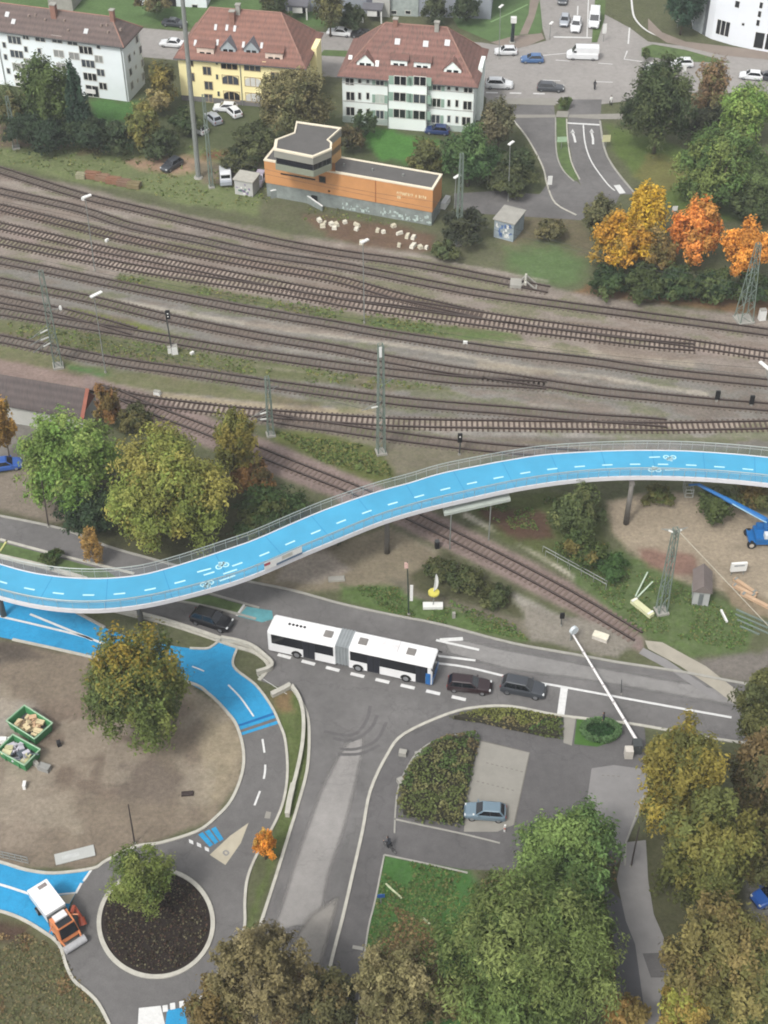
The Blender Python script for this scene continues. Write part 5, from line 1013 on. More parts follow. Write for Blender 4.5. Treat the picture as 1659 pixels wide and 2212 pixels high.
for zx, zy in ((960, 945), (220, 840)):
    c = b.front(*zo(zx, zy)); b.window(c, (0, -1, 0), 2.2, 2.0, pane=GLASS, mull=1, name='balcony_door')
    MB().box(c.x - 1.25, c.x + 0.6, -0.25, -0.08, c.z - 0.35, c.z + 0.35).build('balcony_panel', WHITE, b.t)
for zx, zy in ((1340, 605), (1352, 745), (1367, 885), (1455, 515), (1475, 650), (1485, 790), (1418, 405)):
    b.window(b.side(*zo(zx, zy)), (1, 0, 0), 0.9, 1.2, mull=0)
for zx, zy in ((1390, 550), (1407, 695), (1426, 835)): b.window(b.side(*zo(zx, zy)), (1, 0, 0), 0.45, 0.5, mull=0, pane=GLASS_SKY)
b.pipe(b.W - 0.25, -0.12, 0, ze); b.pipe(b.front(*zo(30, 700)).x, -0.12, 0, ze); b.gutter(-0.5, b.W + 0.5, -0.6, ze - 0.2)
b.chimney(*zo(565, 165), 2.0, 0.9); b.chimney(*zo(1170, 200), 1.6, 0.7)
for zx, zy in ((140, 225), (892, 325), (75, 150)): b.skylight(*zo(zx, zy), 0.7, 0.9)
for zx, zy in ((300, 170), (370, 160), (470, 210), (670, 220), (1050, 270), (1110, 265), (1120, 340), (1250, 310), (710, 320)):
    c = b.onroof(*zo(zx, zy)); MB().box(c.x - .16, c.x + .16, c.y - .2, c.y + .2, c.z - .1, c.z + .28).build('roof_vent', mat('vent_tile', C(150, 134, 124), 0.8), b.roof)
# -- the yellow house
b = Bld('yellow_house', 'pale yellow three-storey house with a big red hipped roof and grey dormers', (393, 216), (660, 239))
D_ = 12.5; bp_ = P(660, 239); ze = zat(bp_.x, bp_.y, 143); zo = lambda zx, zy: (397.5 + zx * 0.1875, zy * 0.1875)
MB().box(0, b.W, 0, D_, 0, ze).build('wall', PLASTER_Y, b.t); MB().box(-0.05, b.W + 0.05, -0.05, D_ + 0.05, 0, 0.9).build('plinth', mat('plinth_grey', C(120, 118, 118), 0.9, 0.15, 1.0), b.t)
r0, r1 = b.front(454, 17, D_ / 2), b.front(607, 26, D_ / 2); b.hip(0, b.W, 0, D_, ze, r0.x, r1.x, (r0.z + r1.z) / 2, TILE_R)
for zx, zy in ((75, 712), (90, 885), (265, 815), (285, 985), (1050, 880), (285, 1130)): b.window(b.front(*zo(zx, zy)), (0, -1, 0), 1.3 if zx > 120 else 0.8, 1.35, trim=mat('brown_trim', C(190, 170, 132), 0.7), pane=GLASS, mull=1)
for zx, zy in ((520, 745), (785, 765), (535, 920), (795, 945), (550, 1105), (805, 1125)): b.window(b.front(*zo(zx, zy)), (0, -1, 0), 2.7, 1.5, trim=mat('brown_trim', C(190, 170, 132)), pane=GLASS if zx < 700 or zy < 800 else mat('blind_white', C(220, 220, 214), 0.7, 0.1, 2.0), mull=2, name='arched_window', arch=True)
for zx, zy in ((378, 715), (382, 885), (400, 1080), (925, 745), (935, 925)): b.window(b.front(*zo(zx, zy)), (0, -1, 0), 0.4, 0.9, trim=PLASTER_Y, pane=GLASS_SKY, mull=0)
for zx, zy in ((1525, 800), (1440, 720)): b.window(b.side(*zo(zx, zy)), (1, 0, 0), 0.6, 1.3, pane=GLASS, mull=0)
b.pipe(b.front(*zo(655, 900)).x, -0.1, 0, ze); b.gutter(-0.6, b.W + 0.6, -0.62, ze - 0.3)
slate = mat('slate_grey', C(112, 112, 118), 0.7, 0.1, 0.8)
b.dormer(*zo(512, 570), 2.5, 2.4, mat('grey_slate_wall', C(172, 182, 186), 0.7, 0.1, 0.8), slate); b.dormer(*zo(778, 582), 2.5, 2.4, mat('grey_slate_wall', C(172, 182, 186)), slate)
b.dormer(*zo(250, 600), 2.9, 1.8, mat('pink_plaster', C(230, 210, 194), 0.8), TILE_R, 'shed'); b.dormer(*zo(1040, 660), 2.9, 1.8, mat('pink_plaster', C(230, 210, 194)), TILE_R, 'shed')
for zx, zy in ((365, 315), (495, 320), (585, 330), (130, 495), (385, 490), (685, 515), (895, 525)): b.skylight(*zo(zx, zy), 0.42, 1.0)
b.chimney(*zo(560, 250), 1.8, 0.8); b.chimney(*zo(625, 140), 1.3, 0.7, CONC)
MB().box(b.W + 0.02, b.W + 0.9, D_ * 0.45, D_ * 0.75, 0, ze + 0.5).build('gable_bay', PLASTER_Y, b.t)
# -- the white house
b = Bld('white_house', 'white four-storey house with green shutters and a worn red hipped roof', (741, 263), (1020, 287))
D_ = 12.5; bp_ = P(1020, 287); ze = zat(bp_.x, bp_.y, 182); zo = lambda zx, zy: (553 + zx / 3, zy / 3)
MB().box(0, b.W, 0, D_, 0, ze).build('wall', PLASTER_P, b.t)
c0, c1 = b.front(*zo(862, 700)).x, b.front(*zo(1112, 700)).x
MB().box(c0, c1, -0.9, -0.002, 0, ze - 0.05).build('bay', PLASTER_P, b.t); MB().box(-0.06, b.W + 0.06, -0.06, D_, 0, 1.1).build('plinth', mat('plinth_mint', C(180, 194, 186), 0.9, 0.1, 1.0), b.t)
for z_ in (3.7, 6.9): MB().box(-0.04, c0, -0.05, -0.003, z_, z_ + 0.14).build('string_course', mat('course_grey', C(190, 190, 186), 0.8), b.t); MB().box(c1, b.W + 0.04, -0.05, -0.003, z_, z_ + 0.14).build('string_course', mat('course_grey', C(190, 190, 186)), b.t)
r0, r1 = b.front(833, 50, D_ / 2), b.front(966, 58, D_ / 2); b.hip(0, b.W, 0, D_, ze, r0.x, r1.x, (r0.z + r1.z) / 2, TILE_R2, 0.7)
for zx, zy in ((607, 522), (612, 622), (612, 720), (1375, 575), (1370, 683), (1362, 785)): b.window(b.front(*zo(zx, zy)), (0, -1, 0), 1.3, 1.4, pane=GLASS)
for zx in (672, 725):
    for zy in (516, 622, 728): b.window(b.front(*zo(zx, zy)), (0, -1, 0), 0.42, 1.15, pane=GLASS, mull=0)
for (zx, y3) in ((1250, (560, 668, 770)), (1302, (564, 670, 775))):
    for zy in y3: b.window(b.front(*zo(zx, zy)), (0, -1, 0), 0.42, 1.15, pane=GLASS, mull=0)
for zx, zy in ((803, 525), (803, 640), (803, 742), (1172, 560), (1170, 665), (1165, 770)): b.window(b.front(*zo(zx, zy)), (0, -1, 0), 1.25, 1.4, pane=GLASS_SKY if zy != 640 else mat('blind_mint', C(196, 208, 198), 0.7), shut=MINT)
for zx, zy in ((935, 522), (932, 627), (930, 735), (1062, 525), (1060, 640), (1058, 745)): b.window(b.front(*zo(zx, zy), -0.9), (0, -1, 0), 1.9, 1.45, pane=GLASS, shut=MINT)
for zx, zy in ((805, 818), (1000, 808)): b.window(b.front(*zo(zx, zy)), (0, -1, 0), 0.7, 0.45, pane=GLASS, mull=0)
for px, py in ((1036, 205), (1034, 240)): b.window(b.side(px, py), (1, 0, 0), 0.8, 1.3, pane=GLASS, mull=0)
for zx, zy in ((710, 410), (1275, 455)): b.dormer(*zo(zx, zy), 2.8, 2.3, PLASTER_P, TILE_R2)
for zx, zy in ((928, 410), (1078, 424)): b.dormer(*zo(zx, zy), 2.7, 1.35, PLASTER_P, TILE_R2, 'shed')
for zx, zy in ((917, 270), (1100, 285), (1240, 278)): b.skylight(*zo(zx, zy), 0.85, 1.0)
b.skylight(*zo(785, 412), 0.6, 1.0, WHITE); b.skylight(*zo(612, 372), 0.6, 0.7, WHITE); b.chimney(*zo(1172, 190), 1.2, 0.7, CONC); b.chimney(*zo(905, 160), 1.0, 0.7)
MB().box(b.W + 0.02, b.W + 0.7, D_ * 0.35, D_ * 0.7, 0, ze + 0.7).build('gable_bay', PLASTER_P, b.t)
b.pipe(c0, -1.0, 0, ze); b.pipe(c1, -1.0, 0, ze); b.gutter(-0.7, b.W + 0.7, -0.75, ze - 0.3)
# -- the orange signal box
b = Bld('signal_box', 'orange flat-roofed signal box with a glazed control tower and graffiti on its base', (575, 424), (933, 489))
bp_ = P(933, 489); zt = zat(bp_.x, bp_.y, 408); zp = zat(bp_.x, bp_.y, 459); D_ = (P(966, 377.5, zt) - P(936, 407.5, zt)).length
MB().box(0.12, b.W - 0.12, 0.12, D_ - 0.12, 0, zp).build('plinth', GRAFF, b.t)
MB().box(0, b.W, 0, D_, zp, zt - 0.25).build('wall', ORANGE, b.t)
MB().box(0.3, b.W - 0.3, 0.3, D_ - 0.3, zt - 0.24, zt - 0.1).build('roof', BITUMEN, b.t)
for k in (.45, .62, .8):
    MB().tube((b.W * k, D_ * .5, zt - .1), (b.W * k, D_ * .5, zt + .25), .16, n=8).build('roof_vent', STEEL, b.t)
par = MB(); 
for x0, x1, y0, y1 in ((-0.06, b.W + 0.06, -0.06, 0.3), (-0.06, b.W + 0.06, D_ - 0.3, D_ + 0.06), (-0.06, 0.3, 0.3, D_ - 0.3), (b.W - 0.3, b.W + 0.06, 0.3, D_ - 0.3)): par.box(x0, x1, y0, y1, zt - 0.25, zt)
par.build('parapet', CREAM, b.t)
q_ = P(738, 339, zt); zr = zat(q_.x, q_.y, 277.5)
rp = [(641, 264), (736, 277.5), (708, 302.5), (716, 309), (715, 322.5), (676, 339), (593, 322.5), (596, 302.5), (636, 287.5)]
tp = [b.loc(P(x, y, zr)) for x, y in rp][::-1]; tp = [(p.x, p.y) for p in tp]; tcx, tcy = sum(p[0] for p in tp) / 9, sum(p[1] for p in tp) / 9
sc = lambda k: [(tcx + (x - tcx) * k, tcy + (y - tcy) * k) for x, y in tp]
MB().prism([(x, max(y, 0.02)) for x, y in sc(0.96)], zt + 0.01, zr - 3.3).build('tower_wall', ORANGE, b.t)
back = [b.loc(P(x, y, zr)) for x, y in ((641, 264), (736, 277.5), (708, 302.5), (636, 287.5))]; back = [(p.x, p.y) for p in back][::-1]
MB().prism(back, 0.05, zr - 0.06).build('stair_tower', mat('orange_pale', C(208, 164, 108, 1.1), 0.75, 0.08, 0.35), b.t)
apron = MB().prism(sc(1.0), zr - 3.3, zr - 2.35).build('apron', mat('apron_grey', C(140, 146, 128), 0.7, 0.08, 0.6), b.t)
gl = MB().prism(sc(0.965), zr - 2.35, zr - 1.25).build('control_window', GLASS, b.t)
mull = MB()
for i in range(4, 9):
    a0, a1 = sc(0.97)[i - 1], sc(0.97)[i]
    for k in range(0, 5): x = a0[0] + (a1[0] - a0[0]) * k / 4; y = a0[1] + (a1[1] - a0[1]) * k / 4; mull.box(x - .05, x + .05, y - .05, y + .05, zr - 2.35, zr - 1.25)
mull.build('frame', STEEL_DARK, gl)
MB().prism(sc(1.02), zr - 1.25, zr - 0.15).build('fascia', mat('fascia_grey', C(150, 150, 140), 0.7, 0.1, 0.5), b.t)
rim = MB(); o_, i_ = sc(1.03), sc(0.94)
for k in range(9):
    a0, a1, a2, a3 = o_[k], o_[(k + 1) % 9], i_[(k + 1) % 9], i_[k]; rim.hexa([(*a0, zr - 0.15), (*a1, zr - 0.15), (*a2, zr - 0.15), (*a3, zr - 0.15)], [(*a0, zr + 0.12), (*a1, zr + 0.12), (*a2, zr + 0.12), (*a3, zr + 0.12)])
rim.build('parapet', CREAM, b.t); MB().prism(sc(0.94), zr - 0.15, zr + 0.0).build('roof', BITUMEN, b.t)
zo = lambda zx, zy: (553 + zx / 3, 259.2 + zy / 3)
c = b.front(*zo(430, 385)); b.window(c, (0, -1, 0), 0.9, 0.9, trim=mat('brown_frame', C(96, 66, 48), 0.7), pane=GLASS, mull=0)
c = b.front(*zo(280, 368)); MB().box(c.x - 3.0, c.x + 2.6, -0.05, -0.004, c.z - 0.12, c.z + 0.12).build('slot_window', GLASS, b.t)
c = b.front(*zo(475, 460)); b.window(c, (0, -1, 0), 0.35, 0.3, trim=ORANGE, pane=GLASS, mull=0)
c = b.front(*zo(775, 460)); MB().box(c.x - 0.05, c.x + 0.05, -0.03, -0.002, zp, zt - 0.26).build('joint', mat('joint_rust', C(150, 84, 44), 0.8), b.t)
c = b.front(*zo(378, 490), 0.12); MB().box(c.x - 0.5, c.x + 0.5, 0.09, 0.118, 0.2, 1.6).build('cellar_opening', BLACK, b.t)
# the lettering is too far off to read: a line of pale letter-sized strokes with a short second line, as in the photograph
lt = MB(); c = b.front(*zo(912, 470)); ex = b.front(*zo(1105, 512)); L = ex.x - c.x; x = 0; rl = random.Random(4); words = (0.16, 0.30, 0.045, 0.11); 
layout = [(0.0, 0.56, 9), (0.63, 0.68, 1), (0.74, 1.0, 4)]
for a0, a1, n_ in layout:
    for k in range(n_):
        xx = c.x + L * (a0 + (a1 - a0) * (k + 0.1) / n_); w_ = L * (a1 - a0) / n_ * 0.68; zc_ = c.z - 0.02
        lt.box(xx, xx + w_ * 0.35, -0.035, -0.004, zc_ - 0.24, zc_ + rl.choice((0.16, 0.3))); lt.box(xx + w_ * 0.35, xx + w_, -0.035, -0.004, zc_ + rl.choice((-0.2, 0.0, 0.12)), zc_ + 0.2)
for k in range(2): lt.box(c.x + 0.1 + k * 0.3, c.x + 0.3 + k * 0.3, -0.035, -0.004, c.z - 0.95, c.z - 0.5)
lt.build('lettering', mat('letter_cream', C(240, 222, 180), 0.7), b.t)
gr = MB(); rl = random.Random(9)
for zx in list(range(560, 745, 24)) + list(range(810, 1140, 26)):
    c = b.front(*zo(zx, 545 + (zx - 560) * 0.175 + rl.uniform(0, 30)), 0.12); z0 = c.z
    for k in range(3): x0 = c.x + rl.uniform(-.25, .25); z_ = min(max(z0 + rl.uniform(-.5, .4), 0.2), zp - 0.5); gr.box(x0, x0 + rl.uniform(.08, .4), 0.08, 0.117, z_, z_ + rl.uniform(.08, .5))
gr.build('graffiti', mat('graffiti_pale', C(196, 212, 206), 0.8, 0.25, 1.5), b.t)
# -- brown roofed shed at the left
zr_, ze_ = 5.6, 3.0
e0, e1, k0_, k1_ = P(-60, 866, ze_), P(181, 907, ze_), P(-60, 800, zr_), P(193, 843, zr_)
shed = thing('brown_roof_shed', 'long low building with a brown tiled roof and an orange-red gable edge at the left', 'shed', (e1.x, e1.y, 0)); o3 = Vector((e1.x, e1.y, 0))
bk = [Vector((2 * k.x - e.x, 2 * k.y - e.y, ze_)) for k, e in ((k0_, e0), (k1_, e1))]
MB().hexa([p - o3 for p in (e0, e1, k1_, k0_)], [p - o3 + Vector((0, 0, .15)) for p in (e0, e1, k1_, k0_)]).hexa([p - o3 for p in (k0_, k1_, bk[1], bk[0])], [p - o3 + Vector((0, 0, .15)) for p in (k0_, k1_, bk[1], bk[0])]).build('roof', tile_mat('roof_tile_shed', C(92, 82, 80), C(104, 94, 92), C(76, 72, 72)), shed)
ew = (e1 - e0).normalized()
MB().hexa([p - o3 - ew * 0.02 for p in (e1 - ew * .45, e1 + ew * .03, k1_ + ew * .03, k1_ - ew * .45)], [p - o3 + Vector((0, 0, .24)) for p in (e1 - ew * .45, e1 + ew * .03, k1_ + ew * .03, k1_ - ew * .45)]).build('gable_tile', mat('gable_red', C(150, 92, 76), 0.85, 0.2, 1.0), shed)
fw = (k1_ - e1); fw.z = 0; fw.normalize(); q = [e0 + fw * .5, e1 + fw * .5 - ew * .5, bk[1] - fw * .5 - ew * .5, bk[0] - fw * .5]
MB().hexa([Vector((p.x, p.y, 0)) - o3 for p in q], [Vector((p.x, p.y, ze_ - 0.02)) - o3 for p in q]).build('wall', mat('plaster_pale', C(190, 190, 184), 0.9, 0.1, 0.5), shed)
gt = [(e1 + fw * .5 - ew * .5), (bk[1] - fw * .5 - ew * .5), k1_ - ew * .5 - Vector((0, 0, .1))]
MB().add and None
gm_ = MB(); gm_.add([p - o3 for p in gt], [(0, 1, 2)]); gm_.build('gable', mat('gable_brick', C(150, 92, 74), 0.9, 0.15, 1.0), shed)
# -- blocks at the top of the picture
b = Bld('grey_apartment_block', 'grey blue apartment block with two white porches at the top edge', (615, 22), (1060, 42)); Hh = 15.0
MB().box(0, b.W, 0, 11, 0, Hh).build('wall', mat('plaster_bluegrey', C(150, 156, 164, 1.1), 0.9, 0.06, 0.2), b.t); MB().box(-.4, b.W + .4, -.4, 11.4, Hh, Hh + .4).build('roof', BITUMEN, b.t)
zo = lambda zx, zy: (570 + zx * 0.3021, zy * 0.3021)
for x0, x1, m_ in ((240, 330, mat('plaster_pale', C(190, 190, 184))), (780, 905, mat('plaster_pale', C(190, 190, 184))), (910, 1105, mat('plaster_greygreen', C(172, 182, 178), 0.9)), (150, 235, mat('plaster_slate', C(104, 108, 120), 0.9)), (735, 778, mat('plaster_slate', C(104, 108, 120)))):
    MB().box(b.front(*zo(x0, 60)).x, b.front(*zo(x1, 60)).x, -0.25 if x0 != 780 else -1.0, -0.003, 0, Hh - .05).build('wall_panel', m_, b.t)
for zx in (930, 1030, 660, 1280): b.window(b.front(*zo(zx, 88), -0.26), (0, -1, 0), 0.9, 0.6, pane=GLASS, mull=0)
for zx in (265, 790):
    c = b.front(*zo(zx, 95)).x; po = MB().box(c - 1.9, c + 1.9, -4.0, -1.05, 2.4, 2.7).build('porch_roof', mat('slate_grey', C(112, 112, 118)), b.t)
    for sx in (-1.7, 1.7): MB().box(c + sx - .12, c + sx + .12, -3.9, -3.66, 0, 2.4).build('porch_post', WHITE, po)
    MB().box(c - 0.9, c + 0.9, -3.9, -3.75, 1.3, 2.3).build('porch_panel', WHITE, po)
    MB().box(c - 1.0, c + 1.0, -1.06, -1.02, 0.1, 2.2).build('door', BLACK, b.t)
b = Bld('white_block', 'white low block with small dark windows on the lawn at the top edge', (297, 10), (447, 17)); MB().box(0, b.W, 0, 10, 0, 10).build('wall', PLASTER, b.t); MB().box(-.3, b.W + .3, -.3, 10.3, 10, 10.3).build('roof', BITUMEN, b.t)
for px in (318, 343, 421): b.window(b.front(px, 8 + (px - 318) * .06), (0, -1, 0), 1.0, 0.7, pane=GLASS, mull=0)
c = b.front(367, 8); MB().box(c.x - 1.2, c.x + 1.2, -0.05, -0.003, 0, 2.4).build('door', BLACK, b.t)
b = Bld('flat_garage', 'flat grey-blue roofed garage behind the ridge of the apartment block', (106, 20), (158, 24), 'garage'); MB().box(0, b.W, 0, 6, 0, 2.5).build('wall', CONC, b.t); MB().box(-.2, b.W + .2, -.2, 6.2, 2.5, 2.7).build('roof', mat('roof_bluegrey', C(132, 140, 150), 0.8), b.t)
tw = thing('white_tower', 'tall white faceted tower with small dark windows at the top right corner', 'building', tuple(P(1588, 100)))
tb = [(P(x, y) - P(1588, 100)) for x, y in ((1496, 62), (1517, 74), (1536, 84), (1583, 98), (1630, 108), (1690, 118), (1760, 60), (1600, -30), (1490, 10))]; HT = 30
MB().prism([(p.x, p.y) for p in tb], 0, HT).build('wall', mat('tower_white', C(226, 230, 236, 1.15), 0.8, 0.04, 0.2), tw); MB().prism([(p.x * 1.02, p.y * 1.02) for p in tb], HT, HT + .4).build('roof', BITUMEN, tw)
def twin(i, j, f, z, w, h, m=GLASS, name='window'):
    a, c_ = tb[i], tb[j]; p = a.lerp(c_, f); d = (c_ - a).normalized(); n_ = Vector((d.y, -d.x, 0)); M = Matrix(((d.x, n_.x, 0, p.x), (d.y, n_.y, 0, p.y), (0, 0, 1, z), (0, 0, 0, 1)))
    fr = MB().box(-w / 2 - .06, w / 2 + .06, 0.0, 0.03, -h / 2 - .06, h / 2 + .06, 0, M).build(name, TRIM if m is GLASS else m, tw)
    if m is GLASS: MB().box(-w / 2, w / 2, 0.03, 0.05, -h / 2, h / 2, 0, M).build('pane', GLASS, fr)
twin(0, 1, .5, HT / 2, .01 + (tb[1] - tb[0]).length * .98, HT - .2, mat('tower_grey', C(176, 184, 186), 0.8), 'wall_panel'); twin(1, 2, .15, HT / 2, .7, HT - .2, mat('tower_joint', C(96, 100, 104), 0.7), 'wall_panel')
for z in (7.5, 10.2, 13, 16): twin(2, 3, .9, z, .8, 1.1)
for f in (.25, .45, .65): twin(2, 3, f, 2.6, .7, 2.6)
for z in (5.0, 6.6, 8.2, 9.8, 11.4, 13): twin(3, 4, .94, z, .5, 1.0)
for z, f in ((4.2, .3), (10.2, .15), (11, .7)): twin(3, 4, f, z, .4, .4)
for f in (.1, .5, .9): twin(4, 5, f, 1.9, 1.6, 2.8)
# -- huts
def hut(name, label, A, B, dp, h, wallm, roofm, over=0.2, pitch=0.0, cat='hut'):
    b = Bld(name, label, A, B, cat); MB().box(0, b.W, 0, dp, 0, h).build('wall', wallm, b.t)
    if pitch:
        pts = [(-over, h - .05), (b.W + over, h - .05), (b.W / 2, h + pitch)]
        r = MB().hexa([(x, -over, z) for x, z in pts][::-1], [(x, dp + over, z) for x, z in pts][::-1]).build('roof', roofm, b.t)
    else: MB().box(-over, b.W + over, -over, dp + over, h, h + .18).build('roof', roofm, b.t)
    return b
b = hut('graffiti_hut', 'small flat-roofed concrete hut covered in blue and white graffiti', (1066, 512), (1108, 523), 4.0, 3.0, mat('hut_wall', C(158, 170, 176), 0.9, 0.25, 0.7), CONC)
g = MB(); rl = random.Random(3)
for k in range(26): x = rl.uniform(.2, b.W - .5); z = rl.uniform(.3, 2.2); g.box(x, x + rl.uniform(.1, .5), -.03, -.004, z, z + rl.uniform(.1, .6), k % 2)
g.build('graffiti', [mat('graffiti_blue', C(86, 120, 176), 0.8), WHITE], b.t)
b = hut('graffiti_cabin', 'weathered white cabin with purple and green graffiti beside the pickup', (508, 419), (547, 426), 2.6, 2.5, mat('cabin_wall', C(190, 190, 186), 0.9, 0.15, 0.9), mat('cabin_roof', C(182, 180, 170), 0.9))
g = MB()
for k in range(18): x = rl.uniform(.15, b.W - .6); z = rl.uniform(.2, 1.8); g.box(x, x + rl.uniform(.1, .5), -.03, -.004, z, z + rl.uniform(.1, .5), k % 3)
g.build('graffiti', [mat('graffiti_purple', C(132, 116, 150), 0.8), mat('graffiti_green', C(120, 150, 140), 0.8), WHITE], b.t)
b = hut('gable_shed', 'small grey shed with a brown gabled roof in the works yard', (1494, 1306), (1529, 1310), 3.2, 2.2, mat('shed_wall', C(178, 180, 178), 0.9, 0.15, 0.8), mat('shed_roof', C(124, 114, 110), 0.9, 0.15, 0.8), 0.2, 1.0, 'shed')
MB().box(b.W * .35, b.W * .62, -.05, -.004, 0.05, 1.8).build('door', mat('door_grey', C(112, 118, 118), 0.8), b.t)
# ------------------------------------------------------------------ vehicles
def paint(name, c): return mat('paint_' + name, c, 0.30, 0.06, 0.6, spec=0.5, coat=0.4)
PB = paint('black', C(26, 26, 30)); PG = paint('dark_grey', C(62, 66, 72)); PW = paint('white', C(236, 238, 240)); PR = paint('dark_red_black', C(44, 26, 30)); PS = paint('silver', C(170, 176, 184)); PLB = paint('light_blue', C(112, 134, 148)); PBL = paint('blue', C(70, 110, 160)); PDB = paint('deep_blue', C(40, 90, 170))
LAMP = mat('headlamp', C(220, 224, 224), 0.2, 0.05, 2.0); TAIL = mat('tail_lamp', C(150, 30, 28), 0.3, 0.1, 2.0); TRIMB = mat('black_trim', C(38, 38, 40), 0.7, 0.1, 2.0)
def wheel(t, x, y, r=0.32, w=0.22, name='wheel'):
    sg = 1 if y > 0 else -1
    wo = MB().tube((x, y - w / 2, r), (x, y + w / 2, r), r, n=14).build(name, TYRE, t)
    MB().tube((x, y + sg * (w / 2 + 0.004), r), (x, y + sg * (w / 2 + 0.02), r), r * 0.62, n=10).build('rim', RIM, wo)
STY = {  # length, width, height, bonnet height, belt, windscreen foot, roof front, roof rear, rear glass foot (fractions from the tail)
    'hatch': (4.05, 1.74, 1.48, 0.92, 0.98, 0.72, 0.55, 0.14, 0.035), 'estate': (4.65, 1.80, 1.50, 0.92, 0.98, 0.70, 0.55, 0.11, 0.03),
    'sedan': (4.6, 1.80, 1.44, 0.92, 0.98, 0.70, 0.56, 0.30, 0.17), 'suv': (4.7, 1.90, 1.70, 1.05, 1.12, 0.71, 0.57, 0.12, 0.03), 'van': (5.6, 2.02, 2.35, 1.20, 1.35, 0.84, 0.72, 0.0, 0.0)}
def car(name, label, style, tail, nose, pnt, cat='car', group=None, roofm=None, L=None):
    a, b = P(*tail), P(*nose); c = (a + b) / 2; d = (b - a).normalized()
    L0, Wd, Ht, zb, zs, fw, rf, rr, rg_ = STY[style]; L = L or L0; t = thing(name, label, cat, (c.x, c.y, 0.02), math.atan2(d.y, d.x), group)
    X = lambda f: (f - 0.5) * L; hw = Wd / 2
    # body shell below the windows: rounded cross-sections from tail to nose
    st = [(0.0, .30, zs - .22, .80), (0.02, .22, zs - .04, .94), (rg_ + .05 if style != 'van' else .05, .2, zs, 1.0), (0.25, .2, zs, 1.0), (0.5, .2, zs - .01, 1.0), (fw, .2, zs - .03, 1.0), ((fw + 1) / 2, .2, zb - .03, .98), (0.95, .22, zb - .14, .90), (0.99, .28, zb - .34, .78), (1.0, .34, zb - .42, .70)]
    secs = []
    for f, z0, z1, k in st:
        w = hw * k; secs.append([Vector((X(f), s_ * y_, z_)) for s_, y_, z_ in ((-1, w * .90, z0), (-1, w, z0 + .16), (-1, w, z1 - .20), (-1, w * .93, z1 - .05), (-1, w * .80, z1), (1, w * .80, z1), (1, w * .93, z1 - .05), (1, w, z1 - .20), (1, w, z0 + .16), (1, w * .90, z0))])
    mb = MB(); mb.add(*strip3(secs))
    # cabin
    bw, tw_ = hw * 0.90, hw * (0.70 if style != 'van' else 0.84)
    lo = [Vector((X(rg_), -bw, zs - .06)), Vector((X(fw), -bw, zs - .06)), Vector((X(fw), bw, zs - .06)), Vector((X(rg_), bw, zs - .06))]
    hi = [Vector((X(rr), -tw_, Ht - .05)), Vector((X(rf), -tw_, Ht - .05)), Vector((X(rf), tw_, Ht - .05)), Vector((X(rr), tw_, Ht - .05))]
    mb.hexa(lo, hi); k2 = [h + Vector(((0.04 if i in (0, 3) else -0.06) * L * .6, 0, 0)) for i, h in enumerate(hi)]
    top = [Vector((p.x, p.y * .86, Ht)) for p in k2]; mb.hexa(hi, top, 1 if roofm else 0)
    mb.build('body', [pnt, roofm] if roofm else pnt, t)
    def glass(nm, q, ins, m=GLASS):
        c_ = sum(q, Vector()) / 4; n_ = (q[1] - q[0]).cross(q[2] - q[0]).normalized()
        g = [c_ + (p - c_) * ins + n_ * 0.012 for p in q]; mb_ = MB(); mb_.add(g, [(0, 1, 2, 3)]); return mb_.build(nm, m, t)
    glass('windscreen', [lo[1], lo[2], hi[2], hi[1]], 0.90)
    if style != 'van':
        glass('rear_window', [lo[3], lo[0], hi[0], hi[3]], 0.84)
        for i0, i1 in ((0, 1), (2, 3)):
            g = glass('side_window', [lo[i0], lo[i1], hi[i1], hi[i0]], 0.88)
            q0, q1, q2, q3 = lo[i0], lo[i1], hi[i1], hi[i0]; n_ = (q1 - q0).cross(q2 - q0).normalized() * .02
            bm_ = q0.lerp(q1, .48); tm_ = q3.lerp(q2, .5); mm = MB(); e = (q1 - q0).normalized() * .05; mm.add([bm_ - e + n_, bm_ + e + n_, tm_ + e + n_, tm_ - e + n_], [(0, 1, 2, 3)]); mm.build('pillar', TRIMB, g)
    else:
        for sg in (-1, 1):
            q = [Vector((X(.70), sg * (bw + .0), zs + .05)), Vector((X(.81), sg * bw, zs + .05)), Vector((X(.765), sg * (bw - .12), Ht - .35)), Vector((X(.70), sg * (bw - .12), Ht - .35))]
            if sg > 0: q = q[::-1]
            mb_ = MB(); mb_.add([p + Vector((0, sg * .04, 0)) for p in q], [(0, 1, 2, 3)]); mb_.build('side_window', GLASS, t)
    for x in (0.17, 0.80):
        for sg in (-1, 1): wheel(t, X(x), sg * (hw - .13), .33 if style != 'suv' else .38)
    for sg in (-1, 1):
        MB().box(X(.945), X(.982), min(sg * hw * .56, sg * hw * .84), max(sg * hw * .56, sg * hw * .84), zb - .30, zb - .15).build('headlight', LAMP, t)
        MB().box(X(.0) - .01, X(.015), min(sg * hw * .58, sg * hw * .82), max(sg * hw * .58, sg * hw * .82), zs - .34, zs - .14).build('tail_light', TAIL, t)
        MB().box(X(fw) - .28, X(fw) - .12, min(sg * hw * .98, sg * (hw + .15)), max(sg * hw * .98, sg * (hw + .15)), zs - .05, zs + .10).build('mirror', pnt, t)
    MB().box(X(.988), X(1.0) + .015, -hw * .5, hw * .5, .36, .52).build('grille', TRIMB, t)
    return t
G1 = 'cars queueing on the main road'
car('parked_car', 'black estate car waiting alone behind the bus, half hidden by the bridge', 'suv', (413, 1333), (505, 1362), PB, group=G1)
car('parked_car', 'black and dark red estate car directly in front of the bus', 'estate', (968, 1482), (1060, 1492), PR, group=G1)
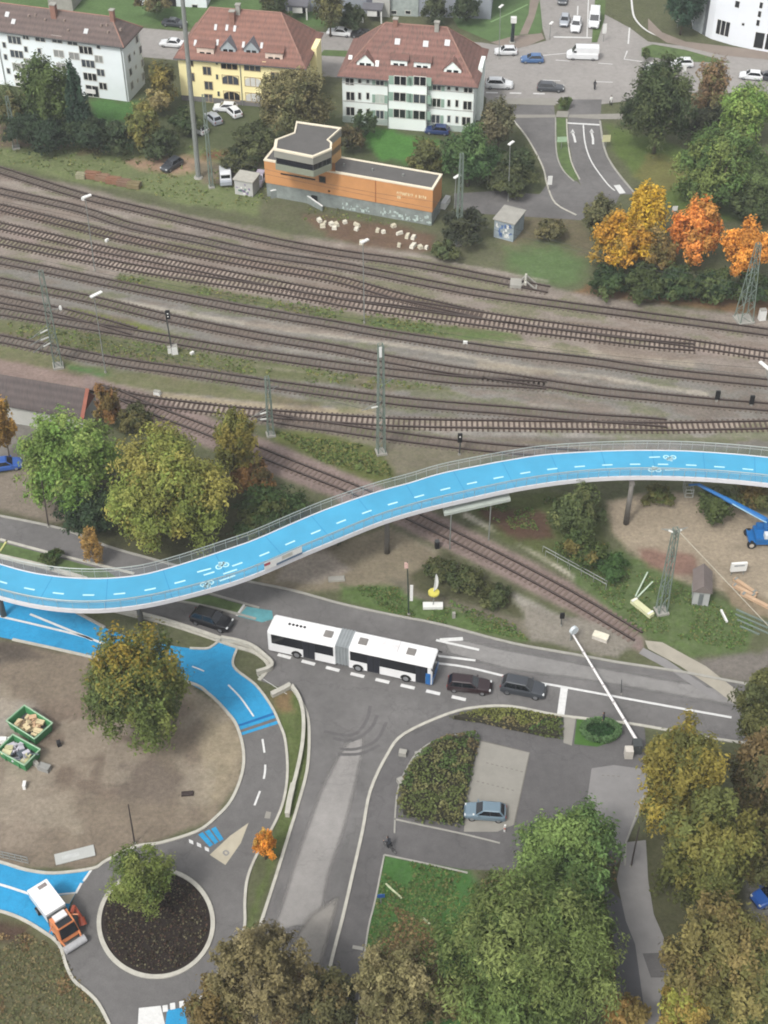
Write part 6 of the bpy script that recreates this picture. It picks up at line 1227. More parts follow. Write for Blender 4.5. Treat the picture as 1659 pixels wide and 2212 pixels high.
car('parked_car', 'dark grey estate car first at the white stop line', 'suv', (1086, 1485), (1174, 1502), PG, group=G1)
car('parked_car', 'light blue hatchback parked in the paved bay beside the hedge bed', 'hatch', (1090, 1764), (1004, 1758), PLB)
car('parked_car', 'dark grey car standing on the bare earth by the tall floodlight mast', 'hatch', (390, 352), (353, 374), PG)
car('parked_car', 'purple-white car parked against the left end of the orange building', 'hatch', (566, 384), (556, 404), paint('lilac', C(190, 180, 196)))
G2 = 'vehicles on the far road'
for nm, lb, sty, tl, no, pn in (
    ('parked_car', 'white saloon on the far road between the white block and the yellow house', 'sedan', (396, 102), (349, 98), PW), ('parked_car', 'dark car at the top behind the floodlight mast', 'sedan', (360, 54), (396, 58), PG),
    ('parked_car', 'white saloon on the far road behind the white house roof', 'sedan', (754, 78), (712, 74), PW), ('parked_car', 'black saloon tailing the white one behind the white house roof', 'sedan', (802, 82), (764, 79), PB),
    ('parked_car', 'white hatchback at the left of the junction, above the blue one', 'hatch', (1110, 117), (1074, 117), PW), ('parked_car', 'blue hatchback on the junction', 'hatch', (1170, 134), (1128, 134), PBL),
    ('parked_car', 'white hatchback at the corner of the white house', 'suv', (1053, 188), (1104, 190), PW), ('parked_car', 'dark grey estate in the middle of the junction', 'estate', (1160, 194), (1218, 197), PG),
    ('parked_car', 'small pale grey car, leftmost of those waiting at the upper stop line', 'hatch', (1221, 40), (1217, 62), PS), ('parked_car', 'white car in the middle of those waiting at the upper stop line', 'suv', (1246, 48), (1241, 76), PW),
    ('parked_car', 'white hatchback just above the big dark green tree', 'hatch', (1437, 156), (1392, 154), PW), ('parked_car', 'white car beside the grass island, topmost above the dark green tree', 'hatch', (1494, 143), (1449, 143), PW),
    ('parked_car', 'white hatchback near the right edge on the far road', 'hatch', (1640, 172), (1602, 168), PW), ('parked_car', 'dark car at the right edge of the far road', 'estate', (1682, 178), (1630, 166), PG),
    ('parked_car', 'dark car at the very top of the side street', 'sedan', (1216, -6), (1214, 12), PG)):
    car(nm, lb, sty, tl, no, pn, group=G2)
car('delivery_van', 'long white delivery van crossing the junction', 'van', (1291, 127), (1224, 125), PW, 'van'); car('delivery_van', 'white van waiting rightmost at the upper stop line', 'van', (1285, 32), (1281, 70), PW, 'van')
G3 = 'cars parked behind the yellow house'
for lb, tl, no, pn in (('white car in the yard at the foot of the yellow house, left one', (506, 240), (468, 238), PW), ('white car half under the olive tree behind the yellow house', (512, 254), (496, 240), PW), ('silver grey car between the white ones and the bushes behind the yellow house', (470, 270), (452, 254), PS), ('white car poking out of the bushes beside the floodlight mast', (440, 290), (414, 278), PW)):
    car('parked_car', lb, 'hatch', tl, no, pn, group=G3)
car('parked_car', 'deep blue car in front of the white house', 'hatch', (958, 289), (930, 287), paint('navy', C(40, 60, 110)))
car('parked_car', 'deep blue car under the trees at the right edge', 'hatch', (1690, 1925), (1640, 1950), PDB); car('parked_car', 'deep blue car under the amber tree at the left edge', 'hatch', (-8, 1014), (36, 1008), PDB)
# pickup with a high white cab beside the mast
a, bq_ = P(470, 384), P(506, 396); d = (bq_ - a).normalized(); pk = thing('pickup_truck', 'white and dark pickup truck with a high cab beside the tall floodlight mast', 'truck', tuple((a + bq_) / 2), math.atan2(d.y, d.x) - 0.9)
MB().box(-2.4, 2.3, -.9, .9, .45, 1.0).build('body', PS, pk); MB().box(0.2, 1.6, -.85, .85, 1.0, 2.0).build('cab', PW, pk); MB().box(0.3, 1.5, -.87, -.851, 1.3, 1.8).build('side_window', GLASS, pk); MB().box(1.601, 1.62, -.7, .7, 1.3, 1.85).build('windscreen', GLASS, pk)
MB().box(-2.3, 0.0, -.86, .86, 1.0, 1.35).build('load_bed', mat('tarp_pale', C(200, 206, 208), 0.7), pk)
for x in (-1.5, 1.5):
    for y in (-.85, .85): wheel(pk, x, y, .36)
# articulated bus
a, bq_ = P(577, 1407), P(936, 1485); d = (bq_ - a).normalized(); nrm_ = Vector((-d.y, d.x, 0)); Lb = 18.0; ctr = (a + bq_) / 2 + nrm_ * 1.275
bus = thing('articulated_bus', 'long white articulated bus with a grey bellows and a blue front on the main road', 'bus', tuple(ctr), math.atan2(d.y, d.x))
BW = mat('bus_white', C(244, 244, 244), 0.4, 0.03, 0.5, coat=0.2); BG = mat('bus_glass', C(26, 29, 36), 0.12, 0.3, 0.6, spec=0.6); BLW = mat('bellows', C(150, 156, 158), 0.8, 0.12, 1.0); BBL = mat('bus_blue', C(44, 110, 176), 0.4, 0.1, 1.0)
X0 = -Lb / 2
def bsec(nm, x0, x1, cap0, cap1, m=BW):
    secs = []
    for x, k in ((x0, .92 if cap0 else 1), (x0 + .18, 1), (x1 - .18, 1), (x1, .92 if cap1 else 1)):
        w = 1.275 * k; h = 3.05 if k == 1 else 2.95
        secs.append([Vector((x, y, z)) for y, z in ((-w, .33), (-w, 2.78), (-w * .93, h - .06), (-w * .8, h), (w * .8, h), (w * .93, h - .06), (w, 2.78), (w, .33))])
    mb = MB(); mb.add(*strip3(secs)); return mb.build(nm, m, bus)
rear = bsec('rear_body', X0, X0 + 7.5, True, False); frontb = bsec('front_body', X0 + 9.0, X0 + Lb, False, True)
for k in range(9):
    x = X0 + 7.5 + k * 1.5 / 9; w = 1.20 if k % 2 else 1.27; MB().box(x + .004, x + 1.5 / 9 - .004, -w, w, .45, 2.98 if k % 2 else 3.03).build('bellows', BLW, bus) if k == 0 else None
bl = MB()
for k in range(1, 9):
    x = X0 + 7.5 + k * 1.5 / 9; w = 1.20 if k % 2 else 1.27; bl.box(x + .004, x + 1.5 / 9 - .004, -w, w, .45, 2.98 if k % 2 else 3.03)
bl.build('bellows_fold', BLW, bus)
for sg in (-1, 1):
    y0, y1 = (-1.295, -1.2765) if sg < 0 else (1.2765, 1.295)
    for x0, x1 in ((.45, 7.3), (9.15, 17.5)): MB().box(X0 + x0, X0 + x1, y0, y1, 1.45, 2.70).build('window', BG, bus)
    for x0, x1 in ((3.95, 5.25), (11.0, 12.35), (16.25, 17.3)) if sg < 0 else (): 
        dr = MB().box(X0 + x0, X0 + x1, -1.31, -1.2955, .38, 2.62).build('door', mat('bus_door', C(40, 42, 50), 0.3), bus); MB().box(X0 + (x0 + x1) / 2 - .04, X0 + (x0 + x1) / 2 + .04, -1.32, -1.311, .4, 2.6).build('door_seal', BLACK, dr)
    for x in (3.2, 10.0, 15.2):
        ar = MB(); pts = [(X0 + x + .62 * math.cos(t), .42 + .62 * math.sin(t)) for t in np.linspace(0, math.pi, 10)]
        yy = -1.278 if sg < 0 else 1.278; ar.add([(p, yy, z) for p, z in pts], [tuple(range(10))]); ar.build('wheel_arch', BLACK, bus); wheel(bus, X0 + x, sg * 1.17, .48, .28)
for x in (6.4, 10.2, 15.4):
    h_ = MB().box(X0 + x - .45, X0 + x + .45, -.42, .42, 3.05, 3.16).build('roof_hatch', mat('hatch_grey', C(132, 128, 124), 0.7), bus)
for k in range(5): MB().tube((X0 + 2.0 + k * .42, .25, 3.05), (X0 + 2.0 + k * .42, .25, 3.10), .15, n=10).build('roof_fan', TRIMB, bus)
MB().box(X0 + 12.0, X0 + 14.0, -.5, .9, 3.05, 3.13).build('roof_box', mat('bus_white2', C(234, 230, 230), 0.5), bus)
MB().box(X0 + Lb - .02, X0 + Lb + .03, -1.13, 1.13, 1.25, 2.75).build('windscreen', BG, bus); MB().box(X0 + Lb - .02, X0 + Lb + .06, -1.18, 1.18, .36, 1.24).build('front_panel', BBL, bus)
MB().box(X0 + 17.32, X0 + 17.85, -1.31, -1.2765, .36, 1.9).build('side_panel', BBL, bus); MB().box(X0 - .03, X0 + .02, -1.1, 1.1, 1.5, 2.6).build('rear_window', BG, bus)
for sg in (-1, 1): MB().box(X0 + Lb + .06, X0 + Lb + .08, min(sg * .75, sg * 1.1), max(sg * .75, sg * 1.1), .6, .85).build('headlight', LAMP, bus); MB().tube((X0 + Lb - .1, sg * 1.25, 2.6), (X0 + Lb + .3, sg * 1.5, 2.3), .07, n=6).build('mirror', BLACK, bus)
bus.scale = (1.0, 1.04, 1.08)
# road sweeper on the blue path
a, bq_ = P(84, 1938), P(168, 2052); d = (bq_ - a).normalized(); sw = thing('road_sweeper', 'orange road sweeper with a big white hopper beside the round flower bed', 'truck', tuple((a + bq_) / 2 + Vector((0, 0, .03))), math.atan2(d.y, d.x))
Ls = (bq_ - a).length; k = Ls / 7.2; OR = mat('sweeper_orange', C(214, 134, 86), 0.45, 0.08, 0.8, coat=0.2)
hop = MB().hexa([(-3.5 * k, -.85, .8), (.3 * k, -.85, .8), (.3 * k, .85, .8), (-3.5 * k, .85, .8)], [(-3.2 * k, -1.0, 2.45), (.3 * k, -1.0, 2.55), (.3 * k, 1.0, 2.55), (-3.2 * k, 1.0, 2.45)]).build('hopper', BW, sw)
MB().box(-2.9 * k, -2.5 * k, -.1, .7, 2.5, 2.53).build('emblem', mat('emblem_grey', C(140, 132, 130), 0.7, 0.4, 4.0), hop)
MB().box(-3.4 * k, 2.4 * k, -.8, .8, .45, .8).build('chassis', STEEL_DARK, sw); MB().box(.35 * k, .55 * k, -.95, .95, .8, 2.3).build('bulkhead', STEEL_DARK, sw)
cab = MB().hexa([(.6 * k, -.98, .6), (2.6 * k, -.98, .6), (2.6 * k, .98, .6), (.6 * k, .98, .6)], [(.6 * k, -.9, 2.2), (2.1 * k, -.85, 2.2), (2.1 * k, .85, 2.2), (.6 * k, .9, 2.2)]).build('cab', OR, sw)
MB().box(.65 * k, 1.35 * k, -.6, .6, 2.2, 2.42).build('roof_unit', mat('bus_white2', C(234, 230, 230)), cab)
ws = MB(); ws.add([(2.56 * k, -.85, 1.1), (2.56 * k, .85, 1.1), (2.17 * k, .76, 2.1), (2.17 * k, -.76, 2.1)], [(0, 1, 2, 3)]); ws.build('windscreen', GLASS, cab)
MB().box(1.3 * k, 2.05 * k, -.7, .7, 2.205, 2.23).build('roof_window', GLASS, cab)
for sg in (-1, 1):
    MB().tube((2.5 * k, sg * .9, 1.0), (3.0 * k, sg * .8, .5), .09, n=6).build('brush_arm', OR, sw); MB().tube((1.2 * k, sg * .93, 1.9), (1.7 * k, sg * 1.45, 2.0), .06, n=6).build('mirror', OR, sw)
    for x in (-2.0 * k, 1.4 * k): wheel(sw, x, sg * .86, .42, .28)
so = MB().tube((1.0 * k, 1.05, 1.6), (.3 * k, 1.7, 1.3), .22, n=8).tube((.3 * k, 1.7, 1.3), (1.3 * k, 1.75, .7), .18, n=8).tube((1.3 * k, 1.75, .7), (1.9 * k, 1.6, .3), .3, .35, n=10); so.build('suction_arm', mat('sweeper_red', C(190, 92, 66), 0.5, 0.15, 1.0), sw)
MB().tube((3.25 * k, -1.05, .45), (3.25 * k, 1.05, .45), .36, n=12).build('front_brush', mat('brush_grey', C(176, 176, 178), 0.8, 0.15, 3.0), sw); MB().box(2.7 * k, 3.25 * k, -.5, .5, .45, .6).build('brush_frame', STEEL_DARK, sw)
# blue boom lift at the right
bb = P(1648, 1170); lift = thing('boom_lift', 'blue boom lift in the works yard with its boom raised under the bridge', 'boom lift', tuple(bb), 0.0); LB = mat('lift_blue', C(28, 108, 176), 0.45, 0.1, 0.6, coat=0.2)
o3 = bb
MB().box(-1.9, 2.2, -1.1, 1.1, .55, .95).build('chassis', LB, lift)
for x in (-1.6, 1.7):
    for y in (-1.05, 1.05):
        wh = MB().tube((x, y - .17, .5), (x, y + .17, .5), .5, n=14).build('wheel', TYRE, lift); sg = 1 if y > 0 else -1; MB().tube((x, y + sg * .174, .5), (x, y + sg * .19, .5), .27, n=10).build('rim', mat('rim_cream', C(200, 190, 176), 0.7), wh)
MB().box(-1.2, 2.6, -1.15, 1.15, 1.05, 1.5).build('turntable', LB, lift); MB().box(-.3, 2.7, -1.2, -.5, 1.5, 2.1).build('engine_cover', mat('cover_white', C(216, 222, 226), 0.5, 0.05, 1.0), lift); MB().box(-.9, 2.6, .4, 1.15, 1.5, 2.0).build('counterweight', LB, lift)
e1_ = P(1655, 1123, 3.4) - o3; e2_ = P(1508, 1046, 4.6) - o3; e2_.z = 4.6; e1_.z = 3.4
MB().tube((.2, 0, 1.5), tuple(e1_), .30, .28, 8).build('lower_arm', LB, lift); MB().tube(tuple(e1_), tuple(e1_.lerp(e2_, .62)), .32, .28, 8).build('boom', LB, lift); MB().tube(tuple(e1_.lerp(e2_, .6)), tuple(e2_), .22, .2, 8).build('inner_boom', LB, lift)
MB().tube(tuple(e1_ + Vector((0, -.34, -.1))), tuple(e1_.lerp(e2_, .5) + Vector((0, -.34, .0))), .08, n=6).build('hose_track', mat('hose_pale', C(150, 190, 210), 0.6), lift)
ck = P(1487, 1056, 3.2) - o3; ck.z = 3.2; MB().tube(tuple(e2_), tuple(ck + Vector((0, 0, .6))), .12, n=6).build('jib', LB, lift)
cg = MB()
for sx in (-.45, .45):
    for sy in (-.9, .9): cg.tube(ck + Vector((sx, sy, -.5)), ck + Vector((sx, sy, .6)), .03, n=5)
for z in (-.5, .1, .6):
    for p, q in (((-.45, -.9), (.45, -.9)), ((.45, -.9), (.45, .9)), ((.45, .9), (-.45, .9)), ((-.45, .9), (-.45, -.9))): cg.tube(ck + Vector((*p, z)), ck + Vector((*q, z)), .035, n=5)
cg.build('basket', STEEL, lift)
# ------------------------------------------------------------------ poles, masts, signals
def pole(name, label, base, top, r0, r1, m=STEEL, cat='pole', group=None):
    p = P(*base); z = zat(p.x, p.y, top[1]); q = P(top[0], top[1], z); t = thing(name, label, cat, tuple(p), 0, group)
    MB().tube((0, 0, 0), (q.x - p.x, 0, z), r0, r1, 8).build('shaft', m, t); MB().tube((0, 0, 0), (0, 0, .25), r0 * 1.8, r0 * 1.6, 8).build('foot', CONC, t)
    t['_h'] = z; return t, Vector((q.x - p.x, 0, z))
LENS = mat('lamp_lens', C(244, 244, 240), 0.4, 0.03, 1.0)
def lamp_post(label, base, top, ang=0.6, L=1.3, m=STEEL, r=0.085, group='lamp posts'):
    t, h = pole('lamp_post', label, base, top, r, r * .6, m, 'lamp post', group); d = Vector((math.cos(ang), math.sin(ang), 0))
    hd = MB().hexa([h + Vector((-d.y * s_ * .22, d.x * s_ * .22, dz)) + d * a_ for a_, s_, dz in ((-.3 * L, -1, .02), (.7 * L, -1, .10), (.7 * L, 1, .10), (-.3 * L, 1, .02))], [h + Vector((-d.y * s_ * .2, d.x * s_ * .2, dz)) + d * a_ for a_, s_, dz in ((-.3 * L, -1, .2), (.7 * L, -1, .24), (.7 * L, 1, .24), (-.3 * L, 1, .2))]).build('lamp_head', LENS, t); return t
def lattice(label, base, top, w0, w1, group='lattice masts', m=STEEL_GREEN, wt=None):
    p = P(*base); z = zat(p.x, p.y, top[1]); t = thing('lattice_mast', label, 'mast', tuple(p), 0.25, group); mb = MB(); br = MB(); n_ = max(5, int(z / 1.3))
    c = lambda k, sx, sy: Vector((sx * (w0 + (w1 - w0) * k) / 2, sy * (w0 + (w1 - w0) * k) / 2, z * k))
    for sx in (-1, 1):
        for sy in (-1, 1): mb.tube(c(0, sx, sy), c(1, sx, sy), .085, .07, 5)
    for i in range(n_):
        k0, k1 = i / n_, (i + 1) / n_; s_ = 1 if i % 2 else -1
        for y in (-1, 1): br.tube(c(k0, -s_, y), c(k1, s_, y), .045, n=4); br.tube(c(k0, y, s_), c(k1, y, -s_), .045, n=4)
    for k_ in (0.33, 0.66, 1.0):
        for p_, q_ in (((-1, -1), (1, -1)), ((1, -1), (1, 1)), ((1, 1), (-1, 1)), ((-1, 1), (-1, -1))): mb.tube(c(k_, *p_), c(k_, *q_), .035, n=4)
    mb.build('frame', m, t); br.build('lattice', m, t); MB().box(-w0 / 2 - .2, w0 / 2 + .2, -w0 / 2 - .2, w0 / 2 + .2, 0, .3).build('foot', CONC, t)
    return t, z
def bracket(t, z, ln, ang, insul=True, dz=0.7):
    d = Vector((math.cos(ang), math.sin(ang), 0)); e = d * ln; b = MB().tube((0, 0, z), tuple(e + Vector((0, 0, z + dz * .4))), .05, n=5).tube((0, 0, z + dz), tuple(e * .8 + Vector((0, 0, z + dz * .45))), .04, n=5).build('bracket', STEEL, t)
    if insul: MB().tube(tuple(e * .18 + Vector((0, 0, z + .04))), tuple(e * .5 + Vector((0, 0, z + .16))), .11, n=7).build('insulator', mat('insulator_white', C(226, 226, 220), 0.5), b)
t, h = pole('floodlight_mast', 'very tall grey floodlight mast running out of the top of the picture', (429, 384), (392, -25), .42, .30, STEEL, 'mast')
MB().box(h.x - .9, h.x + .9, -.3, .3, h.z - .2, h.z + .3).build('lamp_head', LENS, t)
lattice('thin lattice mast right of the tall floodlight mast', (457, 405), (447, 205), .5, .35)
lattice('dull lattice mast at the left frame edge by the yard corner', (35, 320), (22, 208), .8, .4)
lamp_post('lamp post among the upper tracks at the left, its lamp over the second track', (205, 585), (184, 427), 0.6)
lamp_post('tall lamp post rising from the green patch below the left tracks', (228, 805), (203, 640), 0.75, 1.7)
lamp_post('lamp post standing in the grass strip in the middle of the yard', (787, 698), (784, 524), 0.7)
lamp_post('lamp post in front of the right end of the orange building', (980, 470), (985, 384), 0.8)
lamp_post('lamp post beside the graffiti hut', (1098, 435), (1102, 312), 0.9, 1.2)
lamp_post('lamp post at the right frame edge whose white lamp leans over the tracks', (1668, 905), (1656, 795), 2.1, 1.8)
lamp_post('tall lamp post on the lawn left of the junction', (1078, 128), (1081, 16), 1.0, 1.2); lamp_post('lamp post at the lawn corner above the small grey car', (1187, 85), (1190, 52), 1.0, 1.0)
t, z = lattice('lattice mast with white cantilever arms at the left below the grey tracks', (126, 792), (88, 586), 1.0, .5)
for k_, an in ((.42, 4.05), (.34, 3.95), (.28, 4.1)): bracket(t, z * k_, 3.6, an - .25)
MB().ball((1.6, .2, z * .6), .42, 0, 10, 6, (.5, .3, 1)).build('round_lamp', LENS, t); MB().tube((0, 0, z * .6), (1.6, .2, z * .6), .06, n=5).build('arm', STEEL, t)
t, z = lattice('lattice mast with white insulators at the edge of the branch line', (585, 940), (574, 815), .7, .45)
bracket(t, z * .42, 2.6, 3.5); bracket(t, z * .3, 2.4, 3.3); bracket(t, z * .75, 1.4, .4, False)
t, z = lattice('tallest lattice mast in the middle of the yard, its top over the pale gravel path', (823, 978), (820, 744), .9, .55)
bracket(t, z * .45, 2.6, 3.4); bracket(t, z * .62, 2.0, .5, False); MB().box(-.3, .05, -.35, -.3, z - 1.6, z - .1).build('white_plate', WHITE, t)
lattice('lattice mast in front of the deep green tree by the orange building', (990, 528), (995, 332), .8, .4); lattice('wide lattice mast in front of the rightmost orange tree', (1606, 692), (1607, 526), 1.9, .5)
t, z = lattice('lattice mast with white cross arms in the works yard below the bridge', (1428, 1322), (1443, 1142), .95, .5)
for an in (.2, 2.6): bracket(t, z - .6, 1.5, an, True, .5)
MB().tube((0, 0, z), (10.5, -9.0, 1.2), .05, n=5).build('stay_wire', mat('stay_pale', C(190, 184, 168), 0.7), t)
for p, q in (((1384, 1281), (1424, 1235)), ((1388, 1283), (1428, 1256))): MB().tube(tuple(P(*p) - P(1428, 1322)), tuple(P(*q, 1.0) - P(1428, 1322)), .09, n=6).build('rail_bar', mat('pale_mint_steel', C(190, 206, 186), 0.6), t)
def signal(label, base, top, n_=2, boxes=()):
    t, h = pole('rail_signal', label, base, top, .10, .08, STEEL_DARK, 'signal', 'rail signals'); MB().box(-.28, .28, -.16, .12, h.z - 1.2, h.z + .1).build('signal_head', BLACK, t)
    for k in range(n_): MB().tube((0, -.17, h.z - .3 - .45 * k), (0, -.2, h.z - .3 - .45 * k), .1, n=8).build('lens', LENS, t)
signal('dark railway signal between the grey tracks, white boxes at its foot', (373, 766), (357, 672)); signal('short signal post below the domed orange tree beside the lower grey tracks', (1548, 866), (1548, 846), 0); signal('short signal post at the right end of the lower grey tracks', (1622, 876), (1622, 856), 0)
signal('dwarf railway signal just above the bridge where the curved track ends', (992, 982), (996, 938), 1)
def crate(name, label, cat, px, w, d_, h, m, rz=0.2, group=None, lid=None):
    t = thing(name, label, cat, tuple(P(*px)), rz, group); MB().hexa([(-w / 2, -d_ / 2, 0), (w / 2, -d_ / 2, 0), (w / 2, d_ / 2, 0), (-w / 2, d_ / 2, 0)], [(-w / 2 * .94, -d_ / 2 * .94, h), (w / 2 * .94, -d_ / 2 * .94, h), (w / 2 * .94, d_ / 2 * .94, h), (-w / 2 * .94, d_ / 2 * .94, h)]).build('cabinet', m, t)
    if lid: MB().box(-w / 2 * .99, w / 2 * .99, -d_ / 2 * .99, d_ / 2 * .99, h, h + .08).build('lid', lid, t)
    return t
crate('lineside_box', 'white lineside box at the foot of the dark signal, right one', 'box', (378, 764), .8, .6, 1.3, WHITE, .2, 'lineside boxes', CONC); crate('lineside_box', 'small white lineside box at the foot of the dark signal, left one', 'box', (367, 762), .5, .5, .9, WHITE, .2, 'lineside boxes', CONC)
crate('lineside_box', 'white cabinet at the right edge beside the wide lattice mast', 'box', (1645, 690), .9, .7, 1.6, WHITE, .2, None, CONC); crate('point_motor', 'white point motor box by the branch line turnout', 'box', (340, 852), .9, .5, .5, WHITE, -.3, None, CONC)
crate('lineside_box', 'black box on the ballast edge of the branch line below the bridge', 'box', (944, 1183), .5, .5, 1.0, BLACK, .2, None, STEEL_DARK)
for i, (x, y, lb) in enumerate(((180, 432, 'by the first lamp among the upper tracks'), (231, 521, 'in the middle of the upper tracks at the left'), (1008, 498, 'near the graffiti hut'), (1005, 742, 'on the reddish tracks'), (415, 765, 'beside the lower grey track'))):
    crate('marker_stone', 'small white marker stone ' + lb, 'stone', (x, y), .6, .35, .35, WHITE, i, 'white marker stones')
# buffer stop
t = thing('buffer_stop', 'grey buffer stop at the end of the uppermost track', 'buffer stop', tuple(P(1140, 618)), -.12); mb = MB()
for y in (-.75, .75): mb.tube((1.2, y, 0), (-.3, y, 1.3), .12, n=6).tube((-1.2, y, .1), (-.3, y, 1.3), .12, n=6)
mb.tube((1.2, -.75, .05), (1.2, .75, .05), .12, n=6).tube((-.3, -.75, 1.3), (-.3, .75, 1.3), .12, n=6).build('frame', CONC, t); MB().box(-.5, -.2, -1.2, 1.2, .9, 1.3).build('beam', mat('pale_beam', C(200, 198, 186), 0.8), t); MB().box(-2.5, -.9, -.9, .9, 0.05, .6).build('ballast_box', CONC, t)
# ------------------------------------------------------------------ level crossing barrier
p0, p1 = P(1592 / 1.15732, 1850 / 1.15732, 1.1), P(1238, 1372, 1.1); p0 = P(1376, 1600, 1.1); d = (p1 - p0)
bar = thing('crossing_barrier', 'long white level crossing barrier lowered across the road', 'barrier', (p0.x, p0.y, 0), 0); q = d
arm = MB().tube((0, 0, 1.1), (q.x, q.y, 1.15), .17, .10, 10).build('arm', mat('barrier_white', C(238, 234, 232), 0.5, 0.05, 1.0), bar)
for k_ in (.18, .34, .5, .66, .82): MB().tube((q.x * k_, q.y * k_, 1.1), (q.x * (k_ + .012), q.y * (k_ + .012), 1.1), .19, n=10).build('collar', mat('collar_grey', C(176, 172, 172), 0.6), arm)
MB().box(-.45, .45, -.9, .1, .05, 1.35).build('drive_box', STEEL_DARK, bar); MB().tube((0, 0, 1.1), (-q.x * .06, -q.y * .06, 1.05), .2, .16, n=8).build('counterweight', WHITE, bar); MB().box(-1.3, -.5, -1.5, -.7, .05, 1.2).build('cabinet', mat('cabinet_cream', C(206, 200, 190), 0.7), bar)
rs = thing('barrier_rest', 'white and black rest post with a round lamp at the far barrier end', 'post', (p1.x - .15, p1.y + .3, 0)); MB().tube((0, 0, 0), (0, 0, 1.5), .10, n=8).build('post', STEEL, rs); MB().tube((.1, 0, 1.7), (.3, -.3, 1.7), .5, n=14).build('disc', mat('rest_white', C(210, 218, 222), 0.6), rs); MB().tube((.05, .05, 1.7), (.12, -.05, 1.72), .25, n=10).build('lamp', BLACK, rs)
t, h = pole('warning_light', 'dark crossing warning light left of the barrier rest', (1212, 1352), (1214, 1328), .07, .06, STEEL_DARK, 'signal'); MB().box(-.25, .25, -.12, .1, h.z - .5, h.z + .25).build('signal_head', BLACK, t)
crate('cable_box', 'cream slab-like cable box on the gravel by the level crossing', 'box', (1297, 1379), 1.7, .9, .45, mat('cabinet_cream', C(206, 200, 190)), -.45, None, mat('lid_cream', C(232, 226, 206), 0.7))
# ------------------------------------------------------------------ works yard and other loose things
def beam(name, label, cat, p, q, w, h, m, group=None, z=0.0, sub=None):
    a, b_ = P(*p), P(*q); d = b_ - a; t = thing(name, label, cat, (a.x, a.y, z), math.atan2(d.y, d.x), group); L = d.length
    MB().box(0, L, -w / 2, w / 2, .02, h).build('beam', m, t)
    if sub: MB().box(L * .05, L * .12, -w / 2 - .05, w / 2 + .05, h + .002, h + .08).build('clamp', sub, t); MB().box(L * .86, L * .93, -w / 2 - .05, w / 2 + .05, h + .002, h + .08).build('clamp', sub, t)
    return t
beam('concrete_beam', 'pale yellow concrete beam lying at the foot of the works yard mast', 'beam', (1366, 1300), (1408, 1334), .7, .5, mat('beam_yellow', C(214, 214, 172), 0.8, 0.08, 1.0), sub=WHITE)
tb_ = mat('timber', C(196, 166, 136), 0.85, 0.15, 1.0)
for i, (p, q, lb) in enumerate((((1585, 1252), (1634, 1286), 'uppermost'), ((1582, 1266), (1632, 1292), 'second from the top'), ((1600, 1284), (1668, 1318), 'lowest'))): beam('timber_beam', 'long tan timber beam stacked in the works yard, ' + lb, 'timber', p, q, .4, .35, tb_, 'timber beams in the works yard', sub=STEEL)
for i, (p, q, lb) in enumerate((((1590, 1318), (1668, 1352), 'topmost'), ((1588, 1328), (1668, 1362), 'second from the top'), ((1592, 1340), (1660, 1370), 'third from the top'), ((1598, 1354), (1640, 1372), 'lowest and shortest'))): beam('steel_bar', 'grey-green steel bar lying in the grass at the right edge, ' + lb, 'steel bar', p, q, .14, .2, STEEL_GREEN, 'steel bars in the grass')
beam('steel_bar', 'short white bar sticking up in the lush grass of the works yard', 'steel bar', (1557, 1320), (1570, 1346), .2, .3, WHITE)
for p, q, lb in (((1172, 1192), (1310, 1268), 'upper'), ((1178, 1202), (1308, 1274), 'lower')):
    a_, b_ = P(*p), P(*q); d_ = b_ - a_; t = thing('handrail', 'thin pale handrail beside the branch line, ' + lb + ' one', 'handrail', (a_.x, a_.y, 0), math.atan2(d_.y, d_.x), 'handrails by the branch line'); MB().tube((0, 0, .9), (d_.length, 0, .9), .05, n=6).build('rail', STEEL, t)
    for k_ in range(6): x_ = d_.length * k_ / 5; MB().tube((x_, 0, 0), (x_, 0, .9), .035, n=5).build('post', STEEL, t)
t = thing('notice_board', 'white notice box on legs at the edge of the works yard', 'sign', tuple(P(1592, 1242)), .1); MB().box(-.9, .9, -.15, .15, .7, 1.9).build('board', WHITE, t); MB().box(-.6, .6, -.17, -.152, 1.5, 1.7).build('text_panel', mat('panel_grey', C(150, 154, 156), 0.7), t)
for s_ in (-.7, .7): MB().tube((s_, 0, 0), (s_, 0, .7), .05, n=6).build('leg', STEEL, t)
